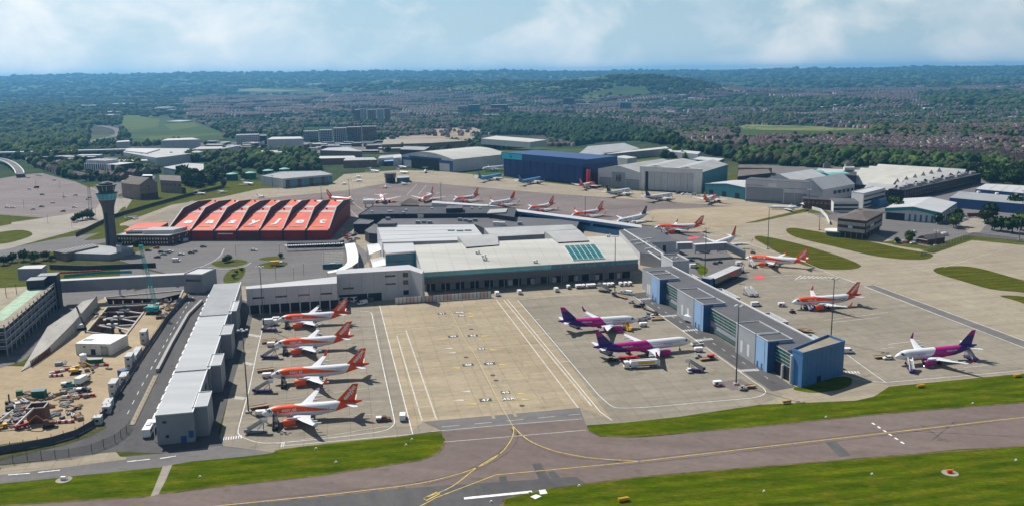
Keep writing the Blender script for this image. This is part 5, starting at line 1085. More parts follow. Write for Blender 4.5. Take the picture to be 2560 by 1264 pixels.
OR_,WH_=(.80,.092,.010),(.70,.72,.74)
def easy(L):
	def f(s,z,base,lay,gt,AND,OR,ln,op):
		base(WH_);zl=op('ADD',ln(-.014,s,3.92),op('MULTIPLY',op('MAXIMUM',op('SUBTRACT',4.6,s),0.0),.9));k=L/33.84
		lay(AND(gt(s,2.0),gt(z,zl),gt(ln(-.168/k,s,6.0+.168*10.6),z)),OR_);lay(gt(s,ln(-.6,op('SUBTRACT',6.0,z),L-7.4)),(.78,.082,.010))
	return f
def wizz(L):
	def f(s,z,base,lay,gt,AND,OR,ln,op):
		base(WH_);lay(gt(s,ln(.85,z,.405*L-2.5)),(.42,.008,.20));lay(gt(s,ln(1.9,z,.73*L-9)),(.045,.012,.17))
	return f
def ryan(L):
	def f(s,z,base,lay,gt,AND,OR,ln,op):base(WH_);lay(gt(op('ADD',op('MULTIPLY',op('MAXIMUM',op('SUBTRACT',s,L*.62),0.0),.17),2.9),z),(.015,.022,.09))
	return f
def tui(L):
	def f(s,z,base,lay,gt,AND,OR,ln,op):base((.14,.36,.66));lay(gt(ln(.035,s,2.9),z),(.07,.22,.52));lay(gt(s,ln(-.8,z,L*.86)),(.05,.17,.46))
	return f
def plain(c2):
	def f(s,z,base,lay,gt,AND,OR,ln,op):base((.72,.73,.74));lay(AND(gt(z,1.9),gt(2.15,z)),c2);lay(gt(1.35,z),(.5,.5,.52))
	return f
def whitef(s,z,base,lay,gt,AND,OR,ln,op):base(WH_)
def wizzfin(s,z,base,lay,gt,AND,OR,ln,op):base((.028,.010,.15));lay(gt(z,9.7),(.33,.008,.19))
def ryanfin(s,z,base,lay,gt,AND,OR,ln,op):base((.015,.022,.09))
livery('easy319',easy(33.84));livery('easy320',easy(37.57));livery('wizz320',wizz(37.57));livery('wizz321',wizz(44.51));livery('ryan738',ryan(39.5));livery('tui757',tui(47.3));livery('liv_white',whitef)
livery('wizz_fin',wizzfin);livery('jet_navy',plain((.03,.05,.16)));livery('jet_red',plain((.4,.03,.03)));livery('jet_grey',plain((.25,.26,.28)))
mat('wing_grey',(.60,.62,.64),.4,.05,.5,spec=.4);mat('intake',(.35,.36,.38),.25,.05,1,metal=.8);mat('fin_orange',(.80,.09,.012),.4,.03,.5);mat('sky_blue',(.10,.30,.62),.4,.04,.5);mat('gold',(.7,.42,.03),.5,.05,1)
mat('letter_red',(.72,.08,.02),.5,.02,1);mat('letter_navy',(.02,.03,.12),.5,.02,1);mat('letter_violet',(.36,.33,.50),.5,.02,1)
def foil(sections):
	"""closed aerofoil loft; section = (leading edge x, y, z, chord, thickness)"""
	rings=[]
	for x,y,z,c,th in sections:
		pr=[(0,0),(.08,.55),(.28,.95),(.6,.62),(1,.04),(1,-.04),(.6,-.4),(.28,-.5),(.08,-.38)]
		rings.append([(x-c*u,y,z+th*c*w_*.5)for u,w_ in pr])
	return rings
def vfoil(sections):
	rings=[]
	for x,y,z,c,th in sections:
		pr=[(0,0),(.1,.8),(.35,1),(.7,.6),(1,.05),(1,-.05),(.7,-.6),(.35,-1),(.1,-.8)]
		rings.append([(x-c*u,y+th*c*w_*.5,z)for u,w_ in pr])
	return rings
def lattr(mb,rings,flip):
	mb.loft([r[::-1]for r in rings]if flip else rings)
FUS={}
def fus_r(prof,s):
	for(s0,z0,r0),(s1,z1,r1)in zip(prof,prof[1:]):
		if s<=s1:k=(s-s0)/(s1-s0);return z0+(z1-z0)*k,r0+(r1-r0)*k
	return prof[-1][1:]
def side_text(root,txt,s,z,size,m,prof,bold=.02,ry=1.0):
	"""lettering wrapped on to both flanks of the fuselage"""
	src=text_mesh(txt,size,m,bold)
	for sd in(1,-1):
		key=(txt,s,z,size,m,sd,len(prof),prof[-1][0])
		if key not in FUS:
			me=src.copy()
			for v in me.vertices:
				x,y=v.co.x,v.co.y;ss=s-x if sd>0 else s+x
				zc,r=fus_r(prof,ss);zz_=z+y;h=max(r*r-(zz_-zc)**2,.05)
				v.co=(-ss,(-1 if sd>0 else 1)*(math.sqrt(h)+.05)*1.0,zz_)
			me.update();FUS[key]=me
		link('lettering',FUS[key],root)
def fin_text(fin,txt,s,z,size,m,ang,th,bold=.03):
	src=text_mesh(txt,size,m,bold)
	for sd in(1,-1):
		o=link('lettering',src,fin);a=ang if sd<0 else-ang
# rotate into the fin plane: reads upward along the fin
		o.matrix_local=Matrix.Translation((-s,sd*th,z))@Matrix.Rotation(0 if sd<0 else math.pi,4,'Z')@Matrix.Rotation(math.pi/2,4,'X')@Matrix.Rotation(a,4,'Z')
def airliner(name,L,liv,finmat,engmat,span=34.1,er=1.12,sharklet=None,txt=None,fintxt=None,shift=0.0,gearm='steel',rr=2.0,small=False):
	R=thing(name,'x','airliner',(0,0,-500));d=L-37.57
	f=rr/2.0
	prof=[(0,3.40,.06),(.25,3.42,.42),(.7,3.47,.74),(1.3,3.55,1.04),(2.1,3.66,1.36),(3.1,3.78,1.66),(4.3,3.87,1.88),(5.6,3.9,1.98),(7,3.9,2.0),(L*.4,3.9,2.0),(L-13.5,3.9,2.0),(L-11,4.0,1.93),(L-8.5,4.28,1.70),(L-6,4.66,1.33),(L-3.5,5.02,.92),(L-1.3,5.30,.50),(L-.2,5.42,.28),(L,5.44,.15)]
	prof=[(s,3.9+(z-3.9)*f,r*f)for s,z,r in prof]
	N=20 if not small else 14
	mb=MB();mb.loft([[(-s,r*math.sin(2*math.pi*i/N),z+r*1.03*math.cos(2*math.pi*i/N))for i in range(N)]for s,z,r in prof]);mb.build('fuselage',liv,R,smooth=True,recalc=True)
	mb=MB()
	cx=-(L*.47+.2);mb.loft([[(cx+a,w_*math.cos(2*math.pi*i/12),2.45+h*math.sin(2*math.pi*i/12))for i in range(12)]for a,w_,h in((5.2,.8,.25),(3.6,1.8,.75),(0,2.15,.9),(-3.8,1.9,.8),(-6.0,.8,.3))]);mb.build('belly_fairing','wing_grey' if liv.startswith('easy')or liv=='liv_white' else liv,R,smooth=True,recalc=True)
	for sd in(1,-1):
		mb=MB()
		for s0,s1,a0,a1 in((1.75,2.75,.18,.62),(2.0,3.1,.66,1.02),(2.5,3.5,1.06,1.35)):
			vs=[]
			for s_,a_ in((s0,a0),(s0+.05,a1),(s1,a1),(s1,a0)):z_,r_=fus_r(prof,s_);vs.append((-s_,sd*(r_+.03)*math.sin(a_),z_+(r_+.03)*1.03*math.cos(a_)))
			mb.add(vs,[(0,1,2,3)if sd>0 else(3,2,1,0)])
		mb.build('windscreen','glass_dark',R)
		mb=MB();n_=int((L-16)/.85)
		for i in range(n_):
			s_=6.2+i*.85
			if abs(s_-L*.44)<.4:continue
			z_,r_=fus_r(prof,s_);vs=[]
			for ds,dz in((-.14,.30),(.14,.30),(.14,.66),(-.14,.66)):vs.append((-(s_+ds),sd*(math.sqrt(max(r_*r_-(3.9+dz-z_)**2,.1))+.03),3.9+dz))
			mb.add(vs,[(0,1,2,3)if sd>0 else(3,2,1,0)])
		mb.build('window_row','glass_dark',R)['kind']='stuff'
		for s_ in((5.0,L-10.2)if not small else()):
			z_,r_=fus_r(prof,s_);vs=[]
			for dz in(-.55,.0,.7,1.2):y=math.sqrt(max(r_*r_-(3.9+dz-z_)**2,.1))+.022;vs+=[(-(s_-.42),sd*y,3.9+dz),(-(s_+.42),sd*y,3.9+dz)]
			mb=MB();mb.add(vs,[((0,1,3,2)if sd>0 else(2,3,1,0)),((2,3,5,4)if sd>0 else(4,5,3,2)),((4,5,7,6)if sd>0 else(6,7,5,4))]);mb.build('cabin_door',liv,R)
# wing
		w0=-(11.6+d*.5+shift);hs=span/2;sw=math.tan(math.radians(27.2));tipx=w0-(hs-1.9)*sw
		mb=MB();sec=[(w0+.9,sd*1.2,2.55,7.4,.13),(w0,sd*1.95,2.62,6.7,.13),(w0-4.5*sw,sd*6.4,3.02,4.35,.115),(w0-(hs*.62-1.95)*sw,sd*hs*.62,3.42,2.9,.11),(tipx,sd*hs,4.35,1.55,.10)]
		lattr(mb,foil(sec),sd>0);wg=mb.build('wing','wing_grey',R,recalc=True)
		if sharklet:
			mb=MB();lattr(mb,[[(tipx-c*u-dx,sd*(hs+dy+w_*.05*c),4.35+dz)for u,w_ in((0,0),(.3,1),(1,0),(.3,-1))]for dx,dy,dz,c in((0,0,0,1.5),(.55,.45,.5,1.25),(1.25,.72,1.5,.85),(1.75,.85,2.45,.45))],sd>0);mb.build('sharklet',sharklet,wg,recalc=True)
		else:
			mb=MB();mb.add([(tipx+.1,sd*(hs+.02),4.35),(tipx-.9,sd*(hs+.08),5.15),(tipx-1.6,sd*(hs+.08),5.15),(tipx-1.6,sd*(hs+.02),4.35),(tipx-1.2,sd*(hs+.05),3.75)],[(0,1,2,3),(0,3,4)]);mb.add([(tipx+.1,sd*(hs-.05),4.35),(tipx-.9,sd*(hs+.01),5.15),(tipx-1.6,sd*(hs+.01),5.15),(tipx-1.6,sd*(hs-.05),4.35),(tipx-1.2,sd*(hs-.02),3.75)],[(3,2,1,0),(4,3,0)]);mb.build('wingtip_fence','wing_grey',wg)
		for yy in(7.6,10.2,12.8):mb=MB();x_=w0-(yy-1.95)*sw-2.2;mb.bar((x_,sd*yy,2.85+(yy-6)*.09),(x_-2.6,sd*yy,2.85+(yy-6)*.09),.35,.45);mb.build('flap_fairing','wing_grey',wg)
# engine
		ex,ey,ez=w0+.1,5.75,1.72
		mb=MB();Nn=18;pr=[(2.35,er*.86),(2.3,er*.96),(1.9,er*1.06),(.9,er*1.12),(-.6,er*1.06),(-1.9,er*.86)]
		mb.loft([[(ex+a,sd*ey+r*math.sin(2*math.pi*i/Nn),ez+r*math.cos(2*math.pi*i/Nn))for i in range(Nn)]for a,r in pr],caps=False);en=mb.build('engine',engmat,R,smooth=True,recalc=True)
		mb=MB();mb.cyl((ex+2.12,sd*ey,ez),(ex+2.13,sd*ey,ez),er*.86,n=Nn);mb.build('fan','black',en)
		mb=MB();mb.loft([[(ex+a,sd*ey+r*math.sin(2*math.pi*i/Nn),ez+r*math.cos(2*math.pi*i/Nn))for i in range(Nn)]for a,r in((2.36,er*.85),(2.42,er*.90),(2.36,er*.965))],caps=False);mb.build('intake_lip','intake',en)
		mb=MB();mb.cyl((ex-1.7,sd*ey,ez),(ex-3.1,sd*ey,ez+.05),er*.62,er*.25,12);mb.build('exhaust','steel_dark',en)
		mb=MB();mb.bar((ex+1.0,sd*ey,ez+er+.12),(ex-3.4,sd*ey,ez+er+.2),.35,.7);mb.build('pylon','wing_grey',en)
# tailplane
		mb=MB();t0=-(L-6.4);lattr(mb,foil([(t0,sd*.4,4.85,3.9,.10),(t0-.5,sd*1.0,4.9,3.6,.10),(t0-3.4,sd*6.2,5.5,1.45,.09)]),sd>0);mb.build('tailplane','wing_grey',R,recalc=True)
		mb=MB();gx=-(17.7+d*.5+shift);mb.bar((gx,sd*3.7,.55),(gx,sd*3.5,2.6),.28);[mb.cyl((gx,sd*(3.8+q)-.17,.57),(gx,sd*(3.8+q)+.17,.57),.57,n=12)for q in(-.45,.45)];mb.build('main_gear','rubber',R)
	mb=MB();mb.bar((-5.1,0,.4),(-5.2,0,2.4),.2);[mb.cyl((-5.1,q-.1,.38),(-5.1,q+.1,.38),.38,n=10)for q in(-.25,.25)];mb.build('nose_gear','rubber',R)
	mb=MB();lattr(mb,vfoil([(-(L-9.6),0,5.55,7.0,.085),(-(L-8.6),0,6.1,6.2,.085),(-(L-2.95),0,11.75,1.95,.08)]),False);fin=mb.build('fin',finmat,R,recalc=True)
	if fintxt:fin_text(fin,fintxt[0],L-fintxt[1],fintxt[2],fintxt[3],fintxt[4],fintxt[5],.31)
	if txt:
		for tx in txt:side_text(R,tx[0],tx[1],tx[2],tx[3],tx[4],prof)
	if small:pass
	return R
FT=('easyJet',4.15,8.75,2.15,'white_paint',math.radians(-50))
ET=lambda s:[('easyJet',s,4.75,1.75,'white_paint')]
PROTO={}
def proto(kind):
	if kind in PROTO:return PROTO[kind]
	n='parked_airliner'
	if kind=='e319':R=airliner(n,33.84,'easy319','fin_orange','orange',txt=ET(9.2),fintxt=FT)
	elif kind=='e320':R=airliner(n,37.57,'easy320','fin_orange','orange',sharklet='fin_orange',er=1.2,txt=ET(9.6),fintxt=FT)
	elif kind=='e319o':R=airliner(n,33.84,'liv_white','fin_orange','fin_orange',sharklet='fin_orange',txt=[('easyJet',12.5,4.3,2.6,'letter_red')])
	elif kind=='e320d':R=airliner(n,37.57,'easy320','fin_orange','orange',sharklet='fin_orange',er=1.3,txt=ET(9.6)+[('NEO',26.5,3.75,2.2,'teal_wall')],fintxt=FT)
	elif kind=='w320':R=airliner(n,37.57,'wizz320','wizz_fin','magenta',sharklet='magenta',txt=[('wizzair.com',24.5,4.7,1.0,'white_paint'),('WIZZ',10.5,4.0,1.5,'letter_violet')])
	elif kind=='w321':R=airliner(n,44.51,'wizz321','wizz_fin','magenta',sharklet='magenta',txt=[('wizzair.com',30.0,4.7,1.0,'white_paint'),('WIZZ',11.5,4.0,1.5,'letter_violet')])
	elif kind=='r738':R=airliner(n,39.5,'ryan738','navy','wing_grey',sharklet='wing_grey',er=1.0,rr=1.9,txt=[('RYANAIR',11.5,4.45,2.0,'letter_navy')],fintxt=('Y',4.3,8.9,2.6,'gold',0))
	elif kind=='t757':R=airliner(n,47.3,'tui757','sky_blue','wing_grey',span=38,er=1.25,sharklet='sky_blue',rr=1.9)
	elif kind=='white':R=airliner(n,37.57,'liv_white','wing_grey','wing_grey',sharklet='wing_grey')
	PROTO[kind]=R;return R
USED={}
def plane(kind,nose,tail,label,group,fit=None,builder=proto,name=None,cat='airliner',zn=3.4,zt=5.4):
	if fit:N,a=Vector((fit[0],fit[1],0)),math.radians(fit[2])
	else:
		N,T=P(*nose,zn),P(*tail,zt);a=math.atan2(N.y-T.y,N.x-T.x)
	R=builder(kind)
	if kind not in USED:USED[kind]=1;R.location=(N.x,N.y,0);R.rotation_euler.z=a;R['label']=label;R['category']=cat;R['group']=group;return R
	return dup(R,(N.x,N.y,0),a,label,group)
GE,GF='orange and white airliners on the left stands','orange and white airliners on the far stands'
plane('e319',0,0,'orange and white easyJet airliner nearest the taxiway in the left row of four',GE,(-85.95,288.23,190.67));plane('e320',0,0,'orange and white easyJet airliner with upturned orange wingtips in the left row',GE,(-93.23,327.68,191.15))
plane('e319',0,0,'second easyJet airliner from the terminal in the left row of four',GE,(-102.15,367.28,190.6));plane('e319',0,0,'easyJet airliner closest to the parked buses in the left row of four',GE,(-110.84,407.2,190.74))
plane('e320d',0,0,'easyJet airliner with teal NEO lettering behind the pier end block',GF,(137.43,426.64,191.2));plane('e320',(1864,645),(2028,649.4),'easyJet airliner by the grass island right of the boarding ramp',GF)
plane('w320',0,0,'purple and white airliner alone on the right apron with two mobile steps','purple and white airliners',(151.66,340.26,192.9));plane('w320',(1593,799),(1402,801),'purple airliner nearer the terminal on the right stands','purple and white airliners');plane('w321',(1727,852),(1481.6,866.5),'long purple airliner being fuelled by a tanker','purple and white airliners')
plane('e319',(884,502),(814,491),'easyJet airliner half hidden by the right end of the orange hangar',GF);plane('e319',(959,502),(950,482),'easyJet airliner facing the camera behind the dark terminal',GF);plane('e319',(1056,499.5),(1089.4,479.6),'easyJet airliner at the left end of the long white walkway',GF)
plane('e319',(1133.3,502),(1204.6,485.5),'easyJet airliner left of the one with red fuselage letters',GF);plane('e319o',(1223,512),(1302,494),'white airliner with big red easyJet letters and orange fin',GF);plane('e319',(1319.8,524.6),(1396,506),'easyJet airliner directly right of the one with red fuselage letters',GF)
plane('e320',(1428,540.4),(1505.3,522.5),'easyJet airliner next to the navy tailed RYANAIR jet on the walkway',GF);plane('r738',(1542,555.8),(1624,533),'white RYANAIR airliner with navy belly at the end of the walkway','navy tailed airliners');plane('e320',(1636,570),(1766.4,560.5),'easyJet airliner parked beside the grey gate complex',GF)
plane('e319o',(1786,613),(1836,588.5),'white airliner with orange fin behind the grey footbridge',GF);plane('r738',(1578,475),(1515,480),'navy tailed airliner in front of the gabled hangar with emblem','navy tailed airliners');plane('r738',(1681.5,487),(1619.3,490.8),'navy tailed airliner in front of the panel doors of the framed hangar','navy tailed airliners')
plane('e319',(1792,491.5),(1744.8,502),'easyJet airliner in front of the low teal shed',GF);plane('e319',(1488,458.5),(1427,467),'easyJet airliner at the right corner of the blue hangar',GF)
plane('t757',(1254,438),(1172,448.4),'light blue airliner in front of the left end of the blue hangar','light blue airliners');plane('t757',(1355,446),(1273,457),'light blue airliner in front of the middle of the blue hangar','light blue airliners');plane('white',(1206,423),(1250,415),'all white airliner between the arched and the blue hangar','white airliners')
# ---- business jets and light aircraft
def bizjet(name,L,span,r,liv,m2,prop=False):
	R=thing(name,'x','jet',(0,0,-500));zc=r+.75;N=14
	prof=[(0,zc-.25*r,.04),(.03*L,zc-.2*r,.4*r),(.09*L,zc-.06*r,.75*r),(.17*L,zc,r),(.6*L,zc,r),(.75*L,zc+.12*r,.85*r),(.9*L,zc+.4*r,.45*r),(L,zc+.55*r,.08)]
	mb=MB();mb.loft([[(-s,q*math.sin(2*math.pi*i/N),z+q*math.cos(2*math.pi*i/N))for i in range(N)]for s,z,q in prof]);mb.build('fuselage',liv,R,smooth=True,recalc=True)
	c=L*.15
	for sd in(1,-1):
		h=span/2;x0=-L*(.44 if not prop else.33);sw=.42 if not prop else.05;mb=MB();zw=zc-r*.75;lattr(mb,foil([(x0,sd*r*.5,zw,c*1.35,.11),(x0-(h)*sw,sd*h,zw+h*.06,c*.5,.1)]),sd>0);wg=mb.build('wing','wing_grey',R,recalc=True)
		if not prop:mb=MB();mb.bar((x0-h*sw-c*.2,sd*h,zw+h*.06),(x0-h*sw-c*.55,sd*(h+.25),zw+h*.06+1.1),.12,c*.3);mb.build('winglet','wing_grey',wg)
		ex=-L*.66 if not prop else x0+.9;ey=r+.55*r if not prop else h*.36;ez=zc+.35*r if not prop else zw+.35;er=.42*r
		mb=MB();mb.cyl((ex+.09*L,sd*ey,ez),(ex+.075*L,sd*ey,ez),er*.9,er,12);mb.cyl((ex+.075*L,sd*ey,ez),(ex-.07*L,sd*ey,ez),er,er*.6,12);en=mb.build('engine',m2 if prop else 'wing_grey',R)
		if prop:mb=MB();[mb.bar((ex+.095*L,sd*ey-dy,ez-dz),(ex+.095*L,sd*ey+dy,ez+dz),.16,.05)for dy,dz in((1,0),(0,1))];mb.build('propeller','black',en)
		else:mb=MB();mb.cyl((ex+.091*L,sd*ey,ez),(ex+.092*L,sd*ey,ez),er*.75,n=12);mb.build('fan','black',en)
		tz=zc+r*(2.75 if not prop else.5);tx=-L*(.94 if not prop else.86);mb=MB();lattr(mb,foil([(tx,sd*.02,tz,c*.62,.1),(tx-span*.07,sd*span*.19,tz+.1,c*.36,.1)]),sd>0);mb.build('tailplane','wing_grey',R,recalc=True)
		mb=MB();mb.bar((-L*.53,sd*r*1.1,.3),(-L*.53,sd*r,zw+.1),.15);mb.cyl((-L*.53,sd*r*1.1-.12,.34),(-L*.53,sd*r*1.1+.12,.34),.34,n=10);mb.build('main_gear','rubber',R)
	mb=MB();mb.bar((-L*.12,0,.25),(-L*.12,0,zc-r*.7),.12);mb.cyl((-L*.12,-.1,.27),(-L*.12,.1,.27),.27,n=10);mb.build('nose_gear','rubber',R)
	mb=MB();lattr(mb,vfoil([(-L*.78,0,zc+r*.7,L*.17,.09),(-L*.93,0,zc+r*2.75,L*.085,.08)]),False);mb.build('fin',m2,R,recalc=True)
	mb=MB();z_,q_=zc,r
	for sd in(1,-1):
		for s0 in((.075*L),):zz_,rr_=fus_r(prof,s0+.3);mb.box(-(s0+.75),-s0,sd*rr_*.35-.35,sd*rr_*.35+.35,zz_+rr_*.62,zz_+rr_*.86)
	mb.build('windscreen','glass_dark',R)
	for sd in(1,-1):
		mb=MB()
		for i in range(int(L*.32/1.0)):s_=.22*L+i*1.0;y=sd*r*.975;mb.box(-(s_+.2),-(s_-.2),min(y,y*1.02),max(y,y*1.02),zc+.12,zc+.45)
		mb.build('window_row','glass_dark',R)['kind']='stuff'
	return R
BZ={'g550':lambda:bizjet('business_jet',27,27,1.25,'jet_navy','blue_trim'),'cl':lambda:bizjet('business_jet',20,19,1.2,'jet_grey','wing_grey'),'clr':lambda:bizjet('business_jet',22,20,1.2,'jet_red','wing_grey'),'lj':lambda:bizjet('business_jet',15,14,.85,'jet_navy','wing_grey'),'tp':lambda:bizjet('light_aircraft',11,13,.75,'jet_grey','wing_grey',True)}
def bproto(k):
	if k not in PROTO:PROTO[k]=BZ[k]()
	return PROTO[k]
GB='small jets and light aircraft'
for k,nz_,tl,lab in(('g550',(1921,519),(2000,519),'long white business jet with blue tail in front of the blank name board'),('lj',(513.5,484.6),(482,479.5),'small white jet on the grass edge nearest the tower'),('tp',(562.6,479.5),(538,475.6),'dark windowed light aircraft on the grass left of the tanks'),('cl',(634,461),(595,455.5),'white T tailed jet beside the green storage tanks'),('tp',(661,491),(637,487.5),'small white aircraft just beyond the back edge of the orange hangar'),('tp',(347,541.5),(316,542.5),'twin propeller aircraft alone on the apron right of the control tower'),('lj',(901,442),(881,436),'white jet between the glazed jet centre and the octagonal lookout'),('tp',(866,458.8),(849,454.5),'small white aircraft at the right corner of the glazed jet centre'),('cl',(949,429.5),(920,425),'white jet behind the octagonal lookout on its left'),('clr',(1017,419.5),(983,413.5),'white T tailed jet with red stripe left of the arched hangar'),('cl',(1024,433),(986,428.5),'white jet nearest the arched hangar in the crowded row'),('tp',(964,467.5),(961.6,459.5),'light aircraft facing the camera below the octagonal lookout'),('tp',(1016,459.5),(997,454.5),'light aircraft on the right of the octagonal lookout'),('cl',(1062,430.5),(1066,418.5),'white T tailed jet facing out of the arched hangar doorway'),('lj',(905,452),(880,447),'small white jet in the middle of the light aircraft park')):
	plane(k,nz_,tl,lab,GB,builder=bproto,cat='jet' if k!='tp' else 'light aircraft',zn=1.6,zt=2.2)
# ==== vehicles and ground equipment
def wheels(R,pts,r=.42,w_=.26):
	mb=MB();mb.cyl((0,-w_/2,0),(0,w_/2,0),r,n=10);me=mb.mesh('wheel','rubber')
	mb=MB();mb.cyl((0,-w_/2-.02,0),(0,w_/2+.02,0),r*.5,n=8);hm=mb.mesh('hub','silver')
	for x,y in pts:wh=link('wheel',me,R,(x,y,r));link('hub',hm,wh)
def part(R,name,m,*boxes,bars=(),taper=None):
	mb=MB()
	for b in boxes:mb.box(*b)
	for a,b,w_ in bars:mb.bar(a,b,w_)
	return mb.build(name,m,R)
def prof_part(R,name,m,prof,y):
	"""side profile (x,z) extruded across the width"""
	mb=MB();n=len(prof);mb.add([(x,-y,z)for x,z in prof]+[(x,y,z)for x,z in prof],[tuple(range(n)),tuple(range(2*n-1,n-1,-1))]+[(i,n+i,n+(i+1)%n,(i+1)%n)for i in range(n)]);return mb.build(name,m,R,recalc=True)
def lights(R,xf,xr,y,z):
	for nm,m,x in(('headlight','white_paint',xf),('tail_light','red',xr)):
		for s in(1,-1):part(R,nm,m,(x-.03,x+.03,s*y-.14,s*y+.14,z,z+.16))
def T0(name,cat):return thing(name,'x',cat,(0,0,-500))
CARC={'white':'white_paint','silver':'silver','grey':'car_grey','black':'black','red':'red','blue':'blue_trim','tan':'off_white','green':'teal_wall'}
def car(c):
	R=T0('parked_car','car');m=CARC[c]
	prof_part(R,'body',m,[(-2.15,.35),(2.15,.35),(2.2,.72),(1.95,.86),(1.0,.96),(-1.85,1.0),(-2.2,.9)],.88);prof_part(R,'windows','glass_dark',[(1.05,.95),(.35,1.42),(-1.35,1.44),(-1.95,.98)],.76);prof_part(R,'roof',m,[(.45,1.40),(-1.3,1.43),(-1.25,1.50),(.35,1.48)],.72)
	wheels(R,[(1.35,.8),(1.35,-.8),(-1.35,.8),(-1.35,-.8)],.33,.22);lights(R,2.17,-2.19,.6,.62);return R
def van(c):
	R=T0('parked_van','van');m=CARC[c]
	prof_part(R,'body',m,[(-2.6,.4),(2.5,.4),(2.55,.95),(1.9,1.2),(1.3,2.0),(1.0,2.15),(-2.6,2.2)],.98);prof_part(R,'windscreen','glass_dark',[(1.93,1.22),(1.36,1.96),(1.30,1.9),(1.86,1.2)],.88)
	for s in(1,-1):part(R,'side_window','glass_dark',(.3,1.2,s*.98-.015,s*.98+.015,1.3,1.85))
	wheels(R,[(1.6,.86),(1.6,-.86),(-1.7,.86),(-1.7,-.86)],.38,.24);lights(R,2.53,-2.6,.7,.75);return R
def bus(c,L=11.0,name='apron_bus'):
	R=T0(name,'bus');m=CARC[c];h=L/2
	prof_part(R,'body',m,[(-h,.35),(h-.1,.35),(h,1.2),(h-.25,2.9),(-h+.1,2.95)],1.28)
	for s in(1,-1):
		for i in range(5):x=-h+.8+i*(L-1.8)/5;part(R,'window','glass_dark',(x,x+(L-1.8)/5-.15,s*1.29-.02,s*1.29+.02,1.35,2.45))
	part(R,'windscreen','glass_dark',(h-.16,h+.02,-1.1,1.1,1.25,2.6));part(R,'roof_pod','wall_light',(-1.5,1.5,-.7,.7,2.96,3.2));wheels(R,[(h-2.2,1.15),(h-2.2,-1.15),(-h+2.6,1.15),(-h+2.6,-1.15)],.48,.3);lights(R,h+.02,-h,.9,.6);return R
def truck(c,L=8.0,boxm='white_paint',name='box_truck'):
	R=T0(name,'truck');h=L/2
	prof_part(R,'cab',CARC[c],[(h-2.0,.5),(h,.5),(h,1.6),(h-.4,2.6),(h-2.0,2.6)],1.15);part(R,'windscreen','glass_dark',(h-.18,h+.02,-1.0,1.0,1.55,2.3));part(R,'cargo_box',boxm,(-h,h-2.2,-1.2,1.2,.95,3.2));part(R,'chassis','black',(-h,h-.2,-.5,.5,.5,.9))
	for s in(1,-1):part(R,'side_window','glass_dark',(h-1.5,h-.6,s*1.15-.02,s*1.15+.02,1.6,2.3))
	wheels(R,[(h-1.2,1.0),(h-1.2,-1.0),(-h+1.6,1.0),(-h+1.6,-1.0)],.45,.3);lights(R,h+.01,-h,.85,.7);return R
def steps(base,ramp,H=3.5,name='boarding_steps'):
	"""mobile aircraft steps: chassis, cab, flight of treads, top platform, rails"""
	R=T0(name,'boarding steps');L=6.2
	part(R,'chassis',base,(-3.4,3.2,-1.0,1.0,.45,.85));part(R,'cab',base,(-3.9,-2.6,-1.0,-.1,.85,1.8))
	for i in range(14):x=-3.0+i*.36;z=.75+i*(H-.75)/14;part(R,'tread',ramp,(x,x+.40,-.75,.75,z,z+.12))
	part(R,'platform',ramp,(2.0,3.8,-.85,.85,H,H+.12))
	for s in(1,-1):
		prof=[(-3.1,.6),(2.1,H-.1),(2.1,H+1.0),(-3.1,1.75)];mb=MB();n=4;mb.add([(x,s*.82-.04,z)for x,z in prof]+[(x,s*.82+.04,z)for x,z in prof],[(0,1,2,3),(7,6,5,4)]+[(i,n+i,n+(i+1)%n,(i+1)%n)for i in range(n)]);mb.build('side_panel',ramp,R,recalc=True)
		part(R,'handrail','wall_white',(2.1,3.8,s*.84-.04,s*.84+.04,H+.12,H+1.1));part(R,'strut','steel_dark',bars=[((2.4,s*.7,.8),(2.4,s*.7,H),.14),((.2,s*.7,.8),(2.3,s*.7,H-.4),.1)])
	wheels(R,[(2.4,.9),(2.4,-.9),(-2.6,.9),(-2.6,-.9)],.4,.26);return R
def tug(c):
	R=T0('baggage_tractor','tractor');m=CARC.get(c,c)
	prof_part(R,'body',m,[(-1.5,.35),(1.5,.35),(1.5,.9),(.4,1.0),(.3,.8),(-.6,.8),(-.7,1.0),(-1.5,1.0)],.7);part(R,'canopy',m,(-.9,.5,-.68,.68,1.75,1.85));part(R,'canopy_post','black',bars=[((.4,.6,.9),(.4,.6,1.75),.08),((.4,-.6,.9),(.4,-.6,1.75),.08),((-.8,.6,.9),(-.8,.6,1.75),.08),((-.8,-.6,.9),(-.8,-.6,1.75),.08)]);part(R,'seat','black',(-.6,-.1,-.4,.4,.8,1.3));wheels(R,[(1.0,.62),(1.0,-.62),(-1.0,.62),(-1.0,-.62)],.34,.24);return R
def pushback(c):
	R=T0('pushback_tug','tractor');prof_part(R,'body',CARC.get(c,c),[(-2.6,.4),(2.6,.4),(2.6,1.1),(-2.6,1.2)],1.15);part(R,'cab',CARC.get(c,c),(-2.4,-.9,-1.0,.1,1.2,1.95));part(R,'cab_glass','glass_dark',(-2.3,-.86,-.92,.12,1.4,1.8));part(R,'engine_cover','steel_dark',(-.5,2.2,-.8,.8,1.2,1.35));part(R,'tow_bar','yellow',bars=[((2.6,0,.5),(5.2,0,.5),.16)]);wheels(R,[(1.6,1.0),(1.6,-1.0),(-1.6,1.0),(-1.6,-1.0)],.55,.35);return R
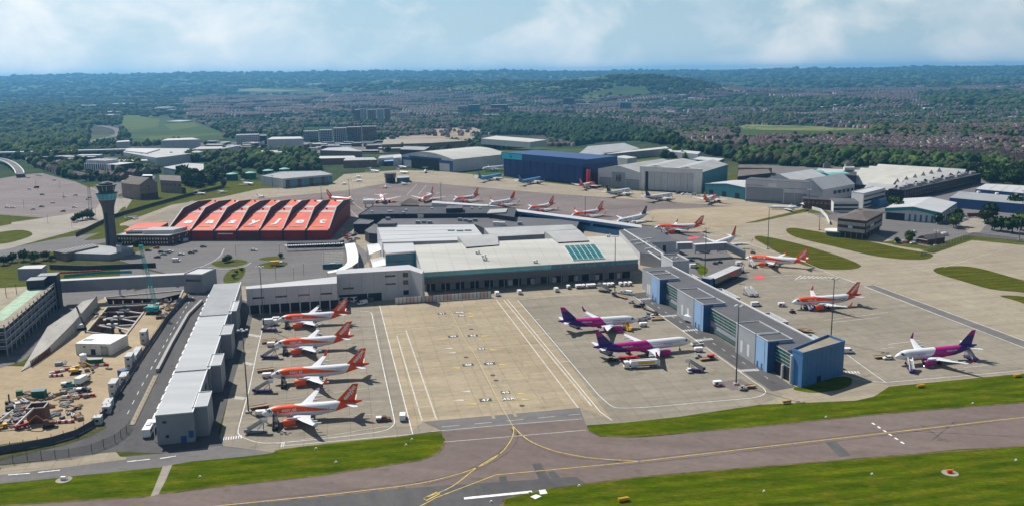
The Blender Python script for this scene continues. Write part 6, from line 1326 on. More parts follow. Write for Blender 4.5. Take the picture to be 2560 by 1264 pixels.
def gpu(c):
	R=T0('ground_power_unit','power unit');prof_part(R,'housing',CARC.get(c,c),[(-1.7,.55),(1.7,.55),(1.7,1.7),(1.4,1.95),(-1.7,1.95)],.9);part(R,'louvre','steel_dark',(-1.2,-.1,-.92,-.88,.8,1.6));part(R,'stripe','red',(-1.72,1.72,-.925,.925,.58,.8));part(R,'tow_bar','black',bars=[((1.7,0,.5),(2.8,0,.4),.1)]);wheels(R,[(1.1,.8),(1.1,-.8),(-1.1,.8),(-1.1,-.8)],.32,.2);return R
def belt(c):
	R=T0('belt_loader','belt loader');part(R,'chassis',CARC.get(c,c),(-2.6,2.4,-.9,.9,.45,.95));part(R,'cab',CARC.get(c,c),(-2.5,-1.4,-.9,0,.95,1.6));part(R,'belt','rubber',bars=[((-3.4,.35,.9),(4.0,.35,2.6),.7)]);part(R,'side_rail','yellow',bars=[((-3.4,-.02,1.1),(4.0,-.02,2.85),.12),((-3.4,.72,1.1),(4.0,.72,2.85),.12)]);wheels(R,[(1.6,.8),(1.6,-.8),(-1.7,.8),(-1.7,-.8)],.36,.24);return R
def dolly(c,load=True):
	R=T0('baggage_cart','baggage cart');part(R,'deck','steel',(-1.6,1.6,-.8,.8,.45,.6));part(R,'frame','steel',bars=[((-1.55,.75,.6),(-1.55,.75,1.9),.07),((1.55,.75,.6),(1.55,.75,1.9),.07),((-1.55,-.75,.6),(-1.55,-.75,1.9),.07),((1.55,-.75,.6),(1.55,-.75,1.9),.07)]);part(R,'cover',CARC.get(c,c),(-1.62,1.62,-.82,.82,1.9,1.98),(-1.62,1.62,.76,.82,.75,1.88));part(R,'tow_bar','black',bars=[((1.6,0,.5),(2.6,0,.4),.08)])
	if load:part(R,'bag','navy',(-1.1,-.2,-.5,.5,.6,1.1));part(R,'bag','maroon',(.0,.9,-.5,.4,.6,1.0))
	wheels(R,[(1.1,.7),(1.1,-.7),(-1.1,.7),(-1.1,-.7)],.26,.16);return R
def flatcart():
	R=T0('flat_cart','flat cart');part(R,'deck','wood',(-3.2,3.2,-1.1,1.1,.6,.78));part(R,'side_rail','rust',(-3.2,3.2,-1.15,-1.05,.6,.95),(-3.2,3.2,1.05,1.15,.6,.95));part(R,'tow_bar','black',bars=[((3.2,0,.5),(4.8,0,.4),.1)]);wheels(R,[(2.4,.9),(2.4,-.9),(-2.4,.9),(-2.4,-.9)],.3,.2);return R
def tanker():
	R=T0('fuel_tanker','tanker');prof_part(R,'cab','white_paint',[(5.2,.5),(7.2,.5),(7.2,1.7),(6.9,2.9),(5.2,2.9)],1.2);part(R,'windscreen','glass_dark',(7.0,7.22,-1.05,1.05,1.6,2.5));part(R,'bumper','yellow',(7.1,7.32,-1.2,1.2,.45,.95));prof_part(R,'tank','white_paint',[(-6.6,1.2),(4.6,1.2),(4.8,2.0),(4.4,3.1),(-6.4,3.2),(-6.7,2.4)],1.15)
	for s in(1,-1):part(R,'logo_panel','yellow',(-5.2,1.6,s*1.16-.02,s*1.16+.02,1.7,2.7));part(R,'hose_locker','wall_white',(2.0,4.4,s*1.1-.15,s*1.1+.15,.6,1.6))
	part(R,'rear_cabinet','white_paint',(-7.4,-6.75,-1.2,1.2,.6,3.0));part(R,'chassis','black',(-6.8,6.8,-.55,.55,.6,1.15));part(R,'walkway','wall_grey',(-6.2,4.2,-.35,.35,3.22,3.28));wheels(R,[(6.0,1.0),(6.0,-1.0),(-4.0,1.0),(-4.0,-1.0),(-5.4,1.0),(-5.4,-1.0)],.5,.34);lights(R,7.24,-7.4,.9,.7);return R
def pickup(c):
	R=T0('pickup_truck','pickup');m=CARC.get(c,c);prof_part(R,'body',m,[(-2.6,.45),(2.5,.45),(2.55,.9),(2.2,1.05),(1.2,1.1),(-2.6,1.05)],.95);prof_part(R,'cab_glass','glass_dark',[(1.25,1.1),(.7,1.7),(-.4,1.7),(-.6,1.1)],.84);part(R,'roof',m,(-.4,.68,-.84,.84,1.7,1.78));part(R,'load_cover','white_paint',(-2.55,-.7,-.9,.9,1.06,1.6));wheels(R,[(1.6,.85),(1.6,-.85),(-1.6,.85),(-1.6,-.85)],.4,.26);lights(R,2.53,-2.61,.7,.72);return R
def excavator(c):
	R=T0('excavator','excavator');m=CARC.get(c,c)
	for s in(1,-1):prof_part(R,'track','black',[(-1.9,.35),(-1.5,0),(1.5,0),(1.9,.35),(1.5,.8),(-1.5,.8)],.28).location.y=s*1.1
	part(R,'house',m,(-2.0,1.0,-1.2,1.2,1.0,2.0));part(R,'counterweight','steel_dark',(-2.5,-2.01,-1.2,1.2,1.0,1.9));part(R,'cab',m,(-.2,1.3,.3,1.2,2.0,2.9));part(R,'cab_glass','glass_dark',(.0,1.34,.26,1.23,2.2,2.75));part(R,'boom',m,bars=[((1.0,-.2,1.8),(3.4,-.2,4.4),.5),((3.4,-.2,4.4),(5.6,-.2,2.8),.42)]);part(R,'dipper',m,bars=[((5.6,-.2,3.0),(6.2,-.2,1.0),.34)]);part(R,'bucket','steel_dark',(5.7,6.7,-.7,.3,.3,1.1));return R
def telehandler(c):
	R=T0('telehandler','telehandler');m=CARC.get(c,c);part(R,'body',m,(-2.4,2.2,-1.0,1.0,.7,1.5));part(R,'cab',m,(-.6,.9,.1,1.0,1.5,2.5));part(R,'cab_glass','glass_dark',(-.5,.94,.06,1.04,1.7,2.35));part(R,'boom','white_paint',bars=[((-2.2,-.5,1.7),(4.6,-.5,5.6),.45)]);part(R,'forks','black',(4.5,5.8,-.9,-.1,5.1,5.25));wheels(R,[(1.5,.95),(1.5,-.95),(-1.5,.95),(-1.5,-.95)],.6,.4);return R
VB={}
def veh(kind,args,u,v,deg,label,group=None,name=None,cat=None):
	"""place one vehicle on the spot (survey pixel) with a world heading in degrees"""
	k=(kind.__name__,)+tuple(args);p=P(u,v)
	if k not in VB:
		R=VB[k]=kind(*args);R.location=(p.x,p.y,.04);R.rotation_euler.z=math.radians(deg);R['label']=label
		if group:R['group']=group
	else:R=dup(VB[k],(p.x,p.y,.04),math.radians(deg),label,group)
	if cat:R['category']=cat
	return R
g='equipment on the left stands'
for i,(u,v)in enumerate(((718,818),(713,883),(709.5,964),(689,1067))):
	w_=('by the terminal','second from the terminal','with orange wingtips','nearest the taxiway')[i]
	veh(steps,('black','steel_dark',3.3),u,v,102,'narrow dark boarding steps set against the easyJet jet '+w_,'boarding steps on the left stands')
for i,(u,v)in enumerate(((675,826),(676,894),(658,979),(641,1081))):
	w_=('left of the steps by the terminal','in the second stand from the terminal','in the third stand with a purple base','at the corner of the white stand line')[i]
	veh(steps,('purple','roof_light',3.6)if i<3 else('wall_grey','roof_light',3.6),u,v,12,'grey ramped mobile steps parked '+w_,'parked mobile steps on the left stands')
for i,(u,v)in enumerate(((690,801),(678,865),(667,943),(651,1038))):
	w_=('closest to the buses','second from the buses','with upturned orange wingtips','nearest the taxiway')[i]
	veh(gpu,('white',),u,v,190,'white and red power unit under the nose of the easyJet jet '+w_,'power units on the left stands')
for i,(u,v)in enumerate(((674,852),(663,927),(648,1019))):veh(flatcart,(),u,v,15+i*5,'long brown flat cart '+('beside the second easyJet nose','beside the third easyJet nose','at the foot of the tall left light mast')[i],'flat carts on the left stands')
veh(flatcart,(),672,856,22,'brown flat cart just behind another by the second easyJet nose','flat carts on the left stands')
veh(truck,('white',7.0),676,812,10,'white box truck at the foot of the light mast beside the terminal');veh(pickup,('rust',),959,1051,8,'rust red pickup with white load cover near the taxiway');veh(van,('white',),1007,1046,95,'white van driving between the white stand lines')
g='equipment on the purple jets stands'
for u,v,k,a,deg,lab in((1511,729,steps,('steel_dark','roof_light',3.6),150,'grey mobile steps by the foot of the terminal light mast'),(1537,740,dolly,('black',True),120,'open baggage cart nearest the terminal light mast'),(1552,733,tug,('white',),150,'white baggage tractor beside the terminal light mast'),(1556,744,flatcart,(),125,'low flat cart with sand coloured deck by the terminal light mast'),(1568,735,van,('white',),150,'white van parked where the pier road begins'),(1579,757,tug,('silver',),160,'silver tractor left of the pier road crossing'),(1597,767,pushback,('black',),160,'black pushback tug with purple neighbour by the pier road'),(1606,762,tug,('purple',),170,'purple tractor touching the pier road line'),(1628,785,belt,('silver',),150,'belt loader standing above the nose of the upper purple jet'),(1638,786,tug,('purple',),150,'purple tractor next to the belt loader by the pier road'),(1623,795,pushback,('white',),190,'white pushback tug ahead of the upper purple jet'),(1644,799,flatcart,(),190,'tan flat cart on the line ahead of the upper purple jet'),(1604,801,pushback,('silver',),200,'silver tug hooked to the nose wheel of the upper purple jet'),(1608,815,gpu,('white',),190,'white box unit below the nose of the upper purple jet'),(1567,823,steps,('yellow','yellow',3.3),105,'yellow boarding steps under the front door of the upper purple jet'),(1436,817,steps,('steel_dark','steel_dark',3.6),120,'dark boarding steps at the tail of the upper purple jet'),(1514,883,steps,('steel_dark','steel_dark',3.6),120,'dark boarding steps at the tail of the long purple jet'),(1567,880,belt,('black',),100,'belt loader leaning on the hold of the long purple jet'),(1531,902,car,('black',),20,'black car left of the red baggage carts'),(1557,902,dolly,('red',True),5,'left red covered baggage cart above the fuel tanker'),(1577,901,dolly,('red',False),5,'right red covered baggage cart above the fuel tanker'),(1590,899,tug,('red',),5,'red tractor pulling carts above the fuel tanker'),(1743,863,pushback,('tan',),190,'cream tug at the nose of the long purple jet'),(1746,878,gpu,('white',),185,'white power unit under the nose of the long purple jet'),(1745,894,tug,('silver',),190,'silver tractor in front of the red topped cart'),(1779,897,dolly,('red',True),15,'red topped baggage cart by the pier road line'),(1768,899,flatcart,(),15,'pale flat cart behind the red topped baggage cart'),(1738,927,steps,('purple','roof_light',3.6),160,'grey mobile steps with purple base below the long purple jet'),(1722,930,tug,('white',),100,'white tractor at the foot of the grey mobile steps'),(1794,963,gpu,('white',),10,'white and red unit on the red tinted bay'),(1868,969,flatcart,(),15,'long yellowish flat cart by the right light mast'),(1857,974,tug,('silver',),15,'small tractor beside the long flat cart at the right light mast')):
	veh(k,a,u,v,deg,lab,g)
veh(tanker,(),1603,917,188,'white fuel tanker with yellow side panel in front of the long purple jet');veh(truck,('white',7.5),1727,806,305,'white box truck on the pier road by the blue panel')
g='equipment on the right apron'
for u,v,k,a,deg,lab in((1869,738,steps,('steel','wall_white',3.4),110,'left of two white steps behind the pier'),(1882,738,steps,('steel','wall_white',3.4),110,'right of two white steps behind the pier'),(1890,764,van,('white',),5,'white van parked along the right flank of the pier'),(1954,765,gpu,('white',),0,'white unit in front of the NEO easyJet jet'),(2020,773,steps,('purple','wall_white',3.4),100,'white and purple steps at the NEO easyJet jet'),(1981,781,tug,('black',),30,'small dark tractor below the NEO easyJet nose'),(2005,827,flatcart,(),10,'dark flat cart behind the pier roof'),(2013,830,flatcart,(),-20,'second flat cart behind the pier roof'),(2119,881,van,('white',),0,'white van by the right corner of the pier end block'),(2277,926,steps,('purple','wall_white',3.4),75,'white and purple steps at the front door of the lone purple jet'),(2424,897,steps,('purple','wall_white',3.4),95,'white and purple steps at the rear door of the lone purple jet'),(2204,894,flatcart,(),10,'flat cart ahead of the lone purple jet'),(2220,897,car,('tan',),185,'pale car ahead of the lone purple jet'),(1880,667,steps,('steel_dark','wall_white',3.3),100,'dark and white steps at the easyJet jet by the grass island'),(1853,680,steps,('steel_dark','wall_white',3.4),60,'steps at the end of the boarding ramp'),(1849,662,van,('white',),20,'white van at the tip of the boarding ramp'),(1788,660,tug,('purple',),20,'purple tractor in the yard behind the pier'),(1735,668,van,('white',),10,'white van against the small grass oval'),(1728,653,car,('blue',),10,'blue car in the yard behind the pier'),(1800,657,tug,('black',),20,'black tractor in the yard behind the pier'),(1882,633,tug,('purple',),10,'purple tractor near the foot of the grey bridge'),(1760,632,steps,('steel_dark','roof_light',3.4),150,'steps parked under the grey footbridge'),(1660,585,steps,('steel_dark','roof_light',3.3),100,'steps at the jet parked by the grey gate complex'),(985,507,gpu,('yellow',),10,'yellow unit below the jet facing the camera')):
	veh(k,a,u,v,deg,lab,g)
ORD=('first','second','third','fourth','fifth','sixth','seventh','eighth','ninth','tenth','eleventh','twelfth','thirteenth')
# parked buses, coach, pale trailers
for i,(u,v)in enumerate(((703,763),(734,761),(761,758),(786,756),(809,754.5),(829,754),(850,753),(876,751),(896,750))):
	veh(bus,('white',11.0 if i not in(3,4)else 9.0),u,v,262 if i<7 else 240,'white apron bus, %s from the left in the parked row'%('first','second','third','fourth','fifth','sixth','seventh','eighth','ninth')[i],'apron buses parked below the gallery')
veh(van,('white',),906,760,220,'white van at the right end of the bus row');veh(van,('grey',),922,753,220,'dark grey van behind the white van by the bus row');veh(bus,('white',10.0),374,1080,100,'white bus stopped beside the white pier end',None,cat='bus');veh(bus,('green',12.0),832,670,8,'dark green coach in the coach bays');veh(truck,('tan',7.5,'yellow'),692,664,10,'yellow and lime rescue truck on the grass oval')
for i,u in enumerate((1421,1443,1450,1459,1470,1478,1485,1512,1522,1531,1552,1564,1575)):veh(dolly,('white',False),u,721-(u-1421)*.055,100,'%s white covered baggage cart from the left under the terminal overhang'%ORD[(1421,1443,1450,1459,1470,1478,1485,1512,1522,1531,1552,1564,1575).index(u)],'baggage carts under the terminal overhang')
for u,v,c,lab in((1242,737,'white','white van left of the terminal loading bays'),(1298,733,'tan','cream van in the shade by the loading bays'),(1390,727,'tan','pale van at the middle of the loading bays')):veh(van,(c,),u,v,100,lab)
# the row of tall panels screening the baggage yard
A,B=P(988,759),P(1228,742);R=thing('blast_screen','row of tall pinkish white panels screening the yard in front of the terminal','screen',(A.x,A.y,0));mat('panel_pink',(.56,.42,.36),.7,.12,.5);h_=hgt(1100,751,736)
for i in range(26):band(R,'panel',A,B,.15,h_,('wall_white','panel_pink','off_white','panel_pink','wall_white')[(i*7)%5],.18,i/26+.001,(i+1)/26-.003);
for i in range(27):band(R,'post',A,B,.02,h_+.1,'maroon',.3,max(0,i/26-.0022),i/26+.001)
# ---- cars
def cars(lst,group,where,a0):
	for i,(u,v,c,desc)in enumerate(lst):veh(van if c.startswith('v')else car,(c.lstrip('v_'),),u,v,a0+(i*37%11)-5+(180 if i%3==0 else 0),desc+' '+where,group)
Z=lambda x,y:(x/6.32,380+y/6.32)
cars([(*Z(445,415),'white','white car, topmost by the far fence'),(*Z(598,376),'white','left of a pair of white cars'),(*Z(640,378),'white','right of a pair of white cars'),(*Z(855,452),'white','white car alone below the hedge'),(*Z(1325,470),'v_white','white van at the right hedge'),(*Z(470,595),'white','white car behind the dark van on the lane'),(*Z(575,572),'v_black','dark van on the pale diagonal lane'),(*Z(670,682),'black','black car in the centre rows'),(*Z(1025,716),'white','white car right of the centre'),(*Z(1190,692),'silver','silver car near the exit kerb'),(*Z(1415,737),'black','black car at the exit bend'),(*Z(1395,757),'white','white car at the exit bend'),(*Z(830,811),'white','white car in the lower middle rows'),(*Z(120,886),'white','white car, far left of the lower rows'),(*Z(205,886),'white','white car second from the left in the lower rows'),(*Z(520,916),'silver','silver car in the bottom row'),(*Z(660,872),'black','black car left of the lower middle'),(*Z(1180,882),'white','white car by the lower right kerb'),(*Z(995,946),'black','black car on the bottom lane')],'cars in the large left car park','in the large left car park',10)
Z=lambda x,y:(280+x/7.11,580+y/7.11)
cars([(*Z(790,292),'red','red car beside the brick offices'),(*Z(645,337),'black','black car by the tower podium ramp'),(*Z(880,362),'black','dark car at the left of the central cluster'),(*Z(915,407),'silver','silver estate in the central cluster'),(*Z(990,377),'grey','grey car hidden in the central cluster'),(*Z(1035,356),'white','white car at the right of the central cluster'),(*Z(805,457),'black','black car alone at the lower left'),(*Z(1230,407),'tan','beige car alone in the middle'),(*Z(1410,377),'black','dark car of the right hand pair'),(*Z(1465,352),'silver','silver car of the right hand pair'),(*Z(1625,272),'grey','dark grey car nearest the orange hangar'),(*Z(1145,522),'v_white','white van beside the kerb'),(*Z(1290,167),'v_white','white van by the brick office corner'),(*Z(1190,197),'black','dark car next to the brick office corner'),(*Z(2520,332),'white','white car on the drop off road')],'cars in the staff car park','in the staff car park',5)
Z=lambda x,y:(2180+x/4.861,360+y/4.861)
cars([(*Z(320,1197),'white','white car, first by the brick bungalow'),(*Z(385,1197),'white','white car, second by the brick bungalow'),(*Z(432,1202),'red','red car'),(*Z(500,1212),'white','white car touching the bungalow wall'),(*Z(820,1125),'v_white','left white van behind the bungalow'),(*Z(885,1110),'v_white','right white van behind the bungalow'),(*Z(505,1076),'white','white car above the bungalow'),(*Z(1135,926),'white','white car by the trees'),(*Z(480,925),'silver','silver car below the turquoise shed'),(*Z(915,965),'grey','grey car below the turquoise shed')],'cars on the right roads','on the right hand side of the airfield',10)
veh(truck,('white',10,'maroon'),*Z(1240,890),355,'dark red lorry beside the turquoise shed');veh(truck,('white',8),*Z(1345,905),100,'white cabbed lorry right of the dark red lorry');veh(truck,('white',8),*Z(1385,915),100,'white lorry at the right of the lorry yard')
rnd=random.Random(5)
for i in range(16):cl_=rnd.choice(['white','silver','grey','black','red']);veh(car,(cl_,),866+rnd.random()*56,581+rnd.random()*24,rnd.random()*360,cl_+' car packed into the staff yard beside the orange hangar','cars packed beside the orange hangar')
for i in range(12):cl_=rnd.choice(['white','silver','black']);veh(car if i%3 else van,(cl_,),1690+i*14+rnd.random()*6,484+i*1.3+rnd.random()*2-(12 if i>7 else 0),rnd.random()*360,'%s %s, %s from the left along the foot of the grey hangars'%(cl_,'car' if i%3 else 'van',ORD[i]),'vehicles along the hangar doors')
# ==== multi storey car park, footbridge, building site (left)
A,B=P(22,890),P(152,764);dirb=(XY(B)-XY(A)).normalized();LN=Vector((-dirb.y,dirb.x));PKH=13.0;LP=(XY(B)-XY(A)).length-6
R=thing('parking_structure','open multi storey car park with pale deck and dark steel frame','car park',(A.x,A.y,0))
def kw(s,t):return XY(A)+dirb*s+LN*t
for i,z in enumerate((3.6,6.6,9.7,12.8)):
	mb=MB();mb.prism([kw(0,0),kw(LP,0),kw(LP,75),kw(0,75)],z-.35,z);mb.build('deck','wall_grey' if i<3 else 'conc_pale',R,True)
mb=MB();mb.prism([kw(14,14),kw(LP,14),kw(LP,74),kw(14,74)],0,12.4);mb.build('deck_shade_block','black',R,True)  # solid black block stands in for the shaded inside of the decks
for s in[i*LP/13 for i in range(14)]:
	mb=MB();mb.bar((*kw(s,.3),0),(*kw(s,.3),14.2),.4);mb.build('column','wall_grey',R,True)
	if s<LP-1 and int(round(s/(LP/13)))%2==0:mb=MB();mb.bar((*kw(s,.5),6.6),(*kw(s+LP/13,.5),9.5),.16);mb.bar((*kw(s,.5),9.6),(*kw(s+LP/13,.52),6.7),.16);mb.build('brace','wall_grey',R,True)
for t in[6*i for i in range(1,9)]:mb=MB();mb.bar((*kw(.3,t),0),(*kw(.3,t),14.0),.4);mb.build('column','wall_light',R,True)
for z in(4.6,7.6,10.7,13.9):
	mb=MB();mb.bar((*kw(0,.05),z),(*kw(LP,.05),z),.12,.25);mb.build('rail','wall_white',R,True);mb=MB();mb.bar((*kw(.05,0),z),(*kw(.05,75),z),.12,.25);mb.build('rail','wall_white',R,True)
for u,v in((16,742),(42,735)):p=P(u,v,12.8);mb=MB();mb.bar((p.x,p.y,12.8),(p.x,p.y,18),.2);mb.build('lamp_post','steel_dark',R,True)
mb=MB();q=[P(u,v,12.82)for u,v in((82,712),(118,712),(8,800),(-30,800))];mb.quad(*q[::-1]);mat('deck_green',(.30,.42,.30),.8,.15,.3);mb.build('painted_lane','deck_green',R,True)
A2,B2=kw(LP+.1,-1),kw(LP+7,-1);R=thing('stair_core','dark grey stair tower at the corner of the car park','tower',(A2.x,A2.y,0));mass(R,[A2,B2,at2(A2,B2,7,9),at2(A2,B2,0,9)],hgt(152,764,682),0,'wall_dark','roof_mid',True);mass(R,[at2(A2,B2,-8,4),at2(A2,B2,-.05,4),at2(A2,B2,-.05,12),at2(A2,B2,-8,12)],17.2,12.9,'wall_navy','roof_mid',True,wn='lobby_wall',rn='lobby_roof')
p=P(45,704,12.8);R=thing('roof_house','grey plant house with pale roof on the car park deck','building',(p.x,p.y,12.85));R.location.z=0;mass(R,[(43,672),(104,671),(116,662),(62,664)],19,12.9,'wall_grey','roof_white')
R=thing('footbridge','long grey footbridge with white roof crossing the building site','bridge',(*P(150,700,12).xy,0));tube(R,'',P(150,700,12.6),P(461,684,12.6),12.6,12.6,6.2,4.5,'wall_grey','roof_white')
for i in range(9):a,b=P(150+i*36,706-i*1.85,12.6),P(184+i*36,704-i*1.85,12.6)
for u,v in((300,738),(302,738)):p=P(u,v);mb=MB();mb.bar((p.x,p.y,-1),(p.x,p.y,6.3),.6);mb.build('pier_leg','wall_light',R,True)
A,B=P(461,730),P(508,731);hh=hgt(461,730,687);R=thing('lift_tower','square grey lift tower with white roof at the end of the footbridge','tower',(A.x,A.y,0));o=[XY(A),XY(B),at2(A,B,(B-A).length+.5,16),at2(A,B,.5,16)];mass(R,o,hh,0,'wall_grey','roof_white',True,.6,'wall_light');band(R,'window_strip',A,B,hh-3.4,hh-2.2,'glass_dark',.06,.08,.92)
# --- ramp road on its retaining wall
le=[(53,926),(119,815),(177,777),(206,752)];ri=[(78,913),(124,870),(182,812),(243,742)];zs=[.3,2.0,4.2,4.8]
R=thing('ramp_road','pale concrete ramp rising along the car park behind a retaining wall','ramp',(*P(119,860).xy,0))
Lw,Rw=[P(u,v,z)for(u,v),z in zip(le,zs)],[P(u,v,z)for(u,v),z in zip(ri,zs)];mb=MB()
for i in range(3):mb.quad(Lw[i],Rw[i],Rw[i+1],Lw[i+1])
mb.build('road_deck','ramp_conc',R,True);mb=MB()
for i in range(3):
	for W_,fl in((Rw,1),(Lw,0)):
		a,b=W_[i],W_[i+1];q=[(a.x,a.y,-.05),(b.x,b.y,-.05),(b.x,b.y,b.z+(.9 if fl else 0)),(a.x,a.y,a.z+(.9 if fl else 0))];mb.quad(*(q if fl else q[::-1]))
mb.build('retaining_wall','concrete_wall',R,True)
for i in range(14):
	t=i/13;a=Rw[0].lerp(Rw[1],t)if t<1 else Rw[1];mb=MB();mb.bar((a.x+.2,a.y-.2,0),(a.x+.2,a.y-.2,2.6),.5,.3);mb.build('sheet_pile','rust',R,True)
paint('ramp_dash',[[(150,800),(100,880)]],.01,'paint_white')
# --- the two excavations
def pit(name,q,depth,label):
	W=[P(u,v,-.03)for u,v in q];c=sum((w.xy for w in W),Vector((0,0)))/len(W);R=thing(name,label,'excavation',(c.x,c.y,0));mb=MB();n=len(W);ar=sum(W[i].x*W[(i+1)%n].y-W[(i+1)%n].x*W[i].y for i in range(n))
	if ar<0:W.reverse()
	for i in range(n):a,b=W[i],W[(i+1)%n];mb.quad((b.x,b.y,-depth),(a.x,a.y,-depth),(a.x,a.y,-.03),(b.x,b.y,-.03))
	mb.build('sheet_pile_wall','rust',R,True);mb=MB();mb.add([(w.x,w.y,-depth)for w in W],[tuple(range(n))]);mb.build('pit_floor','earth',R,True)
	for i in range(n):a,b=W[i],W[(i+1)%n];mb=MB();mb.bar((a.x,a.y,.25),(b.x,b.y,.251+i*.001),.8,.6);mb.build('capping_beam','concrete_wall',R,True)
	return R,W
R,W=pit('excavation_pit',PIT,9,'deep sheet piled pit with white cross struts');I=lambda i,j,t,s:W[i].lerp(W[(i+1)%4],t)
q=[P(u,v,-2.2)for u,v in PIT]
for t in(.18,.45,.72):
	a,b=q[0].lerp(q[3],t),q[1].lerp(q[2],t)
	for s0_,s1_ in((0,.35),(.35,0)):mb=MB();mb.cyl(a.lerp(b,.02)+Vector((0,0,0)),q[0].lerp(q[3],min(t+(.12 if s0_==0 else-.05),.97)).lerp(q[1].lerp(q[2],t),.5),.4,n=8);mb.build('strut','wall_white',R,True)
	for dt in(.10,-.08):mb=MB();mb.cyl(a.lerp(b,.5),q[1].lerp(q[2],min(max(t+dt,.02),.98)),.4,n=8);mb.build('strut','wall_white',R,True)
	c=a.lerp(b,.5);mb=MB();mb.cyl((c.x,c.y,-9),(c.x,c.y,.8),.7,n=8);mb.build('king_post','steel_dark',R,True);mb=MB();mb.box(c.x-2.5,c.x+2.5,c.y-1,c.y+1,-1.6,-.9);mb.build('strut_platform','wall_light',R,True)
R,W=pit('excavation_trench',PIT2,6,'dark trench running beneath the footbridge')
for i in range(7):a,b=P(282+i*24,744-i*2.4,-1.2),P(284+i*24,760-i*1,-1.2);mb=MB();mb.bar(a,b,.5);mb.build('cross_beam','rust',R,True)
def site(name,label,cat,u,v,deg=0,group=None):p=P(u,v);return thing(name,label,cat,(p.x,p.y,-.03),math.radians(deg),group)
for i,(u0,v0,u1,v1)in enumerate(((300,720,345,713),(316,722,368,712),(335,723,372,716))):R=site('yellow_girder','yellow steel girder lying under the footbridge, %s of three'%('rear','middle','front')[i],'girder',u0,v0,0,'yellow girders under the footbridge');a,b=P(u0,v0,.4),P(u1,v1,.4);mb=MB();mb.bar(a,b,.7,.7);mb.build('beam','yellow',R,True);R.location.z=0
# --- crawler crane
p=P(385,782);R=thing('crawler_crane','teal lattice crawler crane standing at the edge of the pit','crane',(p.x,p.y,0),0)
for s in(1,-1):part(R,'track','black',(-3,3,s*2-.5,s*2+.5,0,1.2))
part(R,'house','crane_teal',(-3.5,2.2,-1.6,1.6,1.3,3.6));part(R,'cab','crane_teal',(1.2,2.8,-2.6,-1.65,1.5,3.4));part(R,'cab_glass','glass_dark',(1.4,2.84,-2.63,-1.9,2.3,3.2));part(R,'counterweight','steel_dark',(-4.6,-3.55,-1.7,1.7,1.4,3.2))
hb=0
t_=P(353,622,0);top=None;lo,hi=5,70
for _ in range(40):
	m_=(lo+hi)/2;x_=(p.x-4.2*m_/34,p.y+1.5,m_)
	if PX(x_)[1]>618:lo=m_
	else:hi=m_
H_=lo;b0=[Vector((1.5+dx,dy,2.6))for dx,dy in((-.8,-.8),(.8,-.8),(.8,.8),(-.8,.8))];b1=[Vector((-4.2*H_/34+dx*.6,1.5+dy*.6,H_))for dx,dy in((-.8,-.8),(.8,-.8),(.8,.8),(-.8,.8))]
for k in range(4):part(R,'boom_chord','crane_teal',bars=[(b0[k],b1[k],.15)])
for k in range(4):
	mb=MB()
	for i in range(22):a,b=b0[k].lerp(b1[k],i/22),b0[(k+1)%4].lerp(b1[(k+1)%4],(i+1)/22);mb.bar(a,b,.07)
	mb.build('boom_lacing','crane_teal',R)
part(R,'boom_head','crane_teal',(b1[0].x-.4,b1[0].x+1.6,1.0,2.0,H_,H_+1));part(R,'pendant','steel_dark',bars=[((-3.4,0,3.6),(-2.6,0,8.5),.2),((-2.6,0,8.5),(b1[0].x,1.5,H_),.07)])
for z_ in(.35,.62):q_=b0[0].lerp(b1[0],z_);part(R,'work_light','white_paint',(q_.x-.3,q_.x+.1,q_.y-.5,q_.y-.2,q_.z,q_.z+.9),(q_.x+1.2,q_.x+1.6,q_.y-.5,q_.y-.2,q_.z,q_.z+.9))
# --- cabins, silo, skips, piling rig, caisson
def boxh(name,label,cat,A,B,depth,h,wall,roof,group=None):
	R=thing(name,label,cat,(A.x,A.y,-.03),0,group);mass(R,[XY(A),XY(B),at2(A,B,(B-A).length,depth),at2(A,B,0,depth)],h,0,wall,roof,True);return R
A,B=P(191,885),P(278,887);R=boxh('site_cabin','large white two storey site cabin in front of the pit','cabin',A,B,(P(289,858)-P(278,887)).length*.8,hgt(191,885,858),'off_white','white_paint');band(R,'doorway',A,B,.1,2.6,'wall_dark',.08,.43,.56);band(R,'scaffold',A,B,.2,3.6,'steel',.5,.74,.92);wins(R,'window',A,B,2,[3.2],.8,.7,'wall_dark',.06);z_=hgt(191,885,858);rows_on_roof(R,'rooflight',[P(221,848,z_+.2)],(4,3,.12),'wall_grey')
for i in range(7):band(R,'cladding_joint',A,B,.1,z_,'wall_grey',.02,i/7,i/7+.003)
R=site('cement_silo','white cylindrical silo on legs below the site cabin','silo',210,912);mb=MB();mb.cyl((0,0,1.2),(0,0,4.8),1.35,n=16);mb.build('shell','white_paint',R);part(R,'red_band','red',(-1.0,1.0,-1.42,-1.2,1.4,1.7));part(R,'leg','steel',bars=[((1,1,0),(1,1,1.3),.2),((-1,1,0),(-1,1,1.3),.2),((1,-1,0),(1,-1,1.3),.2),((-1,-1,0),(-1,-1,1.3),.2)]);mb=MB();mb.cyl((0,0,4.82),(0,0,5.2),1.4,.5,16);mb.build('cap','white_paint',R)
def crate(name,label,cat,u,v,deg,sx,sy,sz,m,top=None,group=None,rails=0):
	R=site(name,label,cat,u,v,deg,group);part(R,'body',m,(-sx/2,sx/2,-sy/2,sy/2,0,sz));part(R,'lid',top or m,(-sx/2-.05,sx/2+.05,-sy/2-.05,sy/2+.05,sz+.01,sz+.12))
	for i in range(rails):x=-sx/2+sx*(i+.5)/rails;part(R,'rib',m,(x-.06,x+.06,-sy/2-.08,sy/2+.08,.1,sz-.05))
	return R
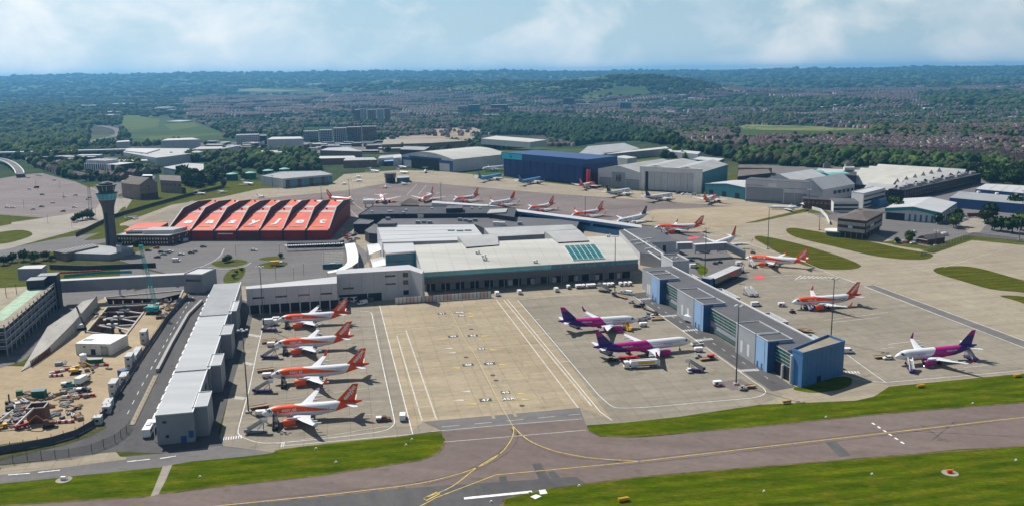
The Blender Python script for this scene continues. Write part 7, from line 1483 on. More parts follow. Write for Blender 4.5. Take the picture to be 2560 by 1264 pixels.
crate('storage_container','dark green container beside the white silo','container',238,910,8,6,2.4,2.5,'green','roof_light',None,7);crate('storage_skip','dark green hut with sloping lid in the materials yard','skip',99,992,10,4.5,3,2.8,'green','teal_wall',None,4);crate('storage_skip','small green tank left of the dark green hut','skip',49,988,20,2,2,2,'green','green');crate('water_tank','bright blue tank at the end of the white cabin row','tank',309,940,62,3,3,2.8,'blue_trim','blue_trim',None,4)
HD_=math.degrees(math.atan2((P(420,795)-P(345,915)).y,(P(420,795)-P(345,915)).x))
for i,(u,v,n)in enumerate(((362,853,2),(337,897,1),(326,916,2),(311,950,1),(287,985,2),(271,1018,1),(268,1030,1),(246,1057,1),(345,885,1))):
	for k in range(n):
		R=crate('white_cabin',('%s white cabin by the road fence, number %s going away from the camera'%('lower' if k==0 and n==2 else 'upper' if k else 'single',('nine','seven','six','five','four','three','two','one','eight')[i])).replace('number ','place '),'cabin',u,v,HD_,6.2 if i not in(6,7)else 3,2.6,2.6,'wall_white','roof_white','white cabins along the road fence');R.location.z=k*2.75-.03;part(R,'window','glass_dark',(-1.6,-.6,-1.34,-1.3,1.1,2.0));part(R,'door','wall_grey',(.6,1.5,-1.34,-1.3,.1,2.1));part(R,'end_window','glass_dark',(-3.13 if i not in(6,7)else-1.53,-3.09 if i not in(6,7)else-1.49,-.5,.5,1.1,1.9))
R=site('caisson','rusty open topped steel box standing among the plant','caisson',98,1050,12);S_=2.9
for nm,b in(('side',(-S_,S_,-S_,-S_+.25,0,5.4)),('side',(-S_,S_,S_-.25,S_,0,5.4)),('side',(-S_,-S_+.25,-S_+.26,S_-.26,0,5.4)),('side',(S_-.25,S_,-S_+.26,S_-.26,0,5.4))):part(R,nm,'rust',b)
for b in((-S_-.1,S_+.1,-S_-.1,-S_+.3,5.41,5.7),(-S_-.1,S_+.1,S_-.3,S_+.1,5.41,5.7),(-S_-.1,-S_+.3,-S_+.31,S_-.31,5.41,5.7),(S_-.3,S_+.1,-S_+.31,S_-.31,5.41,5.7)):part(R,'rim','concrete_wall',b)
R=site('piling_rig','grey piling rig leaning against the ramp wall','rig',205,822,30);part(R,'track','black',(-2,2,-1.4,-.8,0,.9),(-2,2,.8,1.4,0,.9));part(R,'house','wall_white',(-2.2,1,-1.1,1.1,1.0,2.6));part(R,'mast','steel_dark',bars=[((1.4,0,.8),(-1.2,1.5,11),.8)]);part(R,'drive_head','steel',bars=[((.1,.8,6),(-.3,1.0,8),1.2)])
veh(excavator,('yellow',),190,932,20,'yellow excavator in the fenced bay below the silo');veh(telehandler,('red',),55,1068,60,'dark red telehandler with raised white boom');veh(excavator,('rust',),122,1066,200,'orange excavator in front of the rusty steel box');veh(telehandler,('yellow',),0,1070,40,'yellow machine at the left edge of the yard');veh(truck,('silver',7),208,957,80,'silver truck parked in the middle of the yard');veh(pickup,('black',),210,978,10,'black pickup with its tail to the red barrier');veh(pickup,('teal_trim',),172,964,12,'teal pickup among the materials in the yard');veh(excavator,('black',),24,1022,120,'black excavator beside the retaining wall')
for i,(u0,v0,u1,v1,w_)in enumerate(((155,991,238,986,'long barrier in the middle of the yard'),(138,1054,186,1051,'barrier right of the rusty steel box'),(124,932,200,914,'rear barrier of the fenced bay'),(122,938,158,936,'front barrier of the fenced bay'),(205,912,270,910,'barrier in front of the green container'))):
	R=site('safety_barrier','red and white '+w_,'barrier',u0,v0,0,'red and white safety barriers');a,b=P(u0,v0,.5),P(u1,v1,.5);n=max(6,int((b-a).length/2))
	for k in range(n):mb=MB();mb.bar(a.lerp(b,k/n),a.lerp(b,(k+.97)/n),.5,.9);mb.build('barrier_block','red' if k%2 else 'white_paint',R,True)
	R.location.z=0
rnd=random.Random(11);mm_=['wood','rust','concrete_wall','steel','off_white','wood','gravel','steel_dark','wood','conc_pale','maroon','teal_wall','wall_grey','rust','steel_dark','wall_tan']
MK={}
def stack(m,k):
	if(m,k)not in MK:
		mb=MB()
		if k==0:[mb.box(-1.5,1.5,-.8+j*.4,-.5+j*.4,0,.5+.25*(j%2))for j in range(4)]
		elif k==1:[mb.cyl((-2,-.6+j*.5,.25),(2,-.6+j*.5,.25),.24,n=8)for j in range(3)];mb.cyl((-2,-.1,.65),(2,-.1,.65),.24,n=8)
		elif k==2:mb.box(-1.1,1.1,-.9,.9,0,.15);mb.box(-1,1,-.8,.8,.16,1.1)
		else:[mb.bar((-2,-.5+j*.3,.1),(2.2,-.2+j*.25,.15+.1*j),.25)for j in range(4)]
		MK[(m,k)]=mb.mesh('stack',m)
	return MK[(m,k)]
spots=[(rnd.uniform(30,200),rnd.uniform(994,1048))for _ in range(64)]+[(rnd.uniform(145,275),rnd.uniform(905,930))for _ in range(14)]+[(rnd.uniform(60,230),rnd.uniform(962,996))for _ in range(20)]+[(rnd.uniform(0,60),rnd.uniform(1040,1066))for _ in range(10)]+[(rnd.uniform(385,450),rnd.uniform(748,775))for _ in range(26)]+[(400+t*.9+rnd.uniform(-4,4),795-t*.9-rnd.uniform(-3,3))for t in range(0,50,5)]+[(rnd.uniform(225,262),rnd.uniform(765,800))for _ in range(10)]+[(rnd.uniform(258,300),rnd.uniform(700,716))for _ in range(8)]+[(rnd.uniform(385,455),rnd.uniform(705,716))for _ in range(10)]
KW={0:('timber_stack','stack of baulks'),1:('pipe_stack','bundle of pipes'),2:('loaded_pallet','loaded pallet'),3:('loose_lengths','loose heap of steel lengths')}
for u,v in spots:
	if 70<u<125 and 1000<v<1056:continue
	k=rnd.randrange(4);m=rnd.choice(mm_);p=P(u,v);zone='in the materials yard below the cabin' if v>900 else 'on the muddy ground beside the crane' if v>720 else 'on the far side of the footbridge'
	o=link(KW[k][0],stack(m,k),None,(p.x,p.y,-.03),rnd.uniform(0,3.14));s_=rnd.uniform(.7,1.25);o.scale=(s_,s_,s_);tag(o,KW[k][1]+' '+zone,'building materials','building materials: '+KW[k][1]+' '+zone)
# --- hoardings and fences
def fence(name,label,line,h,step,pm,postm,panel=True,cat='fence',post_h=None,solid=.08):
	W=[P(u,v)for u,v in line];R=thing(name,label,cat,(W[0].x,W[0].y,0));acc=0
	me={}
	for i in range(len(W)-1):
		a,b=W[i],W[i+1];n=max(1,int((b-a).length/step))
		for k in range(n):
			p,q=a.lerp(b,k/n),a.lerp(b,(k+1)/n);d=(q-p);L=round(d.length,2)
			if panel:
				if L not in me:mb=MB();mb.box(.05,L-.05,-solid/2,solid/2,.1,h);me[L]=mb.mesh('panel',pm)
				link('panel',me[L],R,(p.x-W[0].x,p.y-W[0].y,0),math.atan2(d.y,d.x))
			if 'post' not in me:mb=MB();mb.bar((0,0,0),(0,0,post_h or h+.2),.14);me['post']=mb.mesh('post',postm)
			link('post',me['post'],R,(p.x-W[0].x,p.y-W[0].y,0))
	return R
mat('hoarding',(.075,.085,.12),.6,.1,.5)
fence('site_hoarding','dark blue hoarding curving round the building site',[(-40,1139),(60,1122),(130,1108),(190,1090),(232,1066),(262,1038),(290,995),(340,915),(420,797),(470,742)],2.4,3.2,'hoarding','steel_dark',post_h=3.4)
m_=bpy.data.materials.new('chain_link');m_.use_nodes=True;b_=m_.node_tree.nodes['Principled BSDF'];b_.inputs['Base Color'].default_value=(.12,.13,.13,1);b_.inputs['Alpha'].default_value=.22;MATS['chain_link']=m_
fence('security_fence','chain link security fence beside the perimeter road',[(-40,1172),(69,1151),(173,1142),(230,1130),(288,1105),(317,1082),(328,1066)],2.8,3.4,'chain_link','steel_dark',solid=.03)
fence('security_fence','long dark fence sweeping past the tower to the back of the apron',[(190,592),(285,545),(380,517),(470,492),(560,470)],3.2,7,'wall_navy','steel_dark',solid=.2);fence('security_fence','fence on the grass bank at the right of the apron',[(2300,640),(2432,590),(2560,606)],2.6,5,'chain_link','steel',solid=.03)
fence('blast_wall','pale low wall round the small apron by the business jet',[(2030,524),(2052,530),(2066,545),(2074,562)],2.6,5,'off_white','off_white',solid=.4,cat='wall');fence('road_barrier','dark concrete barrier between the two lanes beside the white pier',[(505,755),(470,790),(430,860),(394,930)],1.6,5,'concrete_wall','concrete_wall',solid=1.2,cat='barrier')
fence('kerb_wall','pale kerb strip in the middle of the access road',[(390,938),(360,1000),(330,1062)],.25,4,'conc_pale','conc_pale',solid=1.7,cat='kerb');fence('red_barrier_line','red and white barrier line behind the footbridge',[(150,683),(215,680),(255,678)],1,3,'red','white_paint',solid=.5,cat='barrier');fence('green_netting','green debris netting along the road behind the footbridge',[(160,693),(250,684),(330,682)],1.6,4,'crane_teal','steel',solid=.1);fence('site_bank','dark timber wall behind the footbridge road',[(125,672),(220,675),(330,670),(390,668)],3,5,'wall_dark','wall_dark',solid=.6,cat='wall')
# ==== light masts and small airfield furniture
def mast(u,v,ut,vt,label,heads=4,r=.28):
	p=P(u,v);h=hgt(u,v,vt);R=thing('light_mast',label,'light mast',(p.x,p.y,0),0,'apron light masts');mb=MB();mb.cyl((0,0,0),(0,0,h),r,r*.55,8);mb.build('pole','steel_dark',R);part(R,'base','concrete_wall',(-.9,.9,-.9,.9,0,.7));part(R,'head_frame','steel',bars=[((-1.7,0,h),(1.7,0,h),.16),((0,-1.2,h),(0,1.2,h),.16)])
	for i in range(heads):a=i*2*math.pi/heads+.4;x,y=1.45*math.cos(a),1.1*math.sin(a);part(R,'floodlight','wall_white',(x-.45,x+.45,y-.3,y+.3,h+.1,h+.5))
for a in((621.5,1030.5,609,826,'nearest light mast at the corner of the left stands'),(660,820,652,668,'light mast beside the terminal end of the left stands'),(1840,960,1842,765,'light mast by the red tinted bay on the right stands'),(2077,851,2083,697,'light mast on the right flank of the pier'),(1537,730,1537,592,'light mast in front of the terminal skylight'),(1919,622,1920,518,'light mast at the tip of the long grass island'),(1762,692,1762,571,'light mast on the small grass oval'),(1463,556,1463,492,'light mast in the row of far jets'),(1103,510,1102,457,'light mast behind the dark terminal roof'),(874,500,872,449,'light mast at the back corner of the orange hangar'),(804,498,805,466,'light mast just behind the orange hangar roof'),(2021,532,2018,475,'light mast by the business jet'),(2048,575,2047,542,'short light mast by the pale curved wall'),(2548,600,2553,478,'light mast at the far right apron fence'),(2338,614,2340,578,'light mast next to the brick bungalow'),(2344,560,2346,542,'street light in front of the turquoise shed'),(682,470,682,440,'light mast left of the glazed jet centre')):mast(*a)
def lattice(u,v,vt,label,m,w0=1.6):
	p=P(u,v);h=hgt(u,v,vt);R=thing('lattice_mast',label,'mast',(p.x,p.y,0));c0=[Vector((dx*w0,dy*w0,0))for dx,dy in((-1,-1),(1,-1),(0,1))];c1=[Vector((c.x*.35,c.y*.35,h))for c in c0]
	for k in range(3):part(R,'leg',m,bars=[(c0[k],c1[k],.22)])
	for k in range(3):
		mb=MB();[mb.bar(c0[k].lerp(c1[k],i/14),c0[(k+1)%3].lerp(c1[(k+1)%3],(i+1)/14),.12)for i in range(14)];mb.build('bracing',m,R)
	return R
lattice(231,548,446,'pale lattice mast beside the control tower','steel');lattice(559,468,418,'black lattice mast beside the storage tanks','black',2.2);R=thing('radio_mast','thin radio tower on the skyline','mast',(*PT(1464,184).xy,0));q=PT(1464,186);part(R,'tower','wall_dark',bars=[((0,0,q.z-5),(0,0,q.z+38),7.0)]);part(R,'head','wall_dark',(-6,6,-6,6,q.z+20,q.z+26))
for i,(u,v)in enumerate(((797,305),(829,308))):
	q=PT(u,v);R=thing('tower_crane',('left' if i==0 else 'right')+' thin tower crane over the apartment row','crane',(q.x,q.y,0),0,'tower cranes over the apartments');h=46+i*26;part(R,'mast','off_white',bars=[((0,0,q.z),(0,0,q.z+h),1.6)]);part(R,'jib','off_white',bars=[((-14,0,q.z+h),(10,20,q.z+h+22),1.2)])
# roadside lamps
for i,(u,v)in enumerate(((60,520),(160,500),(240,545),(120,560),(315,640),(395,625),(470,610),(590,640),(700,640),(760,690),(810,660),(735,700),(690,700),(860,600),(25,560),(180,570),(310,470),(150,470),(200,450),(90,470))):
	p=P(u,v);R=thing('street_lamp','slim grey street lamp '+('in or beside the large left car park' if u<320 and v<600 else 'on the roads around the drop off loop'),'street lamp',(p.x,p.y,0),i*1.3,'street lamps in the left car park' if u<320 and v<600 else 'street lamps around the drop off loop');part(R,'pole','steel_dark',bars=[((0,0,0),(0,0,8),.16)]);part(R,'lamp_head','wall_light',(-.2,1.2,-.15,.15,7.95,8.1))
# taxiway furniture on the grass
for i,(u,v,lab)in enumerate(((160,1199,'white equipment box on a concrete pad in the left grass'),(2375,1182,'orange sign box on a concrete pad in the lower right grass'))):
	p=P(u,v);R=thing('equipment_box',lab,'equipment box',(p.x,p.y,.06));mb=MB();mb.cyl((0,0,0),(0,0,.12),2.3,n=18);mb.build('pad','gravel',R);part(R,'cabinet','white_paint' if i==0 else 'orange',(-.9,.5,-.35,.35,.14,1.1));part(R,'post','yellow',bars=[((.9,.2,.1),(.9,.2,1.3),.14)])
for i,(u,v,lab)in enumerate(((2303,968,'yellow guidance board pair in the right grass strip'),(1968,1008,'brownish guidance board at the edge of the right grass strip'),(2545,942,'guidance board at the far right of the grass strip'),(1560,1253,'yellow guidance board at the bottom edge of the picture'))):
	p=P(u,v);R=thing('guidance_board',lab,'sign',(p.x,p.y,.06),.3,'guidance boards in the grass');part(R,'board','yellow' if i!=1 else 'wood',(-1.6,1.6,-.12,.12,.3,1.1));part(R,'board_back','yellow',(-1.5,1.5,.6,.8,.3,1.0));part(R,'leg','steel_dark',bars=[((-1.2,0,0),(-1.2,0,.3),.12),((1.2,0,0),(1.2,0,.3),.12)])
for i,(u,v)in enumerate(((500,1191),(1448,1214),(1228,1254),(1325,1231),(2432,1008),(2065,1042),(840,1155),(1030,1098),(1015,1112),(790,1121),(2180,1185),(1910,1228),(2540,1150))):
	p=P(u,v);R=thing('taxiway_light','small pale light housing set in the grass or taxiway edge','ground light',(p.x,p.y,.06),0,'taxiway edge lights');part(R,'pad','conc_pale',(-.5,.5,-.4,.4,0,.06));part(R,'lamp','white_paint',(-.2,.2,-.2,.2,.09,.45))
for i,(u,v)in enumerate(((688,1093),(1106,782),(1160,886),(2090,700),(1700,880),(1840,905))):pass
# scuffs and manholes in the central apron
for u,v in((1165,892),(1232,937),(1240,950),(1305,1013),(1178,822)):p=P(u,v);mb=MB();mb.cyl((0,0,0),(0,0,.09),1.0,n=12);o=link('manhole_cover',mb.mesh('manhole_cover','paint_dark'),None,(p.x,p.y,0));o['kind']='structure'
# small loading ducts on the terminal walkway roof, oval white cargo pod beside the dark roof
p=P(923,518);R=thing('white_pod','white rounded tank at the left end of the dark terminal roof','tank',(p.x,p.y,0));mb=MB();mb.cyl((-5,0,5),(5,0,5),2.2,n=14);mb.build('shell','white_paint',R);part(R,'saddle','steel',(-3.6,-3,-1.6,1.6,0,3.6),(3,3.6,-1.6,1.6,0,3.6))
R=thing('brown_hut','dark brown pyramid roofed hut beyond the dark terminal','building',(*P(1025,515).xy,0));mass(R,[(1002,512),(1047,513),(1045,508),(1006,508)],4,0,'wall_brick','roof_brown');p=P(1024,508,4.3);mb=MB();mb.add([(p.x-9,p.y-5,4.2),(p.x+9,p.y-5,4.2),(p.x+9,p.y+9,4.2),(p.x-9,p.y+9,4.2),(p.x,p.y+2,8.5)],[(0,1,4),(1,2,4),(2,3,4),(3,0,4)]);mb.build('pyramid_roof','roof_brown',R,True)
# railway viaduct and dual carriageway on the left
R=thing('viaduct','long low viaduct crossing the left background','bridge',(*P(0,382).xy,0));a,b=P(-60,384,6),P(320,374,6);mb=MB();mb.bar(a,b,12,2.2);mb.build('deck','wall_light',R,True)
for i in range(14):q=a.lerp(b,(i+.5)/14);mb=MB();mb.bar((q.x,q.y,-30),(q.x,q.y,4.8),2.4,6);mb.build('pier','wall_grey',R,True)
R=thing('curved_bridge','white railed bridge ramp curving in from the left edge','bridge',(*P(40,420).xy,0));pts=smoothline([Vector(P(u,v,4).xy)for u,v in((-40,396),(0,400),(28,410),(45,425),(50,436))],6)
for dx in(-4.5,0,4.5):
	st=strip_pts(pts,.5 if dx else 8.4,0);c=[((p[0][0]+p[1][0])/2,(p[0][1]+p[1][1])/2)for p in st];mb=MB()
	for i in range(len(pts)-1):
		d=(pts[i+1]-pts[i]).normalized();n=Vector((-d.y,d.x))*dx
		mb.bar((pts[i].x+n.x,pts[i].y+n.y,4+(1 if dx else 0)),(pts[i+1].x+n.x,pts[i+1].y+n.y,4+(1 if dx else 0)),.8 if dx else 8.4,1.6 if dx else.5)
	mb.build('parapet' if dx else 'road_deck','white_paint' if dx else 'asphalt_grey',R,True)
# trackless strips of land: roads and open fields among the trees
def drape(name,q,m,dz=.6,sub=8):
	W=[PT(u,v)for u,v in q];n=len(W);c=sum((w.xy for w in W),Vector((0,0)))/n;ring=[]
	for i in range(n):
		for k in range(sub):ring.append(W[i].xy.lerp(W[(i+1)%n].xy,k/sub))
	K=7;vs=[];fs=[];m_=len(ring)
	for j in range(1,K+1):
		for r_ in ring:p=c.lerp(r_,j/K);vs.append((p.x,p.y,float(hterr(p.x,p.y))+dz))
	vs.append((c.x,c.y,float(hterr(c.x,c.y))+dz));C0=len(vs)-1
	for j in range(K-1):
		for i in range(m_):a,b=j*m_+i,j*m_+(i+1)%m_;fs.append((a,b,b+m_,a+m_))
	fs+=[(C0,(i+1)%m_,i)[::-1]for i in range(m_)]
	mb=MB();mb.add(vs,fs);o=mb.build(name,m,recalc=True)
	if o.data.polygons[0].normal.z<0:o.data.flip_normals()
	o['kind']='structure';return o
mat('field_green',(.078,.105,.030),.95,.12,.01,spec=.05);mat('field_pale',(.155,.17,.06),.95,.12,.01,spec=.05);mat('field_dark',(.045,.075,.025),.95,.15,.01,spec=.05);mat('dirt',(.28,.22,.16),.95,.2,.02,spec=.05)
FIELDS=[([(300,290),(480,300),(560,333),(560,350),(330,362)],'field_dark'),([(1838,316),(2000,316),(2175,323),(2170,342),(1850,342)],'field_dark'),([(1848,318),(1870,312),(2060,318),(2165,324),(2060,330),(1900,326)],'field_pale'),([(330,345),(440,339),(560,333),(480,349),(380,353)],'field_green'),([(300,315),(312,288),(355,292),(400,300),(395,318),(330,330)],'field_green'),([(410,312),(480,305),(500,318),(430,328)],'field_green'),([(595,225),(640,222),(780,227),(700,230),(600,229)],'field_pale'),([(760,212),(800,208),(825,210),(800,214)],'field_pale'),([(1080,325),(1170,318),(1230,330),(1160,345),(1090,345)],'dirt'),([(960,345),(1100,335),(1200,345),(1180,352),(980,360)],'dirt'),([(1480,232),(1560,215),(1610,222),(1640,236),(1560,240)],'field_dark'),([(1400,200),(1480,193),(1560,195),(1490,203)],'field_green'),([(1960,395),(2050,400),(2000,405)],'field_green'),([(0,335),(60,332),(40,342),(0,345)],'field_green'),([(720,390),(745,388),(740,394),(722,396)],'field_green'),([(650,352),(1000,355),(1000,385),(820,388),(700,378)],'asphalt_grey'),([(480,362),(760,350),(800,372),(640,388),(470,380)],'asphalt_mid'),([(60,405),(240,396),(330,400),(150,412)],'asphalt_grey')]
for i,(q,m_)in enumerate(FIELDS):drape('open_field' if 'field' in m_ else 'bare_ground',q,m_,.5+.05*i)
def road(q,wd,m='asphalt_grey',name='distant_road'):
	pts=smoothline([PT(u,v).xy for u,v in q],8);st=strip_pts(pts,wd,0);mb=MB();H=lambda p:(p[0],p[1],float(hterr(p[0],p[1]))+.9)
	for i in range(len(pts)-1):mb.quad(H(st[i][1]),H(st[i+1][1]),H(st[i+1][0]),H(st[i][0]))
	o=mb.build(name,m);o['kind']='structure'
road([(215,362),(250,350),(290,340),(298,332),(285,322),(250,316),(228,312)],20);road([(70,398),(110,400),(140,405),(140,415),(125,430)],11);road([(300,425),(318,430),(322,445)],9,'gravel');road([(520,285),(545,300),(560,320)],12)
ROADCARS=[(268,347),(276,345),(284,344),(275,341),(255,351),(248,354)]
for i,(u,v)in enumerate(ROADCARS):
	q=PT(u,v);k=('van','white');R=dup(VB[('van','white')],(q.x,q.y,q.z+.5),i,'white vehicle on the curved dual carriageway','vehicles on the dual carriageway')
# bay lines of the car parks and the coach bays
paint('bay_line',[[(18,456),(150,449)],[(0,491),(95,474),(190,454)],[(0,486),(70,474),(176,451)],[(52,481),(228,488)],[(60,492),(235,499)],[(30,503),(225,511)],[(55,515),(205,523)],[(10,512),(60,516)],[(0,531),(120,540),(200,527),(240,512)],[(20,447),(60,441)]],.35,'paint_faded')
paint('bay_line',[[(806,633+i*4.2),(858,631.5+i*4)]for i in range(6)],.5,'paint_faded');paint('kerb_line',[SM([(440,690),(500,668),(545,645),(560,622)]),SM([(520,668),(560,672),(605,667),(628,656)])],.8,'concrete_wall')
# ==== trees and houses
RNG=np.random.default_rng(3)
def project(x,y,z):
	zz_=z-CAM_H;zc=y*_cp-zz_*_sp;yc=-(y*_sp+zz_*_cp);a,b=F_PX*x/zc,F_PX*yc/zc
	return 1280+_cr*a-_sr*b,632+_sr*a+_cr*b
def inside(u,v,poly):
	r=np.zeros(u.shape,bool);n=len(poly)
	for i in range(n):
		(x0,y0),(x1,y1)=poly[i],poly[(i+1)%n]
		c=((y0>v)!=(y1>v))&(u<(x1-x0)*(v-y0)/((y1-y0)or 1e-9)+x0);r^=c
	return r
def anyin(u,v,polys):
	r=np.zeros(u.shape,bool)
	for q in polys:r|=inside(u,v,q)
	return r
WOODS=[[(0,262),(180,265),(260,300),(225,335),(215,372),(0,376)],[(1190,322),(1285,288),(1420,303),(1500,300),(1560,318),(1640,345),(1760,372),(1850,392),(1850,402),(1700,372),(1600,352),(1500,356),(1440,366),(1380,352),(1366,346),(1240,337),(1200,336)],[(500,448),(530,425),(560,402),(650,386),(740,385),(790,398),(800,428),(720,430),(690,432),(650,436),(560,440),(520,462)],[(318,404),(560,395),(640,384),(560,405),(545,408),(410,406),(330,418)],[(330,342),(340,322),(450,320),(455,335)],[(1850,386),(2000,378),(2150,384),(2330,400),(2460,405),(2560,425),(2560,462),(2464,457),(2452,440),(2330,420),(2240,419),(2140,420),(1930,412),(1850,410)],[(2470,556),(2500,530),(2560,522),(2640,530),(2640,600),(2560,592),(2500,586),(2466,578)],[(2290,234),(2420,228),(2560,232),(2560,272),(2440,262),(2330,268)],[(1610,262),(1900,248),(2190,258),(2300,262),(2100,270),(1700,280)],[(905,386),(955,358),(1000,372),(1003,384),(950,389),(915,389)],[(300,425),(330,410),(400,412),(405,432),(345,436)],[(150,425),(205,400),(212,430),(160,445)],[(1350,215),(1480,205),(1560,195),(1640,190),(1700,190),(1780,210),(1800,225),(1700,236),(1640,238),(1560,232)],[(1270,240),(1360,232),(1365,240),(1280,246)],[(2212,540),(2240,525),(2262,545),(2230,552)],[(2285,545),(2310,530),(2310,552)],[(2332,562),(2352,548),(2362,560)],[(2376,565),(2400,530),(2410,560),(2395,572)],[(500,330),(590,300),(600,330)],[(0,386),(60,384),(200,388),(205,398),(90,402),(0,396)],[(1650,395),(1720,385),(1740,392),(1725,402)],[(400,440),(500,445),(530,462),(470,480),(455,462)]]
NOTREE=[[(q[0],q[1])for q in f]for f,m in FIELDS]+[[(1838,314),(2000,314),(2180,322),(2180,344),(1850,344)],[(300,290),(480,300),(560,333),(560,350),(330,362)],[(590,222),(830,222),(790,236),(590,236)],[(205,396),(300,398),(300,442),(205,440)],[(300,366),(515,364),(512,382),(420,405),(385,406),(300,384)],[(404,405),(540,405),(502,446),(404,442)],[(588,335),(672,335),(672,366),(588,366)],[(755,318),(945,316),(945,360),(755,360)],[(1200,338),(1368,338),(1368,372),(1200,366)],[(570,430),(595,430),(595,452),(570,452)],[(615,428),(640,428),(640,450),(615,450)],[(660,423),(684,423),(684,444),(660,444)],[(1500,362),(1680,362),(1680,390),(1500,390)],[(1728,390),(1812,390),(1812,404),(1728,404)],[(2140,415),(2270,415),(2270,440),(2140,440)],[(350,436),(455,436),(455,500),(350,500)],[(884,272),(980,272),(980,306),(884,306)],[(225,312),(300,318),(300,345),(220,362)],[(790,388),(1005,384),(1005,420),(790,420)],[(1840,410),(1935,410),(1935,445),(1840,445)],[(470,352),(760,345),(800,378),(480,388)],[(240,398),(372,398),(372,405),(240,405)]]
AIRPORT=[(-400,410),(0,400),(60,405),(110,425),(260,470),(345,440),(560,455),(720,435),(800,388),(1000,384),(1240,374),(1440,366),(1500,356),(1600,352),(1820,392),(1850,412),(2140,422),(2240,420),(2450,440),(2464,459),(2560,463),(3000,500),(3000,1264),(-400,1264)]
NOHOUSE=NOTREE+WOODS+[AIRPORT,[(-300,150),(250,150),(460,255),(470,300),(560,330),(560,372),(470,400),(-300,410)],[(470,345),(1010,340),(1240,345),(1240,440),(470,440)],[(1180,150),(1850,150),(1850,215),(1700,240),(1560,246),(1350,246),(1180,236)],[(-300,150),(3000,150),(3000,196),(1800,204),(1200,228),(470,228),(-300,255)]]
def scatter(y0,y1,n,kmax=.66):
	y=np.sqrt(RNG.uniform(y0*y0,y1*y1,n));k=RNG.uniform(-kmax,kmax,n);x=y*k;z=hterr(x,y);u,v=project(x,y,z);return x,y,z,u,v
TR=[]
def add_trees(x,y,z,r,h,tone):TR.append(np.stack([x,y,z,r,h,tone],1))
# woods: close planted
for y0,y1,n,r0,r1 in((700,1400,36000,2.8,5.4),(1400,2600,60000,3.6,7),(2600,8000,60000,9,17)):
	x,y,z,u,v=scatter(y0,y1,n);k=anyin(u,v,WOODS)&~anyin(u,v,NOTREE)&(np.sin(x/23)+np.sin(y/31+x/57)+RNG.normal(0,.8,n)>-.7);x,y,z,u,v=(a[k]for a in(x,y,z,u,v));r=RNG.uniform(r0,r1,len(x))*np.exp(RNG.normal(0,.18,len(x)));dark=inside(u,v,WOODS[1])|inside(u,v,WOODS[12])
	add_trees(x,y,z,r,r*RNG.uniform(1.7,2.5,len(x))if y1<3000 else r*RNG.uniform(.9,1.3,len(x)),np.where(dark,RNG.choice([0,0,0,1],len(x)),RNG.choice([0,1,1,2,3],len(x))))
# gardens, hedges and streets
for y0,y1,n,r0,r1 in((1000,2000,15000,2.2,5.5),(2000,3200,20000,3.5,7),(3200,6500,30000,7,15),(6500,13500,13000,16,40)):
	x,y,z,u,v=scatter(y0,y1,n);k=~anyin(u,v,NOTREE)&~inside(u,v,AIRPORT);cl=np.sin(x/70+3*np.sin(y/150))+np.sin(y/95+x/210)+RNG.normal(0,.9,len(x));k&=cl>-.25
	x,y,z=x[k],y[k],z[k];r=RNG.uniform(r0,r1,len(x))*RNG.uniform(.75,1.25,len(x));add_trees(x,y,z,r,r*RNG.uniform(1.5,2.3,len(x))if y1<3300 else r*RNG.uniform(.6,.95,len(x)),RNG.choice([0,0,1,1,2,3],len(x)))
extra=[(u,v,r)for u,v,r in((195,552,3.2),(207,550,3.6),(219,546,3.8),(229,548,3.2),(185,556,2.4),(568,655,1.6),(573,653,2.2),(563,656,1.8),(702,645,1.6),(604,678,1.2),(585,695,1.4),(592,684,1.0),(30,655,3),(60,652,3.4),(85,655,3.6),(110,650,3),(10,662,3),(130,652,2),(340,615,2.6),(345,600,2),(300,612,2),(2228,540,4),(2222,546,3.4),(2306,548,3.8),(2345,560,3.6),(2390,566,5),(2384,570,4),(2165,600,1.5),(2242,608,2),(2275,600,3.2),(2272,606,2.6),(2480,575,5),(2502,578,5),(2530,582,6),(2552,575,6),(2462,556,5),(2475,548,6),(560,468,3),(500,462,4),(505,470,3),(480,468,4),(1740,673,.8),(1185,383,4))]
ex=np.array([[*P(u,v),r,r*2.0,i%4]for i,(u,v,r)in enumerate(extra)]);TR.append(ex)
T_=np.concatenate(TR);uu,vv=project(T_[:,0],T_[:,1],T_[:,2]);T_=T_[(uu>-160)&(uu<2720)];T_=T_[np.argsort(np.hypot(T_[:,0],T_[:,1]))]
for i,(a,c)in enumerate((((.009,.026,.009),(.020,.046,.013)),((.020,.046,.012),(.038,.074,.018)),((.042,.076,.014),(.075,.115,.026)),((.028,.040,.018),(.055,.062,.026)))):mat('foliage_%d'%i,a,.9,.25,.55,spec=.08,rgb2=c)
FOL=['foliage_%d'%i for i in range(4)];mat('bark',(.06,.045,.03),.95,.2,2)
def ico(sub):
	bm=bmesh.new();bmesh.ops.create_icosphere(bm,subdivisions=sub,radius=1);v=np.array([x.co[:]for x in bm.verts]);f=np.array([[q.index for q in p.verts]for p in bm.faces]);bm.free();return v,f
IC={1:ico(1),2:ico(2),3:ico(3)}
def lumps(v,seed,amt):
	g=np.random.default_rng(seed);o=np.zeros(len(v))
	for _ in range(9):d=g.normal(size=3);d/=np.linalg.norm(d);o+=np.clip(v@d-.55,0,1)*g.uniform(.3,1.2)
	return v*(1-amt*.35+amt*o+g.normal(0,amt*.16,len(v)))[:,None]
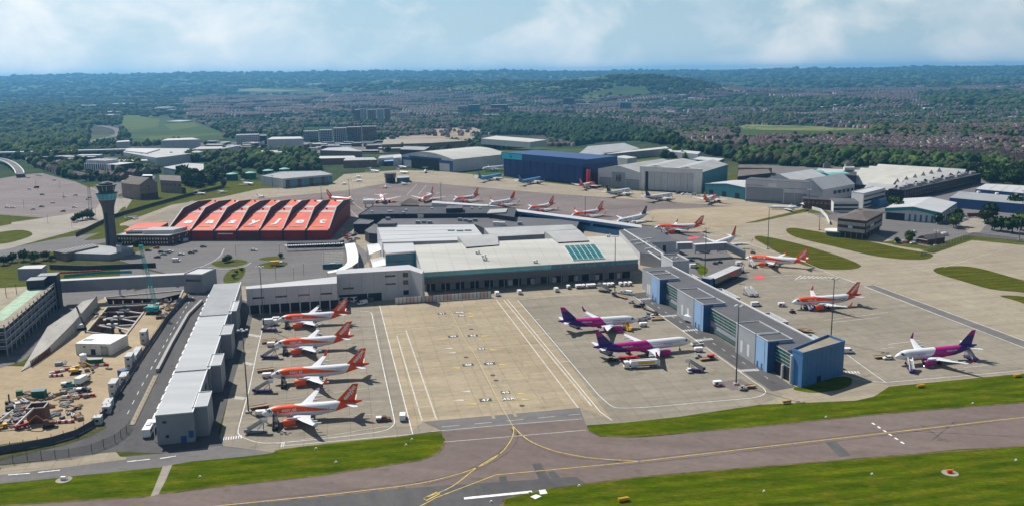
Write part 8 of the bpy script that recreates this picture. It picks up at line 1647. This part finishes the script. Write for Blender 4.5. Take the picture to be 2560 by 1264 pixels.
def tree_proto(seed,tone):
	"""crown: lumpy core under a coat of separate leaf clumps; trunk with limbs"""
	g=np.random.default_rng(seed);v,f=IC[2];c=lumps(v,seed,.5)*np.array([.86,.86,.62]);fs=f.tolist();vs=c.tolist()
	for i in range(230):
		d=g.normal(size=3);d/=np.linalg.norm(d);p=c[np.argmax(v@d)]*g.uniform(.86,1.22);a,b=g.normal(size=3)*.15,g.normal(size=3)*.15;n=len(vs);vs+=[(p+a).tolist(),(p-a*.6+b).tolist(),(p-b).tolist()];fs.append([n,n+1,n+2])
	vs=[(x,y,z+1.22)for x,y,z in vs];mb=MB();mb.add(vs,fs);cr=mb.mesh('crown',FOL[tone]);mb=MB();mb.cyl((0,0,-.1),(0,0,1.1),.09,.05,7);[mb.cyl((0,0,.55),(.5*math.cos(t),.5*math.sin(t),1.15),.04,.015,5)for t in(0.3,2.2,4.4)];return cr,mb.mesh('trunk','bark')
TP=[tree_proto(50+i,i%4)for i in range(12)]
LM=[(190,540,'the bushes by the tower fence'),(281,600,'the control tower'),(570,655,'the drop off roundabout'),(588,690,'the long traffic island'),(60,655,'the scrub bank by the car park'),(253,425,'the striped office block'),(470,425,'the green trimmed shed'),(580,440,'the leftmost green tank'),(627,438,'the second green tank'),(671,432,'the third green tank'),(712,428,'the farthest green tank'),(740,450,'the glazed jet centre'),(840,402,'the brown brick sheds'),(960,380,'the grove above the light aircraft'),(400,385,'the wide pale warehouse'),(1070,400,'the arched hangar'),(1350,400,'the blue hangar'),(1545,420,'the gabled hangar'),(1680,430,'the framed hangar'),(1770,397,'the teal sided unit'),(1885,425,'the brown roofed depot'),(2035,435,'the twin barrel roofs'),(2122,430,'the cream roof tank'),(2180,500,'the white office block'),(2290,440,'the sawtooth works'),(2440,445,'the far end of the dark factory range'),(2280,530,'the turquoise fascia shed'),(2310,605,'the brick bungalow'),(2420,570,'the lorry yard'),(2500,495,'the slate roofed warehouse'),(2540,575,'the right edge fence'),(2000,320,'the pale sports field'),(2200,255,'the brick water tower'),(1285,346,'the beige warehouse'),(1590,370,'the long beige shed'),(930,290,'the tall flats'),(850,340,'the apartment row')]
def where(u,v):
	d,lu,lv,n=min(((u-a)**2+(2.5*(v-b))**2,a,b,n)for a,b,n in LM)
	return('left of ' if u<lu-25 else 'right of ' if u>lu+25 else 'close by ' if abs(v-lv)<12 else 'behind ' if v<lv else 'in front of ')+n
TONE=['dark green broadleaf tree','mid green broadleaf tree','bright green young tree','brownish green tree']
for i in range(300):
	x,y,z,r,h,t=T_[i];u,v=project(x,y,z);lab=('tall ' if h>10 else 'low ' if h<6.5 else '')+TONE[int(t)]+' '+where(u,v);R=thing('broadleaf_tree',lab,'tree',(x,y,z),RNG.uniform(0,6.28),'trees: '+lab);cr,tk=TP[int(t)+4*(i%3)];o=link('crown',cr,R);o.scale=(r,r,h*.5);o=link('trunk',tk,R);o.scale=(r,r,h*.5)
def blob_mass(name,rows,sub,seeds):
	v0,f0=IC[sub];base=[lumps(v0,s,.85)for s in range(seeds)];V=[];F_=[];mi=[];nv=len(v0)
	idx=RNG.integers(0,seeds,len(rows));ang=RNG.uniform(0,6.28,len(rows))
	B=np.stack(base)[idx]*np.array([1,1,.5]);ca,sa=np.cos(ang)[:,None],np.sin(ang)[:,None]
	X=(B[:,:,0]*ca-B[:,:,1]*sa)*rows[:,3:4]+rows[:,0:1];Y=(B[:,:,0]*sa+B[:,:,1]*ca)*rows[:,3:4]+rows[:,1:2];Zz=(B[:,:,2]+.42)*rows[:,4:5]+rows[:,2:3]
	V=np.stack([X,Y,Zz],-1).reshape(-1,3);F_=(f0[None]+(np.arange(len(rows))*nv)[:,None,None]).reshape(-1,3);return V,F_,np.repeat(rows[:,5].astype(int),len(f0))
def np_mesh(name,V,F_,mi,mats):
	me=bpy.data.meshes.new(name);me.vertices.add(len(V));me.vertices.foreach_set('co',V.astype(np.float32).ravel());k=F_.shape[1]
	me.loops.add(F_.size);me.loops.foreach_set('vertex_index',F_.astype(np.int32).ravel());me.polygons.add(len(F_));me.polygons.foreach_set('loop_start',np.arange(0,F_.size,k,dtype=np.int32))
	for m in mats:me.materials.append(M(m))
	me.polygons.foreach_set('material_index',mi.astype(np.int32));me.update(calc_edges=True);me.validate();return me
rest=T_[300:];d=np.hypot(rest[:,0],rest[:,1]);parts=[blob_mass('a',rest[d<1900],2,10),blob_mass('b',rest[d>=1900],1,10)]
o_=0;VV,FF,MI=[],[],[]
for V,F_,mi in parts:VV.append(V);FF.append(F_+o_);MI.append(mi);o_+=len(V)
o=link('distant_trees',np_mesh('distant_trees',np.concatenate(VV),np.concatenate(FF),np.concatenate(MI),FOL));tag(o,'thousands of distant trees across the town and the hills','trees',None,'stuff')
# ---- houses in terraces along streets
mat('tile_red',(.070,.042,.042),.85,.2,.2);mat('tile_brown',(.058,.044,.044),.85,.2,.2);mat('tile_slate',(.052,.052,.062),.85,.2,.2);mat('render_wall',(.27,.25,.23),.85,.12,.3);mat('brick_wall',(.105,.062,.05),.9,.2,.5)
HM=['tile_red','tile_brown','tile_slate','render_wall','brick_wall'];HS=[]
for y0,y1,n in((1050,2000,900),(2000,3200,1100),(3200,6000,900)):
	x,y,z,u,v=scatter(y0,y1,n);sc=1 if y1<3300 else 1.7
	for i in range(n):
		a=.5*math.sin(x[i]/420)+.45*math.cos(y[i]/380)+(math.pi/2 if RNG.random()<.3 else 0)+RNG.normal(0,.06);m=RNG.integers(5,13);rt=RNG.choice([0,0,1,1,1,2]);wt=RNG.choice([3,4,4]);sp=RNG.choice([6.6,9.5,12])*sc
		for side in(0,1):
			for j in range(m):q=(j-m/2)*sp;HS.append((x[i]+math.cos(a)*q-math.sin(a)*24*side*sc,y[i]+math.sin(a)*q+math.cos(a)*24*side*sc,a,min(sp,8.6*sc)*RNG.uniform(.9,1.04),RNG.uniform(7.5,9.5)*sc,RNG.uniform(4.6,5.6)*sc,rt if RNG.random()<.85 else RNG.integers(0,3),wt))
H_=np.array(HS);hz0=hterr(H_[:,0],H_[:,1]);hu,hv=project(H_[:,0],H_[:,1],hz0);k=~anyin(hu,hv,NOHOUSE)&(hu>-60)&(hu<2620);H_=np.column_stack([H_,hz0])[k];cell={};keep=[]
for i,(x,y)in enumerate(H_[:,:2]):
	c=(int(x//9),int(y//9))
	if c not in cell:cell[c]=1;keep.append(i)
H_=H_[keep];H_=H_[np.argsort(np.hypot(H_[:,0],H_[:,1]))]
def house_geo(L,W,h):rz_=h+W*.34;return np.array([(-L/2,-W/2,-2),(L/2,-W/2,-2),(L/2,W/2,-2),(-L/2,W/2,-2),(-L/2,-W/2,h),(L/2,-W/2,h),(L/2,W/2,h),(-L/2,W/2,h),(-L/2,0,rz_),(L/2,0,rz_)])
HT=np.array([(0,1,5),(0,5,4),(2,3,7),(2,7,6),(1,2,6),(1,6,5),(3,0,4),(3,4,7),(5,6,9),(7,4,8),(4,5,9),(4,9,8),(6,7,8),(6,8,9)])
HP={}
def house_mesh(rt,wt,s):
	if(rt,wt,s)not in HP:
		L,W,h=(7.6,8.2,5.0)if s==0 else(9.4,8.8,5.4);g=house_geo(L,W,h);mb=MB();mb.add(g.tolist(),HT[:10].tolist());wl=mb.mesh('wall',HM[wt]);e=.35;rz_=h+W*.34
		mb=MB();mb.add([(-L/2-e,-W/2-e,h-.15),(L/2+e,-W/2-e,h-.15),(L/2+e,0,rz_+.12),(-L/2-e,0,rz_+.12),(L/2+e,W/2+e,h-.15),(-L/2-e,W/2+e,h-.15)],[(0,1,2,3),(4,5,3,2)]);rf=mb.mesh('roof',HM[rt]);mb=MB();mb.box(L*.3,L*.3+.7,-.5,.5,h+1.5,rz_+1.1);ch=mb.mesh('chimney','brick_wall');mb=MB();mb.box(-.7,.7,-.04,.06,0,1.2);wn=mb.mesh('window','glass_dark');HP[(rt,wt,s)]=(wl,rf,ch,wn,L,W)
	return HP[(rt,wt,s)]
RN,WN=['red tiled','brown tiled','grey slated'],{3:'pale rendered',4:'brick'}
for i in range(300):
	x,y,a,L,W,h,rt,wt,z=H_[i];u,v=project(x,y,z);wl,rf,ch,wn,L,W=house_mesh(int(rt),int(wt),i%2)
	wh=where(u,v)
	lab='%s %s %shouse %s'%(RN[int(rt)],WN[int(wt)],'wide ' if i%2 else 'narrow ',wh);R=thing('house',lab,'house',(x,y,z),a,'houses: '+lab);link('wall',wl,R);r_=link('roof',rf,R);link('chimney',ch,r_)
	for sx in(-.25,.25):
		for zz_ in(.9,3.2):link('window',wn,R,(sx*L,-W/2,zz_))
V=[];mi=[];F_=[]
for i,(x,y,a,L,W,h,rt,wt,z)in enumerate(H_[300:]):
	g=house_geo(L,W,h);c,s=math.cos(a),math.sin(a);V.append(np.stack([g[:,0]*c-g[:,1]*s+x,g[:,0]*s+g[:,1]*c+y,g[:,2]+z],1));F_.append(HT+i*10);mi+=[int(wt)]*10+[int(rt)]*4
o=link('distant_houses',np_mesh('distant_houses',np.concatenate(V),np.concatenate(F_),np.array(mi),HM));tag(o,'mass of distant terraced houses filling the valley','houses',None,'stuff');print('TOWN',len(T_),len(H_))
# larger pale sheds and blocks scattered through the town
BT=[(-.5,'wall_light','roof_white'),(0,'wall_white','roof_light'),(1,'wall_brick','roof_mid'),(2,'wall_grey','roof_white')];rb=random.Random(9)
for i in range(110):
	u,v=rb.uniform(480,2540)if i<70 else rb.uniform(20,900),rb.uniform(206,300);q=PT(u,v)
	if any(inside(np.array([u]),np.array([v]),p_)[0]for p_ in WOODS+NOTREE)or(1180<u<1850 and v<248):continue
	k=rb.choice(BT);R=thing('town_building','%s low block %s'%({'wall_light':'pale grey','wall_white':'white','wall_brick':'brick','wall_grey':'grey'}[k[1]],where(u,v)),'building',(q.x,q.y,0),0,'low blocks among the distant roofs');L,D=rb.uniform(14,55),rb.uniform(12,32);mass(R,[XY(q),XY(q)+Vector((L,rb.uniform(-6,6))),XY(q)+Vector((L,D)),XY(q)+Vector((0,D))],q.z+rb.uniform(6,14),q.z-6,k[1],k[2],True)
# the crowded yards below the apartment row, and the new estate on the bare slope
def fill(n,poly,fn):
	us,vs=[p[0]for p in poly],[p[1]for p in poly];k=0
	while k<n:
		u,v=rb.uniform(min(us),max(us)),rb.uniform(min(vs),max(vs))
		if inside(np.array([u]),np.array([v]),poly)[0]:fn(u,v,k);k+=1
def yard_unit(u,v,k):
	q=PT(u,v);L,D,h=rb.uniform(10,34),rb.uniform(8,20),rb.uniform(3.5,8);c=rb.choice(BT+[(3,'wall_navy','roof_mid'),(4,'wall_tan','roof_beige')]);R=thing('yard_unit','%s yard unit %s'%({'wall_light':'pale grey','wall_white':'white','wall_brick':'dark brick','wall_grey':'grey','wall_navy':'navy','wall_tan':'tan'}[c[1]],where(u,v)),'building',(q.x,q.y,0),0,'small units in the yards below the apartment row');s_=rb.uniform(-5,5)
	mass(R,[XY(q),XY(q)+Vector((L,s_)),XY(q)+Vector((L,D+s_)),XY(q)+Vector((0,D))],q.z+h,q.z-3,c[1],c[2],True)
fill(30,[(660,353),(760,360),(990,358),(995,384),(830,387),(720,379)],yard_unit);fill(26,[(490,361),(590,366),(740,352),(760,372),(640,387),(500,378)],yard_unit);fill(10,[(70,405),(200,397),(200,408),(150,412)],yard_unit)
def new_house(u,v,k):
	q=PT(u,v);wl,rf,ch,wn,L,W=house_mesh(0,3 if k%3==0 else 4,k%2);R=thing('house','new red roofed house on the bare slope above the long retaining works','house',(q.x,q.y,q.z+.5),rb.uniform(0,3.1),'new houses on the bare slope');link('wall',wl,R);r_=link('roof',rf,R);link('chimney',ch,r_)
fill(44,[(965,338),(1040,322),(1130,318),(1185,328),(1150,344),(1060,346),(980,350)],new_house)
def lot_tree(u,v,k):
	q=PT(u,v);t=k%4;lab=TONE[t]+' '+where(u,v);R=thing('broadleaf_tree',lab,'tree',(q.x,q.y,q.z),k,'trees: '+lab);r=rb.uniform(2.5,5);cr,tk=TP[t];link('crown',cr,R).scale=(r,r,r);link('trunk',tk,R).scale=(r,r,r)
fill(40,[(480,361),(590,366),(740,350),(990,356),(995,385),(830,388),(640,388),(500,379)],lot_tree)
# haze over the land
mb=MB();mb.box(-23000,23000,-300,27000,-70,206);hz=mb.mesh('haze',bpy.data.materials.new('haze_air'));hm=hz.materials[0];hm.use_nodes=True;t=hm.node_tree;t.nodes.clear()
pv_=t.nodes.new('ShaderNodeVolumePrincipled');ou=t.nodes.new('ShaderNodeOutputMaterial');pv_.inputs['Color'].default_value=(.19,.55,.95,1);pv_.inputs['Density'].default_value=6.4e-5;pv_.inputs['Anisotropy'].default_value=.3;t.links.new(pv_.outputs[0],ou.inputs['Volume'])
ho=link('haze',hz);ho['kind']='stuff'
